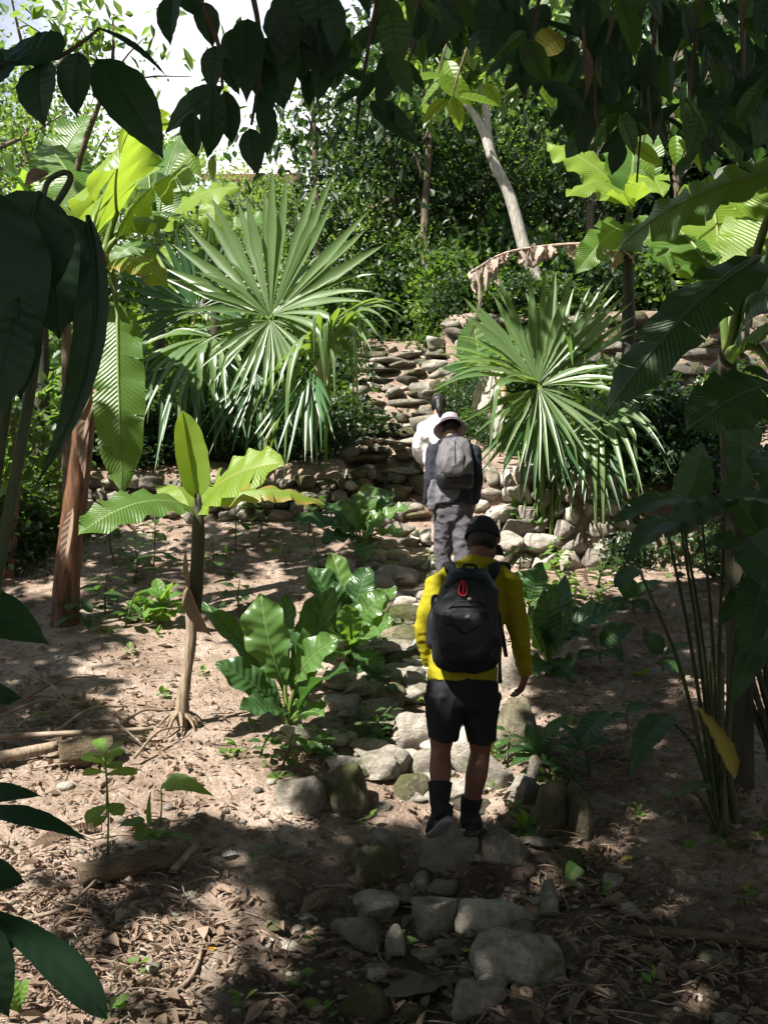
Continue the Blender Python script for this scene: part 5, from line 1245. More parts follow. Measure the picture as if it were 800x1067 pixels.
# sprays a little farther off, sun shining through partly put into their leaf colour
for (x, y, n, Yb_) in [(455, 78, 5, 5.2), (490, 62, 6, 5.4), (470, 100, 4, 5.0), (745, 45, 5, 5.2), (782, 62, 6, 5.0), (795, 110, 5, 5.2), (690, 100, 4, 5.0), (600, 60, 4, 5.2), (648, 45, 4, 5.4), (560, 88, 3, 5.2), (525, 30, 3, 5.4), (330, 30, 3, 5.0), (210, 150, 4, 5.0), (720, 130, 4, 5.2), (668, 150, 3, 5.0)]:
    lst = []
    for q in range(n):
        a = rnd.uniform(-1.2, 4.3); ln = rnd.uniform(24, 48); x0, y0 = x + rnd.gauss(0, 12), y + rnd.gauss(0, 10)
        lst.append((x0, y0, x0 + ln * math.cos(a), y0 + ln * abs(math.sin(a)) * .9 + 6, ln * rnd.uniform(.38, .55), dict(Y=Yb_ + rnd.uniform(-.2, .2), mat='lit', no=(rnd.gauss(-.2, .4), -.8, .6))))
    hang_branch(tB, [(x + 20, y - 60), (x + 6, y - 18), (x, y + 8)], Yb_, lst, .008)
near_leaf('broad_yellow', tB, 583, 36, 556, 60, 34, 2.3, (0, -1, .2), label='single yellowing round leaf', prof='ovate')
near_leaf('dry', tB, 608, 48, 610, 102, 12, 2.4, (.4, -1, .2), prof='lance', cup=.6)
for (x, a, b_) in [(655, 90, 150), (665, 20, 190), (650, 20, 140), (682, 10, 150)]:
    m = MB(); tube(m, [P(x, -30, 2.7), P(x + 3, (a + b_) / 2, 2.7), P(x - 2, b_, 2.7)], [.004, .003], 5, 10); m.build('vine', M['stem_dark'], tB)

# ================================================================== trees behind
def crown_mesh(name, n_clump, per, leaf, mat, seed, shape=(1, 1, .85), spread=.16, asp=.30, hollow=.45, drop=-.3):
    rg = np.random.default_rng(seed)
    d = nrm(rg.normal(size=(n_clump, 3))); rad = rg.uniform(hollow, 1.0, n_clump) ** .6
    lob = 1 + .22 * np.sin(d[:, 0] * 3 + seed) + .18 * np.sin(d[:, 2] * 4 + seed * 2)
    cc = d * (rad * lob)[:, None] * np.array(shape)
    sz = rg.uniform(.6, 1.4, n_clump) * spread
    C = np.repeat(cc, per, 0) + rg.normal(size=(n_clump * per, 3)) * np.repeat(sz, per)[:, None] * np.array((1, 1, .6))
    k = len(C); dr = rg.normal(size=(k, 3)); dr[:, 2] += drop; nn = nrm(rg.normal(size=(k, 3)) * .6 + np.array((0, 0, 1.)))
    ln = leaf * rg.uniform(.7, 1.3, k)
    tn = np.clip(np.repeat(rg.uniform(.1, .9, n_clump), per) + rg.normal(0, .15, k), 0, 1)
    V, f, uv, tt = lens(C, dr, nn, ln, ln * asp, .2, tn)
    m = MB(); m.add(V, f, uv, tt); return m.mesh(name, M[mat], False)
CR = [crown_mesh('crown', 70, 80, .055, 'crown', 1), crown_mesh('crown', 60, 70, .085, 'crown_dark', 2, asp=.18, hollow=.3), crown_mesh('crown', 60, 70, .06, 'crown_pale', 3), crown_mesh('crown', 34, 60, .05, 'crown', 4, spread=.12, hollow=.3), crown_mesh('crown', 60, 60, .11, 'crown_dark', 5, asp=.34, spread=.2)]
def limb_mesh(seed, rad):
    rg = random.Random(seed); m = MB()
    tube(m, [Vector((0, 0, -1.9)), Vector((.04, 0, -1.2)), Vector((-.03, .02, -.5)), Vector((.02, 0, .3))], [rad, rad * .8, rad * .6, rad * .25], 9, 14, jit=.1)
    for q in range(8):
        a = q * 2.4 + rg.random(); z = rg.uniform(-.8, .2); e = Vector((math.cos(a) * .7, math.sin(a) * .7, z + rg.uniform(.2, .6)))
        tube(m, [Vector((0, 0, z)), Vector((e.x * .5, e.y * .5, z + .15)), e], [rad * .4, rad * .25, rad * .06], 6, 8)
    return m.mesh('trunk', M['bark'])
LM = [limb_mesh(1, .06), limb_mesh(2, .045)]
def tree(px, py, Y, rad, ci, label, sz=(1, 1, 1), li=0, rot=None, name='forest_tree', group='trees up the slope', cat='tree'):
    c = P(px, py, Y); rt = thing(name, c, label, cat, group)
    rt.rotation_euler.z = rnd.uniform(0, 6.28) if rot is None else rot
    for nm_, me, s in (('trunk', LM[li], (rad, rad, max(rad, (c.z - gz(c.x, c.y)) / 1.85))), ('crown', CR[ci], (rad * sz[0], rad * sz[1], rad * sz[2]))):
        o = bpy.data.objects.new(nm_, me); COL.objects.link(o); o.parent = rt; o.scale = s
    return rt
tree(362, 185, 21, 1.2, 3, 'slender light-crowned tree standing against the sky gap', (1, 1, 1.5))
tree(418, 130, 22, 2.2, 0, 'leafy tree rising beside the sky gap with small glossy leaves')
tree(385, 235, 19, 2.0, 1, 'dark low-crowned tree behind the drooping palm leaflets')
tree(452, 215, 19.5, 2.1, 1, 'dark tree between the stairs and the pale forked trunk')
tree(470, 110, 23, 3.0, 1, 'dark tall tree behind the pale forked trunk')
tree(565, 140, 24, 3.4, 4, 'dark dense tree above the dead brown leaf')
tree(580, 235, 18.5, 2.0, 1, 'dark low tree just above the dead brown leaf')
tree(660, 110, 23, 3.2, 4, 'deep green tree behind the sunlit arching banana leaf')
tree(745, 170, 20, 2.8, 4, 'dark tree behind the shaded banana plant')
tree(800, 80, 22, 3.4, 1, 'dark tree in the upper corner over the slope')
tree(720, 30, 26, 4.0, 0, 'tall far tree over the dark slope')
tree(560, 20, 27, 4.0, 0, 'tall far tree high above the pale forked trunk')
tree(30, 95, 16, 1.5, 3, 'sparse pale-leaved tree at the bright sky edge', (1.2, 1, 1))
tree(-20, 180, 15, 1.8, 2, 'light green tree behind the silvery banana leaf')
tree(70, 200, 18, 2.0, 2, 'pale leafy tree behind the glowing banana leaves', (1.2, 1, .8))
tree(150, 240, 20, 1.7, 0, 'round tree under the sky behind the glowing banana leaves', (1.2, 1, .8))
tree(215, 255, 22, 1.5, 1, 'dark round tree below the hut', (1.3, 1, .8))
tree(318, 245, 20, 1.2, 2, 'pale bushy tree below the sky gap', (1.2, 1, .9))
tree(275, 242, 24, 1.2, 2, 'pale shrub-like tree in front of the hut', (1.4, 1, .7))
# small branch ends against the sky
def sprig(px, py, Y, label, n=40, sp=.35):
    c = P(px, py, Y); k = n
    CC = np.array(c) + npr.normal(size=(k, 3)) * np.array((sp, .2, sp * .7)); dr = npr.normal(size=(k, 3)); dr[:, 2] -= .3; ln = npr.uniform(.09, .17, k)
    return CC, dr, ln
rt = thing('small_leaf_tree', Vector((P(120, 40, 8.5).x, 8.5, gz(P(120, 40, 8.5).x, 8.5))), 'thin tree with sparse yellow-green sprays against the white sky', 'tree')
m = MB(); C0 = P(95, 470, 8.9); tube(m, [Vector((C0.x - .3, 9.2, gz(C0.x - .3, 9.2))), P(70, 300, 9.0), P(80, 180, 8.8), P(115, 75, 8.5), P(118, 20, 8.5)], [.05, .04, .03, .018, .008], 7, 16)
for (x, y) in [(85, 30), (150, 40), (12, 15), (95, 60), (200, 80)]: tube(m, [P(112, 90, 8.5), P((112 + x) / 2, (90 + y) / 2 - 5, 8.5), P(x, y, 8.5)], [.014, .009, .004], 5, 8)
m.build('trunk', M['bark'], rt); m = MB()
for (x, y, n, s) in [(85, 22, 45, .22), (105, 38, 55, .22), (140, 30, 22, .25), (12, 12, 26, .22), (160, 50, 8, .3), (60, 12, 14, .3), (200, 85, 18, .2)]:
    CC, dr, ln = sprig(x, y, 8.5, '', n, s); nn = nrm(npr.normal(size=(n, 3)) * .5 + np.array((0, -.4, 1.))); V, f, uv, tt = lens(CC, dr, nn, ln, ln * .28, .15); m.add(V, f, uv, tt)
m.build('crown', M['crown_pale'], rt, smooth=False)
# ---- the pale forked tree
Yt = 15.0; bx = P(574, 330, Yt); b = Vector((bx.x, Yt, gz(bx.x, Yt)))
rt = thing('forked_tree', b, 'leaning tree with a pale grey forked trunk', 'tree')
m = MB(); tube(m, [b - Vector((0, 0, .2)), P(563, 300, Yt), P(547, 262, Yt), P(531, 205, Yt), P(511, 160, Yt), P(506, 115, Yt), P(500, 55, Yt), P(492, 0, Yt)], [.115, .105, .096, .085, .072, .06, .045, .025], 14, 34, jit=.06)
m.build('trunk', M['bark_pale'], rt)
m = MB(); tube(m, [P(513, 168, Yt), P(500, 130, Yt), P(478, 98, Yt), P(455, 60, Yt)], [.075, .06, .045, .022], 12, 16, jit=.06); m.build('limb', M['bark_pale'], rt)
n = 900; cc = np.concatenate([np.array(P(470, 50, Yt)) + npr.normal(size=(n // 2, 3)) * np.array((.5, .5, .4)), np.array(P(510, 10, Yt)) + npr.normal(size=(n // 2, 3)) * np.array((.7, .6, .5))])
dr = npr.normal(size=(n, 3)); dr[:, 2] -= .5; nn = nrm(npr.normal(size=(n, 3)) * .5 + np.array((0, 0, 1.))); ln = npr.uniform(.18, .36, n); m = MB(); V, f, uv, tt = lens(cc, dr, nn, ln, ln * .3, .15); m.add(V, f, uv, tt); m.build('crown', M['crown_pale'], rt, smooth=False)
# ---- undergrowth shrubs
SB = [crown_mesh('foliage', 40, 34, .14, 'crown_dark', 11, (1, .8, .8), .22, .34, .2), crown_mesh('foliage', 40, 34, .15, 'crown', 12, (1, .8, .8), .22, .34, .2), crown_mesh('foliage', 36, 34, .16, 'crown_pale', 13, (1, .8, .7), .24, .36, .2)]
def shrub(px, Y, rad, ci, label, group, up=.45):
    x = (px - 400) / F * Y; z = gz(x, Y); o = bpy.data.objects.new('shrub', SB[ci]); COL.objects.link(o)
    o.location = (x, Y, z + rad * up); o.scale = (rad * 1.15, rad, rad); o.rotation_euler.z = rnd.uniform(0, 6.28)
    return tag(o, label, 'shrub', group)
ga = 'shrubs in the thicket behind the reddish banana trunk'
for (px, Y, rad, ci) in [(-30, 10.5, .7, 1), (10, 11.5, .8, 2), (40, 10.6, .55, 1), (30, 12.4, .9, 2), (75, 12.2, .75, 1), (105, 12.6, .7, 0), (130, 12.2, .6, 0), (150, 13.2, .7, 1), (-20, 13, 1.1, 2), (60, 14, 1.1, 1), (110, 15, 1.1, 2), (0, 10, .45, 0), (140, 11.9, .42, 0), (175, 12.2, .4, 0)]:
    shrub(px, Y, rad, ci, 'leafy shrub in the thicket behind the reddish banana trunk', ga)
gb = 'shrubs on the slope above the stairs'
for (px, Y, rad, ci) in [(330, 16, .9, 0), (365, 17.2, 1.0, 1), (400, 17.5, .9, 0), (440, 17, 1.0, 0), (480, 15.8, .8, 1), (500, 17, 1.1, 0), (540, 16.2, .9, 1), (300, 15.5, .8, 1), (250, 15, .8, 0), (430, 19, 1.3, 2), (480, 20, 1.5, 2), (380, 20, 1.2, 0), (460, 15.3, .45, 2), (535, 20, 1.4, 2)]:
    shrub(px, Y, rad, ci, 'leafy shrub on the slope above the stairs below the dark trees', gb)
gc = 'shrubs above the dark terrace wall'
for (px, Y, rad, ci) in [(590, 16.5, .9, 1), (630, 15.2, .8, 0), (680, 15.6, .8, 1), (720, 16, .9, 0), (770, 15.4, .9, 0), (820, 15.8, 1.0, 1), (700, 17.5, 1.2, 0), (640, 18, 1.2, 0), (790, 18, 1.4, 0)]:
    shrub(px, Y, rad, ci, 'leafy shrub above the dark terrace wall behind the shaded banana', gc)
gd = 'dark shrubs beside the pale retaining wall'
for (px, Y, rad, ci) in [(672, 10.4, .5, 0), (700, 9.9, .55, 0), (730, 10.4, .6, 0), (690, 11.2, .6, 0), (770, 9.4, .5, 0), (820, 8.6, .6, 0), (655, 9.6, .3, 0), (760, 12, .6, 1)]:
    shrub(px, Y, rad, ci, 'dark shrub between the pale retaining wall and the shaded banana', gd)
# ---- second reddish stem at the edge of the thicket
b0 = on(10, 600); rt = thing('small_trunk_tree', b0, 'small tree with short reddish stem at the thicket edge', 'tree')
m = MB(); tube(m, [b0 - Vector((0, 0, .1)), P(12, 560, b0.y), P(18, 480, b0.y + .2), P(10, 400, b0.y + .3)], [.07, .06, .045, .02], 9, 14, jit=.12); m.build('trunk', M['pseudo'], rt)
n = 260; cc = np.array(P(20, 440, b0.y + .2)) + npr.normal(size=(n, 3)) * np.array((.35, .3, .35)); dr = npr.normal(size=(n, 3)); dr[:, 2] -= .4; nn = nrm(npr.normal(size=(n, 3)) * .5 + np.array((0, -.3, 1.))); ln = npr.uniform(.10, .2, n); m = MB(); V, f, uv, tt = lens(cc, dr, nn, ln, ln * .3, .15); m.add(V, f, uv, tt); m.build('crown', M['crown'], rt, smooth=False)

# ================================================================== the hut on the hill
Yh = 30.0; hb = P(262, 200, Yh); hb.z = gz(hb.x, Yh)
rt = thing('hut', hb, 'small whitewashed hut with a rusty sloping tin roof on the hill', 'hut')
def boxm(x0, x1, y0, y1, z0, z1):
    v = [(x, y, z) for z in (z0, z1) for y in (y0, y1) for x in (x0, x1)]
    return v, [(0, 2, 3, 1), (4, 5, 7, 6), (0, 1, 5, 4), (2, 6, 7, 3), (0, 4, 6, 2), (1, 3, 7, 5)]
xa = P(222, 0, Yh).x; xb = P(300, 0, Yh).x; zt = P(0, 184, Yh).z; zr = P(0, 172, Yh).z
m = MB(); m.add(*boxm(xa, xb, Yh, Yh + 3, hb.z - .3, zt)); m.build('wall', M['plaster'], rt, smooth=False)
m = MB(); nst = 26
pr_ = []
for i in range(nst + 1):
    x = xa - .25 + (xb - xa + .5) * i / nst; wv = .05 * (i % 2); pr_.append([(x, Yh - .45, zt - .10 + wv), (x, Yh + 1.5, zr + .55 + wv), (x, Yh + 3.4, zt - .1 + wv)])
pv = [q for c in pr_ for q in c] + [(q[0], q[1], q[2] - .05) for c in pr_ for q in c]; o3 = (nst + 1) * 3
fs = []
for i in range(nst):
    for j in range(2):
        a = i * 3 + j; fs.append((a, a + 3, a + 4, a + 1)); fs.append((o3 + a, o3 + a + 1, o3 + a + 4, o3 + a + 3))
    fs.append((i * 3, o3 + i * 3, o3 + i * 3 + 3, i * 3 + 3))
m.add(pv, fs); rf = m.build('roof', M['tin'], rt, smooth=False)
m = MB(); m.add(*boxm(xa - .26, xb + .26, Yh - .52, Yh - .46, zt - .28, zt - .10)); m.build('fascia', M['rust'], rf, smooth=False)
for (x0, x1) in [(262, 268), (284, 292)]:
    m = MB(); m.add(*boxm(P(x0, 0, Yh).x, P(x1, 0, Yh).x, Yh - .02, Yh + .05, zt - 1.0, zt - .5)); m.build('window', M['painted_dark'], rt, smooth=False)

# ------------------------------------------------------------------ unseen forest crowns added around the viewpoint to block low sky light, one mass
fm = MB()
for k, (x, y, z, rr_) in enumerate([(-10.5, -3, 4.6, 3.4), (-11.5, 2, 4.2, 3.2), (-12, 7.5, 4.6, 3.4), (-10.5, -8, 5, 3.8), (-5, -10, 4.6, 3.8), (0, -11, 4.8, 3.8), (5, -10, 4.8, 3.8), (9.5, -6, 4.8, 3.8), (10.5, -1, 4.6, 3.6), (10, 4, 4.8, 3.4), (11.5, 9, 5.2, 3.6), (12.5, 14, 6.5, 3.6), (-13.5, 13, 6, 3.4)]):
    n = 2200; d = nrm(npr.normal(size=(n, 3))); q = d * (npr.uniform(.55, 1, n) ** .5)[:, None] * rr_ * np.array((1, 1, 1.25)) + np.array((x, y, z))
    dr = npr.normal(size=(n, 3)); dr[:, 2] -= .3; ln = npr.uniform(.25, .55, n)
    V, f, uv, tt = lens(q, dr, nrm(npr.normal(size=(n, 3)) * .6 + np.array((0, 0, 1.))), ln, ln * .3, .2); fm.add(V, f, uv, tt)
tag(fm.build('unseen_forest_ring', M['crown_dark'], smooth=False), kind='stuff')
# ------------------------------------------------------------------ more growth between the walls
ge_ = 'low shrubs on the terrace behind the low wall'
for (px, Y, rad, ci) in [(150, 12.6, .45, 1), (185, 12.0, .38, 0), (215, 12.2, .42, 0), (250, 12.3, .42, 1), (300, 12.1, .40, 0), (335, 12.4, .45, 0), (360, 13.0, .5, 0), (320, 13.4, .6, 1), (280, 13.6, .6, 0), (230, 13.6, .6, 0), (345, 14.6, .7, 0), (300, 14.8, .7, 1), (250, 14.6, .6, 0)]:
    shrub(px, Y, rad, ci, 'leafy low shrub on the terrace behind the low wall among palm stems', ge_)
gf_ = 'low shrubs around the fan palm above the pale retaining wall'
for (px, Y, rad, ci) in [(505, 14.3, .5, 1), (540, 14.5, .55, 0), (580, 14.3, .5, 1), (475, 14.6, .45, 0), (455, 15.3, .5, 1), (560, 12.6, .5, 0), (610, 12.4, .5, 1), (640, 12.8, .5, 0), (530, 12.8, .4, 1), (590, 11.4, .3, 0), (640, 11.2, .35, 0), (500, 13.4, .4, 0)]:
    shrub(px, Y, rad, ci, 'leafy low shrub on the terrace around the fan palm above the pale wall', gf_)

for (px, Y, rad, ci) in [(120, 16, 1.0, 1), (160, 17, 1.2, 2), (200, 16, 1.0, 1), (230, 17.5, 1.1, 2), (80, 16.5, 1.1, 2), (185, 14, .6, 1), (150, 19, 1.4, 1), (270, 18, 1.2, 1), (320, 18.5, 1.2, 2)]:
    shrub(px, Y, rad, ci, 'leafy shrub among the banana plants higher on the slope', 'shrubs among the upper banana plants')
for (px, Y, rad, ci) in [(480, 12.2, .28, 0), (495, 11.6, .25, 1), (520, 11.0, .28, 0), (505, 12.8, .35, 0), (535, 11.6, .3, 1), (545, 10.6, .22, 1), (470, 13.2, .25, 1), (552, 13.2, .45, 0)]:
    shrub(px, Y, rad, ci, 'small shrub on the dirt bank beside the stairs and the withered plant', 'small shrubs on the bank beside the stairs')

tree(250, 232, 26, 1.5, 2, 'feathery pale tree hiding the lower half of the hut', (1.6, 1, .9))
tree(430, 300, 17.5, 1.2, 0, 'leafy bush-like tree at the top of the stairs')
tree(505, 190, 20, 1.8, 2, 'pale-leaved tree between the forked trunk and dark trees', (1, 1, 1.2))
tree(340, 260, 18, 1.3, 2, 'pale thin tree just behind the tall pleated fan', (1, 1, 1.2))
tree(615, 180, 20, 1.9, 0, 'mid-green tree behind the sunlit banana on the terrace', (1, 1, 1.2))

for (px, Y, lean, top, lab) in [(335, 17.5, -12, 60, 'slim dark forest trunk near the sky gap'), (396, 18, 8, 20, 'slim upright forest trunk above the stairs'), (446, 17, -10, 30, 'thin leaning forest trunk beside the forked tree'), (612, 16.5, 10, 20, 'thin dark trunk behind the dead brown leaf'), (640, 18.5, -8, 0, 'slim forest trunk behind the terrace banana'), (700, 17.5, 14, 30, 'slim leaning trunk above the dark terrace wall')]:
    b = Vector(((px - 400) / F * Y, Y, 0)); b.z = gz(b.x, Y); rt = thing('slender_tree', b, lab, 'tree', 'slender forest trees')
    tp = P(px + lean, top, Y); m = MB(); tube(m, [b - Vector((0, 0, .1)), b.lerp(tp, .35) + Vector((rnd.gauss(0, .1), 0, 0)), b.lerp(tp, .7) + Vector((rnd.gauss(0, .1), 0, 0)), tp], [.085, .07, .05, .03], 9, 20, jit=.1)
    for q in range(6):
        s_ = b.lerp(tp, rnd.uniform(.35, .95)); e = s_ + Vector((rnd.uniform(-.9, .9), rnd.uniform(-.5, .5), rnd.uniform(.2, .7))); tube(m, [s_, s_.lerp(e, .5) + Vector((0, 0, .1)), e], [.03, .02, .006], 6, 8)
    m.build('trunk', M['bark'], rt)
    n = 420; cc = np.array(b.lerp(tp, .75)) + npr.normal(size=(n, 3)) * np.array((.7, .5, 1.0)); dr = npr.normal(size=(n, 3)); dr[:, 2] -= .6; nn = nrm(npr.normal(size=(n, 3)) * .5 + np.array((0, 0, 1.))); ln = npr.uniform(.14, .30, n)
    m = MB(); V, f, uv, tt = lens(cc, dr, nn, ln, ln * .26, .15); m.add(V, f, uv, tt); m.build('crown', M['crown_dark'], rt, smooth=False)
# ================================================================== people
def fuse(name, mb, mat, parent, voxel=.008, it=4, wr=0., wscale=9., fac=.5, stretch=(1, 1, 1)):
    """overlapping lofts -> one continuous skin"""
    me = mb.mesh('tmp', mat); o = bpy.data.objects.new('tmp', me); COL.objects.link(o)
    md = o.modifiers.new('r', 'REMESH'); md.mode = 'VOXEL'; md.voxel_size = voxel; md.use_smooth_shade = True
    sm = o.modifiers.new('s', 'SMOOTH'); sm.factor = fac; sm.iterations = it
    dg = bpy.context.evaluated_depsgraph_get(); ev = o.evaluated_get(dg)
    m2 = bpy.data.meshes.new_from_object(ev); bpy.data.objects.remove(o); bpy.data.meshes.remove(me)
    n = len(m2.vertices); co = np.empty(n * 3); m2.vertices.foreach_get('co', co); co = co.reshape(-1, 3)
    if wr:
        nn = np.empty(n * 3); m2.vertices.foreach_get('normal', nn); nn = nn.reshape(-1, 3); st = np.array(stretch)
        d = np.array([noise.ridged_multi_fractal(Vector(c * st * wscale), .9, 2.0, 3, .9, 2.0) for c in co]); co = co + nn * (wr * (d - d.mean()))[:, None]
    if parent is not None: co = co - np.array(origin(parent))
    m2.vertices.foreach_set('co', co.ravel()); m2.name = name
    m2.materials.clear(); m2.materials.append(mat)
    m2.polygons.foreach_set('use_smooth', [True] * len(m2.polygons)); m2.update()
    o = bpy.data.objects.new(name, m2); COL.objects.link(o); o.parent = parent
    return o
def ell(mb, c, r, f, u, rx, ry, rz, lod=3):
    v, fc = ICO[lod]; c = np.array(tuple(c)); V = c + np.outer(v[:, 0] * rx, r) + np.outer(v[:, 1] * ry, f) + np.outer(v[:, 2] * rz, u)
    mb.add(V, fc)
def basis(f, up=(0, 0, 1)):
    f = nrm(np.array(f, float)); r = nrm(np.cross(f, np.array(up, float))); return r, f, np.cross(r, f)
def hand(mb, wr_, dirv, palm_n, thumb_side, s=1.0, curl=.5):
    """palm, four bent fingers and a thumb; dirv = along the hand, palm_n = out of the palm"""
    w = np.array(tuple(wr_)); d = nrm(np.array(dirv, float)); pn = np.array(palm_n, float); pn = nrm(pn - d * np.dot(pn, d)); sd = np.cross(d, pn) * thumb_side
    tube(mb, [w - d * .02 * s, w + d * .03 * s, w + d * .085 * s], [.028 * s, .040 * s, .040 * s], 12, 7, lat=sd, flat=[.022 * s, .018 * s, .015 * s])
    for k, (o, ln) in enumerate([(.030, .068), (.010, .078), (-.010, .073), (-.029, .058)]):
        b = w + d * .075 * s + sd * o * s; a1 = curl * .7; a2 = curl * 1.5; a3 = curl * 2.2
        p1 = b + (d * math.cos(a1) + pn * math.sin(a1)) * ln * .45 * s + sd * o * .12 * s
        p2 = p1 + (d * math.cos(a2) + pn * math.sin(a2)) * ln * .32 * s; p3 = p2 + (d * math.cos(a3) + pn * math.sin(a3)) * ln * .25 * s
        tube(mb, [b - d * .02 * s, b, p1, p2, p3], [.0095 * s, .0095 * s, .0088 * s, .0080 * s, .0065 * s], 8, 12)
    b = w + d * .025 * s + sd * .030 * s; p1 = b + (d * .75 + sd * .55 + pn * .3) * .038 * s; p2 = p1 + (d * .9 + sd * .15 + pn * .45) * .030 * s
    tube(mb, [b - sd * .012 * s, b, p1, p2], [.014 * s, .013 * s, .011 * s, .008 * s], 8, 9)
def head_into(mb, c, fwd, up, s=1.0):
    r, f, u = basis(fwd, up); c = np.array(tuple(c))
    at = lambda x, y, z: c + (r * x + f * y + u * z) * s
    ell(mb, at(0, -.012, .02), r, f, u, .076 * s, .094 * s, .098 * s)
    ell(mb, at(0, .028, -.045), r, f, u, .058 * s, .062 * s, .070 * s)
    ell(mb, at(0, .055, -.088), r, f, u, .030 * s, .028 * s, .022 * s, 2)
    tube(mb, [at(0, .086, .022), at(0, .108, -.018), at(0, .090, -.030)], [.010 * s, .015 * s, .012 * s], 8, 7)
    for x in (-.03, .03): ell(mb, at(x, .082, .034), r, f, u, .024 * s, .010 * s, .008 * s, 2)
    ell(mb, at(0, .088, -.055), r, f, u, .024 * s, .010 * s, .010 * s, 2)
    for sg in (-1, 1): ell(mb, at(sg * .082, -.012, -.008), r, f, u, .010 * s, .020 * s, .032 * s, 2)
    return at, r, f, u
def loft_torso(mb, rows, lat, n=28, seg=24):
    """rows: (point, half width, half depth)"""
    tube(mb, [q[0] for q in rows], [q[1] for q in rows], seg, n, lat=lat, flat=[q[2] for q in rows])

# ------------------------------------------------------------------ man in the yellow shirt
pf = on(478, 874)
pf = Vector((P(478, 872, 5.05).x, 5.05, P(478, 872, 5.05).z))
man = thing('person', pf, 'man in yellow long-sleeved shirt, black shorts and cap stepping up the path', 'person', )
LAT = (1, .05, 0)
J = dict(shL=P(457, 610, 5.10), shR=P(530, 610, 5.12), elL=P(442, 655, 5.06), elR=P(541, 662, 5.10), wrL=P(449, 696, 5.12), wrR=P(547, 704, 5.17),
         hipL=P(464, 728, 5.02), hipR=P(500, 728, 5.05), knL=P(459, 782, 5.02), knR=P(500, 784, 5.08), anL=P(458, 838, 4.92), anR=P(489, 846, 5.08))
pel = P(482, 716, 5.03); wai = P(484, 684, 5.05); che = P(488, 638, 5.09); shl = P(492, 605, 5.12); nek = P(497, 588, 5.15); hd = P(504, 563, 5.22)
HF = (.38, .80, -.42); HU = (.08, .45, .9)
m = MB()
loft_torso(m, [(P(482, 738, 5.03), .10, .09), (pel, .168, .105), (wai, .148, .092), (che, .172, .108), (shl, .165, .085), (P(495, 594, 5.14), .095, .07), (nek, .058, .058)], LAT)
at, hr, hf, hu = head_into(m, hd, HF, HU)
tube(m, [shl + Vector((0, 0, .0)), nek, at(0, -.02, -.06)], [.07, .060, .056], 14, 10)
for s_ in 'LR':
    tube(m, [J['sh' + s_], (J['sh' + s_] * .55 + J['el' + s_] * .45), J['el' + s_], J['wr' + s_]], [.056, .048, .038, .026], 14, 22)
    tube(m, [J['hip' + s_], (J['hip' + s_] + J['kn' + s_]) / 2, J['kn' + s_], J['kn' + s_] * .62 + J['an' + s_] * .38 + Vector((0, -.012, 0)), J['an' + s_]], [.088, .074, .051, .057, .035], 16, 30)
hand(m, J['wrL'], (.10, .30, -.95), (.9, .3, .1), 1, 1.0, .45)
hand(m, J['wrR'], (-.18, .35, -.92), (-.9, .3, -.1), -1, 1.0, .6)
hL = P(464, 852, 4.88); tL = P(451, 868, 5.06); hR = P(490, 864, 5.04); tR = P(495, 862, 5.27)
tube(m, [J['anL'], hL * .5 + J['anL'] * .5, hL * .5 + tL * .5], [.034, .036, .034], 12, 8); tube(m, [J['anR'], hR + Vector((0, .02, .03)), (hR + tR) / 2], [.034, .036, .034], 12, 8)
fuse('body', m, M['skin'], man, .007, 3)
for x in (-.03, .03):
    m = MB(); ell(m, at(x, .078, .020), hr, hf, hu, .011, .011, .011, 2); m.build('eye', M['white_cloth'], man)
# hair below the cap
m = MB(); ell(m, at(0, -.024, .012), hr, hf, hu, .080, .092, .092); 
o = fuse('hair', m, M['hair'], man, .007, 2, .004, 60)
# shirt
m = MB()
loft_torso(m, [(P(483, 709, 5.03), .186, .126), (P(483, 695, 5.04), .178, .118), (wai, .168, .112), (che, .188, .124), (shl, .182, .100), (P(495, 595, 5.14), .115, .085), (P(497, 586, 5.15), .070, .072), (P(498, 581, 5.155), .066, .066)], LAT)
for s_ in 'LR':
    tube(m, [J['sh' + s_], (J['sh' + s_] * .55 + J['el' + s_] * .45), J['el' + s_], J['wr' + s_] + (J['el' + s_] - J['wr' + s_]) * .02], [.072, .064, .053, .037], 16, 26)
    ell(m, J['sh' + s_], (1, 0, 0), (0, 1, 0), (0, 0, 1), .070, .072, .066)
    tube(m, [J['sh' + s_] + Vector((0, 0, .004)), (J['sh' + s_] + nek) / 2 + Vector((0, 0, .012)), nek + Vector((0, 0, -.01))], [.060, .064, .062], 14, 8)
fuse('shirt', m, M['shirt'], man, .0075, 4, .0085, 8, stretch=(1, 1, 1.9))
# shorts
m = MB()
loft_torso(m, [(P(483, 702, 5.03), .172, .115), (P(482, 718, 5.03), .184, .124), (P(482, 732, 5.03), .18, .12), (P(482, 740, 5.03), .12, .10)], LAT, 14)
for s_, k, hem in (('L', -1, P(460, 771, 5.02)), ('R', 1, P(503, 772, 5.075))):
    tube(m, [J['hip' + s_] + Vector((k * .005, 0, .03)), J['hip' + s_] + Vector((0, 0, -.06)), hem], [.105, .100, .077], 18, 14)
fuse('shorts', m, M['black_cloth'], man, .008, 3, .012, 6, stretch=(1.6, 1.6, .7))
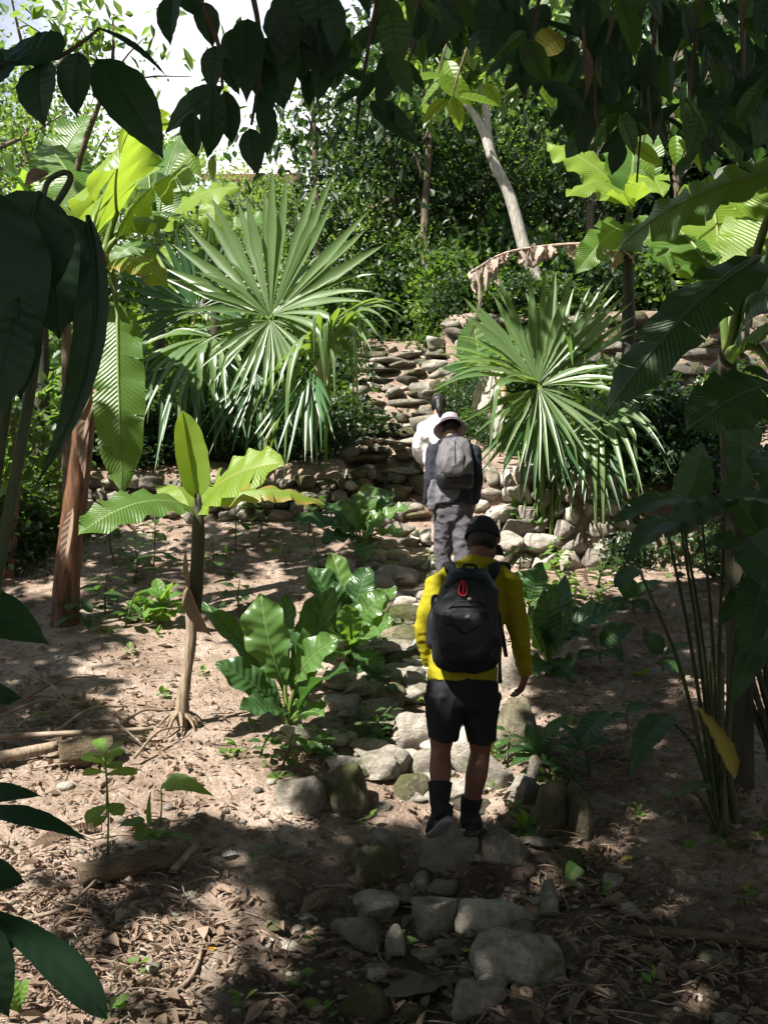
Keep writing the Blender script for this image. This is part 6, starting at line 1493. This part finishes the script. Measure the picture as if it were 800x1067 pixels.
# cap
m = MB(); v, fc = ICO[4]; ok = v[:, 2] > -.12
V = np.array([at(x * .090, -.016 + y * .108, .006 + (z * .124 if z > 0 else z * .10)) for x, y, z in v]); m.add(V, [f for f in fc if all(ok[i] for i in f)])
m.add(*(lambda a: (a[0], a[1]))((np.array([at(x, .07 + y, .006 + zz - .35 * y - x * x * 3) for zz in (0, .006) for y in np.linspace(0, .075, 6) for x in np.linspace(-.07, .07, 9) * 1.0]), 
      [(i * 9 + j, i * 9 + j + 1, (i + 1) * 9 + j + 1, (i + 1) * 9 + j) for i in range(5) for j in range(8)] + [(54 + i * 9 + j, 54 + (i + 1) * 9 + j, 54 + (i + 1) * 9 + j + 1, 54 + i * 9 + j + 1) for i in range(5) for j in range(8)])))
cap = m.build('cap', M['black_cloth'], man)
m = MB(); tube(m, [at(.0905 * math.sin(a), -.016 - .109 * math.cos(a), .002) for a in np.linspace(-1.6, 1.6, 18)], [.006], 6, 18); m.build('strap', M['webbing'], cap)
# pale embroidery on the crown of the cap: an open ring crossed by thin strokes
def capat(a, e, k=1.03): 
    return at(.090 * math.sin(a) * math.cos(e) * k, -.016 - .108 * math.cos(a) * math.cos(e) * k, .006 + .124 * math.sin(e) * k)
m = MB(); ca_, ce_ = -.40, .62
ring = [capat(ca_ + .26 * math.cos(t), ce_ + .27 * math.sin(t)) for t in np.linspace(.6, 6.6, 26)]
tube(m, ring, [.0042], 5, 26)
tube(m, [capat(ca_ - .2, ce_ - .1), capat(ca_, ce_ + .05), capat(ca_ + .2, ce_ - .02)], [.0042], 5, 8); tube(m, [capat(ca_ + .02, ce_ + .24), capat(ca_ - .02, ce_), capat(ca_ + .04, ce_ - .22)], [.0042], 5, 8)
tube(m, [capat(ca_ - .16, ce_ + .14), capat(ca_ - .03, ce_ + .1), capat(ca_ - .1, ce_ - .16)], [.0038], 5, 8)
m.build('emblem', M['pale_thread'], cap)
for s_ in 'LR':
    an = J['an' + s_]; kn = J['kn' + s_]; top = an + (kn - an) * (.40 if s_ == 'L' else .24); h_ = hL if s_ == 'L' else hR; t_ = tL if s_ == 'L' else tR
    m = MB(); tube(m, [top, an + (top - an) * .4, an, an + (h_ - an) * .9], [.062 if s_ == 'L' else .056, .053, .047, .047], 16, 14); m.build('sock', M['black_cloth'], man)
    fw = nrm(np.array(t_ - h_)); lt = nrm(np.cross(fw, (0, 0, 1.))); up = np.cross(lt, fw)
    m = MB(); h = np.array(h_); t = np.array(t_)
    tube(m, [h - fw * .035 + up * .02, h + up * .028, h * .65 + t * .35 + up * .035, h * .3 + t * .7 + up * .022, t + up * .010, t + fw * .045], [.026, .041, .044, .047, .042, .014], 16, 22, lat=lt, flat=[.03, .046, .050, .038, .026, .012])
    tube(m, [np.array(an) + (np.array(h_) - np.array(an)) * .25, h + fw * .03 + up * .03], [.056, .058], 14, 6)
    sh = fuse('shoe', m, M['shoe'], man, .006, 3)
    m = MB(); tube(m, [h - fw * .040 - up * .018, h - up * .022, h * .6 + t * .4 - up * .020, h * .25 + t * .75 - up * .018, t + fw * .01 - up * .008, t + fw * .05 + up * .0], [.022, .042, .040, .049, .044, .016], 16, 20, lat=lt, flat=[.014, .017, .016, .016, .014, .010]); m.build('sole', M['sole' if s_ == 'L' else 'rubber'], sh)
m = MB(); wl_ = J['wrL'] + (J['elL'] - J['wrL']) * .06; dd = nrm(np.array(J['wrL'] - J['elL'])); a1 = nrm(np.cross(dd, (0, 1., 0))); a2 = np.cross(dd, a1)
tube(m, [np.array(wl_) + (a1 * math.cos(t) + a2 * math.sin(t)) * .036 for t in np.linspace(0, 6.283, 18)], [.007], 6, 18); m.build('watch_glint_band', M['white_plastic'], man)  # watch, its white glint put into the band colour

# ------------------------------------------------------------------ backpacks
def sell(a, k):  # superellipse
    c, s = math.cos(a), math.sin(a); return (abs(c) ** (2 / k) * (1 if c >= 0 else -1), abs(s) ** (2 / k) * (1 if s >= 0 else -1))
def packshell(rows, k=2.8, seg=40, n=30):
    """rows: (px, py, Y of the mid depth, half width m, half depth m)"""
    R_ = np.array([(P(a, b, c).x, c, P(a, b, c).z, w, d) for a, b, c, w, d in rows]); Q = spline([r[:3] for r in R_], n)
    w = np.interp(np.linspace(0, 1, n), np.linspace(0, 1, len(R_)), R_[:, 3]); d = np.interp(np.linspace(0, 1, n), np.linspace(0, 1, len(R_)), R_[:, 4])
    V = []
    for i in range(n):
        for j in range(seg):
            x, y = sell(j / seg * 6.2832, k); V.append((Q[i][0] + x * w[i], Q[i][1] + y * d[i], Q[i][2]))
    f = [(i * seg + j, i * seg + (j + 1) % seg, (i + 1) * seg + (j + 1) % seg, (i + 1) * seg + j) for i in range(n - 1) for j in range(seg)]
    f += [tuple(range(seg))[::-1], tuple((n - 1) * seg + j for j in range(seg))]
    m = MB(); m.add(V, f); return m
b0 = P(484, 690, 4.86)
bp = thing('backpack', b0, 'black daypack with a small red cord on the yellow-shirted man', 'backpack')
m = packshell([(487, 700, 4.885, .075, .035), (486, 696, 4.875, .13, .065), (485, 684, 4.865, .165, .090), (485, 660, 4.862, .176, .100), (486, 635, 4.872, .165, .100), (488, 612, 4.892, .138, .090), (489, 598, 4.92, .105, .070), (490, 591, 4.945, .070, .038)])
fuse('pack_body', m, M['pack_black'], bp, .007, 2, .012, 6)
for (pts_) in ([P(456, 655, 4.775), P(470, 650, 4.735), P(484, 660, 4.735), P(500, 652, 4.74), P(514, 660, 4.785)], [P(464, 612, 4.83), P(476, 604, 4.82), P(489, 602, 4.82), P(502, 605, 4.825), P(511, 614, 4.84)], [P(460, 684, 4.80), P(472, 690, 4.775), P(485, 692, 4.77), P(500, 690, 4.78), P(510, 683, 4.80)]):
    m = MB(); tube(m, pts_, [.006], 6, 22, lat=(0, 0, 1), flat=[.003]); m.build('compression_strap', M['webbing'], bp)
for (x, y, yy) in [(462, 652, 4.75), (508, 655, 4.755), (470, 607, 4.818)]:
    m = MB(); ell(m, P(x, y, yy), (1, 0, 0), (0, 1, 0), (0, 0, 1), .014, .006, .009, 2); m.build('buckle', M['rubber'], bp)
m = packshell([(484, 692, 4.792, .07, .02), (484, 686, 4.782, .115, .032), (484, 668, 4.770, .135, .036), (485, 648, 4.774, .13, .034), (486, 638, 4.785, .11, .022)])
fuse('front_pocket', m, M['pack_black'], bp, .007, 3, .005, 10)
for s_, x0, x1 in (('L', 470, 463), ('R', 512, 525)):
    m = MB(); tube(m, [P(x0 + (6 if s_ == 'L' else -6), 606, 4.95), P(x0 + (0 if s_ == 'L' else 2), 596, 4.99), P(x0 - (2 if s_ == 'L' else -4), 588, 5.08), P(x1 + (4 if s_ == 'L' else 0), 589, 5.17), P(x1, 605, 5.24), P(x1 + (2 if s_ == 'L' else -6), 640, 5.245), P(x1 - (4 if s_ == 'L' else 0), 672, 5.16), P(x1 - (10 if s_ == 'L' else -2), 684, 4.96)], [.030, .030, .031, .032, .030, .022, .012, .010], 10, 34, lat=(1, 0, 0), flat=[.010, .010, .010, .010, .009, .006, .004, .004])
    m.build('shoulder_strap', M['webbing'], bp)
m = MB(); tube(m, [P(482, 594, 4.93), P(484, 589, 4.90), P(494, 589, 4.90), P(497, 594, 4.93)], [.007], 7, 12); m.build('grab_handle', M['webbing'], bp)
m = MB(); cR = P(482, 613, 4.792); rr_ = [(cR.x + .019 * math.cos(t) * (1 - .35 * math.sin(t)), cR.y + .006 * math.sin(t), cR.z + .036 * math.sin(t)) for t in np.linspace(0, 6.283, 22)]; tube(m, rr_, [.0045], 6, 22); tube(m, [cR + Vector((0, 0, .03)), cR + Vector((.004, -.004, 0)), cR + Vector((-.003, 0, -.03))], [.004], 6, 6); m.build('red_cord', M['red'], bp)
for (x, y, s_, yy) in [(489, 624, .010, 4.782), (487, 643, .013, 4.738)]:
    m = MB(); cR = P(x, y, yy); ell(m, cR, (1, 0, 0), (0, 1, 0), (0, 0, 1), s_, .004, s_ * .7, 2); m.build('logo_patch', M['pale_thread'], bp)
for (za, zb) in [(606, 628), (628, 634)]:
    pass
m = MB(); tube(m, [P(462, 640, 4.80), P(475, 628, 4.775), P(488, 626, 4.77), P(502, 629, 4.78), P(514, 642, 4.81)], [.0035], 5, 18); m.build('zip', M['webbing'], bp)
m = MB(); tube(m, [P(519, 638, 4.85), P(521, 660, 4.83), P(520, 690, 4.85), P(521, 712, 4.86)], [.011, .010, .010, .010], 8, 14, lat=(1, 0, 0), flat=[.003, .003, .003, .003]); m.build('webbing_strap', M['webbing'], bp)
m = MB(); tube(m, [P(519, 690, 4.845), P(518, 711, 4.86)], [.004], 6, 5); m.build('buckle', M['white_plastic'], bp)
m = packshell([(452, 676, 4.90, .022, .04), (451, 668, 4.90, .034, .055), (452, 645, 4.90, .034, .055), (454, 635, 4.90, .025, .045)])
m.build('side_pocket', M['pack_black'], bp)
m = MB(); tube(m, [P(455, 640, 4.90), P(455, 624, 4.91), P(455.5, 620, 4.91)], [.030, .030, .016], 12, 8); m.build('bottle_top', M['pack_black'], bp)
m = MB(); tube(m, [P(454, 627, 4.878), P(455, 624, 4.876), P(457, 626, 4.874)], [.009], 6, 6); m.build('tag', M['pale_thread'], bp)

# ------------------------------------------------------------------ hiker with the grey backpack
fx, fy = P(471, 0, 8.5).x, 8.5
hk = thing('person', Vector((fx, fy, gz(fx, fy))), 'hiker in dark jacket, grey trousers and pale lavender bucket hat', 'person')
J = dict(shL=P(452, 471, 8.58), shR=P(493, 471, 8.60), elL=P(447, 503, 8.50), elR=P(497, 504, 8.52), wrL=P(445, 524, 8.56), wrR=P(494, 524, 8.60), hipL=P(463, 537, 8.46), hipR=P(481, 537, 8.46), knL=P(462, 577, 8.50), knR=P(482, 577, 8.40))
aL = P(464, 0, 8.52); aR = P(481, 0, 8.36); J['anL'] = Vector((aL.x, 8.52, gz(aL.x, 8.52) + .10)); J['anR'] = Vector((aR.x, 8.36, gz(aR.x, 8.36) + .10))
shl = P(473, 470, 8.60); nek = P(471, 459, 8.65); hd = P(468.5, 446, 8.73)
m = MB()
loft_torso(m, [(P(471, 542, 8.46), .10, .09), (P(471, 530, 8.46), .165, .105), (P(471, 510, 8.48), .14, .09), (P(472, 487, 8.54), .16, .10), (shl, .155, .08), (nek, .056, .056)], (1, 0, 0))
at, hr, hf, hu = head_into(m, hd, (-.1, .85, -.45), (0, .45, .9), .98)
tube(m, [shl, nek, at(0, -.02, -.06)], [.065, .056, .052], 12, 8)
for s_ in 'LR':
    tube(m, [J['sh' + s_], (J['sh' + s_] + J['el' + s_]) / 2, J['el' + s_], J['wr' + s_]], [.052, .045, .036, .025], 12, 18)
    tube(m, [J['hip' + s_], (J['hip' + s_] + J['kn' + s_]) / 2, J['kn' + s_], J['kn' + s_] * .6 + J['an' + s_] * .4, J['an' + s_]], [.085, .072, .052, .052, .036], 14, 24)
    an = J['an' + s_]; tube(m, [an, an + Vector((0, .06, -.06)), an + Vector((0, .14, -.07))], [.034, .032, .026], 10, 7)
hand(m, J['wrL'], (.10, .25, -.95), (.9, .3, .1), 1, .95, .5); hand(m, J['wrR'], (-.08, .3, -.95), (-.9, .3, 0), -1, .95, .5)
fuse('body', m, M['skin_light'], hk, .008, 3)
m = MB(); ell(m, at(0, -.02, .012), hr, hf, hu, .080, .092, .092); fuse('hair', m, M['hair'], hk, .009, 2)
for x in (-.03, .03):
    m = MB(); ell(m, at(x, .077, .020), hr, hf, hu, .011, .011, .011, 2); m.build('eye', M['white_cloth'], hk)
m = MB()
loft_torso(m, [(P(471, 527, 8.46), .185, .125), (P(471, 510, 8.48), .17, .115), (P(472, 487, 8.54), .18, .12), (shl, .175, .098), (P(472, 462, 8.63), .09, .08), (P(471, 457, 8.66), .068, .068)], (1, 0, 0))
for s_ in 'LR':
    tube(m, [J['sh' + s_], (J['sh' + s_] + J['el' + s_]) / 2, J['el' + s_], J['wr' + s_]], [.070, .062, .053, .040], 14, 20)
    ell(m, J['sh' + s_], (1, 0, 0), (0, 1, 0), (0, 0, 1), .072, .074, .068); tube(m, [J['sh' + s_], (J['sh' + s_] + nek) / 2, nek], [.06, .062, .06], 12, 8)
fuse('jacket', m, M['jacket'], hk, .010, 4, .008, 9)
m = MB()
loft_torso(m, [(P(471, 520, 8.46), .165, .11), (P(471, 533, 8.46), .178, .118), (P(471, 544, 8.46), .12, .1)], (1, 0, 0), 12)
for s_ in 'LR':
    e = J['an' + s_] + Vector((0, 0, -.03)); tube(m, [J['hip' + s_] + Vector((0, 0, .03)), (J['hip' + s_] + J['kn' + s_]) / 2, J['kn' + s_], (J['kn' + s_] + e) / 2, e], [.098, .088, .076, .070, .062], 16, 26)
fuse('trousers', m, M['trouser'], hk, .010, 3, .016, 7, stretch=(1, 1, 1.8))
m = MB(); n1 = 14
loft_torso(m, [(P(466, 524, 8.42), .125, .085), (P(466, 514, 8.42), .13, .09), (P(468, 503, 8.44), .12, .085)], (1, 0, 0), 10)
tube(m, [P(452, 500, 8.40), P(451, 515, 8.38), P(449, 532, 8.38)], [.03, .05, .035], 10, 10, lat=(1, 0, 0), flat=[.015, .018, .01])
fuse('tied_shirt', m, M['grey_cloth'], hk, .009, 2, .014, 8)
m = MB(); nr_, ns_ = 12, 36; V = []
prof_ = [(0, .112), (.045, .110), (.075, .100), (.088, .070), (.090, .06), (.092, .05), (.095, .03), (.10, .02), (.115, .0), (.128, -.014), (.140, -.026), (.150, -.034)]
prof_ = [(.0, .128), (.05, .124), (.078, .108), (.090, .080), (.096, .045), (.100, .020), (.104, .012), (.120, .000), (.140, -.014), (.158, -.026), (.158, -.031), (.120, -.006)]
for (rr_, zz) in prof_:
    for j in range(ns_):
        a = j / ns_ * 6.2832; V.append(at(rr_ * .95 * math.cos(a), -.012 + rr_ * 1.12 * math.sin(a), zz + .006 * math.sin(a * 3) * (rr_ > .11)))
m.add(V, [(i * ns_ + j, i * ns_ + (j + 1) % ns_, (i + 1) * ns_ + (j + 1) % ns_, (i + 1) * ns_ + j) for i in range(nr_ - 1) for j in range(ns_)]); hat = m.build('bucket_hat', M['lavender'], hk)
m = MB(); tube(m, [at(.100 * .95 * math.cos(a), -.012 + .1 * 1.14 * math.sin(a), .026) for a in np.linspace(0, 6.283, 30)], [.009], 6, 30); m.build('hat_band', M['jacket'], hat)
for s_ in 'LR':
    an = J['an' + s_]; m = MB(); tube(m, [an + Vector((0, -.05, -.05)), an + Vector((0, .03, -.045)), an + Vector((0, .13, -.06)), an + Vector((0, .22, -.075))], [.035, .046, .05, .025], 12, 14, lat=(1, 0, 0), flat=[.035, .05, .04, .018]); m.build('shoe', M['shoe'], hk)
gb_ = thing('backpack', P(473, 505, 8.32), 'grey backpack with dark base worn by the hiker in the bucket hat', 'backpack')
m = packshell([(474, 500, 8.34, .10, .05), (474, 495, 8.325, .145, .085), (474, 482, 8.325, .155, .105), (474, 468, 8.36, .14, .10), (474, 460, 8.40, .11, .07), (474, 456, 8.43, .07, .03)])
fuse('pack_body', m, M['pack_grey'], gb_, .010, 2, .014, 6, stretch=(1.8, 1, .7))
m = packshell([(474, 510, 8.36, .11, .05), (474, 506, 8.345, .15, .085), (474, 499, 8.335, .158, .098), (474, 494, 8.335, .15, .095)])
fuse('pack_base', m, M['pack_black'], gb_, .010, 2, .008, 8)
m = packshell([(472, 496, 8.235, .06, .015), (472, 490, 8.222, .095, .022), (473, 476, 8.240, .09, .022), (474, 468, 8.265, .06, .012)])
fuse('front_pocket', m, M['pack_grey'], gb_, .008, 2, .010, 8)
for sg in (-1, 1):
    x = 473 + sg * 13; m = MB(); tube(m, [P(x - sg * 3, 462, 8.45), P(x, 459, 8.55), P(x + sg, 462, 8.68), P(x + sg * 2, 480, 8.69), P(x + sg * 6, 496, 8.52), P(x + sg * 4, 500, 8.40)], [.030, .03, .03, .022, .012, .010], 8, 24, lat=(1, 0, 0), flat=[.009, .009, .009, .007, .005, .005]); m.build('shoulder_strap', M['webbing'], gb_)
m = MB(); tube(m, [P(474, 459, 8.30), P(474, 480, 8.205), P(474, 498, 8.235)], [.004], 5, 12); m.build('zip', M['webbing'], gb_)

# ------------------------------------------------------------------ woman in white farther up
fx, fy = P(462, 0, 10.25).x, 10.25
wo = thing('person', Vector((fx, fy, gz(fx, fy))), 'woman in a white shirt with black ponytail climbing ahead of the others', 'person')
J = dict(shL=P(441, 446, 10.38), shR=P(471, 446, 10.40), elL=P(435, 467, 10.26), elR=P(474, 468, 10.28), wrL=P(440, 484, 10.42), wrR=P(470, 485, 10.44), hipL=P(456, 506, 10.18), hipR=P(470, 506, 10.18), knL=P(456, 536, 10.36), knR=P(470, 538, 10.22))
for s_, dy in (('L', .24), ('R', .04)):
    a = J['hip' + s_]; J['an' + s_] = Vector((a.x, 10.18 + dy, gz(a.x, 10.18 + dy) + .10))
shl = P(456, 445, 10.40); nek = P(456.5, 436, 10.45); hd = P(456.5, 423, 10.50)
m = MB()
loft_torso(m, [(P(462, 512, 10.18), .1, .09), (P(462, 500, 10.18), .16, .105), (P(458, 482, 10.24), .125, .085), (P(455, 462, 10.32), .145, .10), (shl, .14, .075), (nek, .05, .05)], (1, 0, 0))
at, hr, hf, hu = head_into(m, hd, (0, .9, -.35), (0, .35, .93), .96)
tube(m, [shl, nek, at(0, -.02, -.06)], [.06, .05, .048], 12, 8)
for s_ in 'LR':
    tube(m, [J['sh' + s_], (J['sh' + s_] + J['el' + s_]) / 2, J['el' + s_], J['wr' + s_]], [.046, .040, .033, .024], 12, 18)
    tube(m, [J['hip' + s_], (J['hip' + s_] + J['kn' + s_]) / 2, J['kn' + s_], J['kn' + s_] * .6 + J['an' + s_] * .4, J['an' + s_]], [.085, .07, .05, .05, .034], 14, 24)
    an = J['an' + s_]; tube(m, [an, an + Vector((0, .06, -.06)), an + Vector((0, .13, -.07))], [.032, .03, .025], 10, 7)
hand(m, J['wrL'], (.2, .5, -.8), (.9, .2, .1), 1, .9, .5); hand(m, J['wrR'], (-.2, .5, -.8), (-.9, .2, 0), -1, .9, .5)
fuse('body', m, M['skin_light'], wo, .008, 3)
m = MB(); ell(m, at(0, -.022, .022), hr, hf, hu, .086, .098, .100); tube(m, [at(0, -.10, .0), at(0, -.135, -.04), at(.0, -.15, -.12), at(.01, -.14, -.22)], [.05, .042, .040, .014], 10, 14)
fuse('hair', m, M['hair'], wo, .008, 2, .005, 40)
for x in (-.03, .03):
    m = MB(); ell(m, at(x, .076, .020), hr, hf, hu, .011, .011, .011, 2); m.build('eye', M['white_cloth'], wo)
m = MB()
loft_torso(m, [(P(462, 503, 10.18), .185, .13), (P(458, 482, 10.24), .165, .12), (P(455, 462, 10.32), .172, .12), (shl, .162, .095), (P(456, 439, 10.43), .085, .075), (P(456.5, 435, 10.46), .062, .06)], (1, 0, 0))
for s_ in 'LR': tube(m, [J['sh' + s_], (J['sh' + s_] + J['el' + s_]) / 2, J['el' + s_], J['wr' + s_] * .75 + J['el' + s_] * .25], [.066, .066, .064, .05], 14, 18); ell(m, J['sh' + s_], (1, 0, 0), (0, 1, 0), (0, 0, 1), .067, .07, .064); tube(m, [J['sh' + s_], (J['sh' + s_] + nek) / 2, nek], [.055, .056, .054], 12, 8)
fuse('shirt', m, M['white_cloth'], wo, .010, 3, .012, 8)
m = MB()
loft_torso(m, [(P(462, 494, 10.18), .158, .11), (P(462, 505, 10.18), .172, .12), (P(462, 514, 10.18), .11, .1)], (1, 0, 0), 12)
for s_ in 'LR':
    e = J['an' + s_] + Vector((0, 0, -.02)); tube(m, [J['hip' + s_] + Vector((0, 0, .03)), (J['hip' + s_] + J['kn' + s_]) / 2, J['kn' + s_], e], [.096, .084, .07, .055], 14, 22)
fuse('trousers', m, M['beige_cloth'], wo, .010, 3, .012, 7)
for s_ in 'LR':
    an = J['an' + s_]; m = MB(); tube(m, [an + Vector((0, -.05, -.05)), an + Vector((0, .03, -.045)), an + Vector((0, .12, -.06)), an + Vector((0, .20, -.075))], [.033, .044, .046, .022], 12, 14, lat=(1, 0, 0), flat=[.033, .048, .038, .018]); m.build('shoe', M['shoe'], wo)
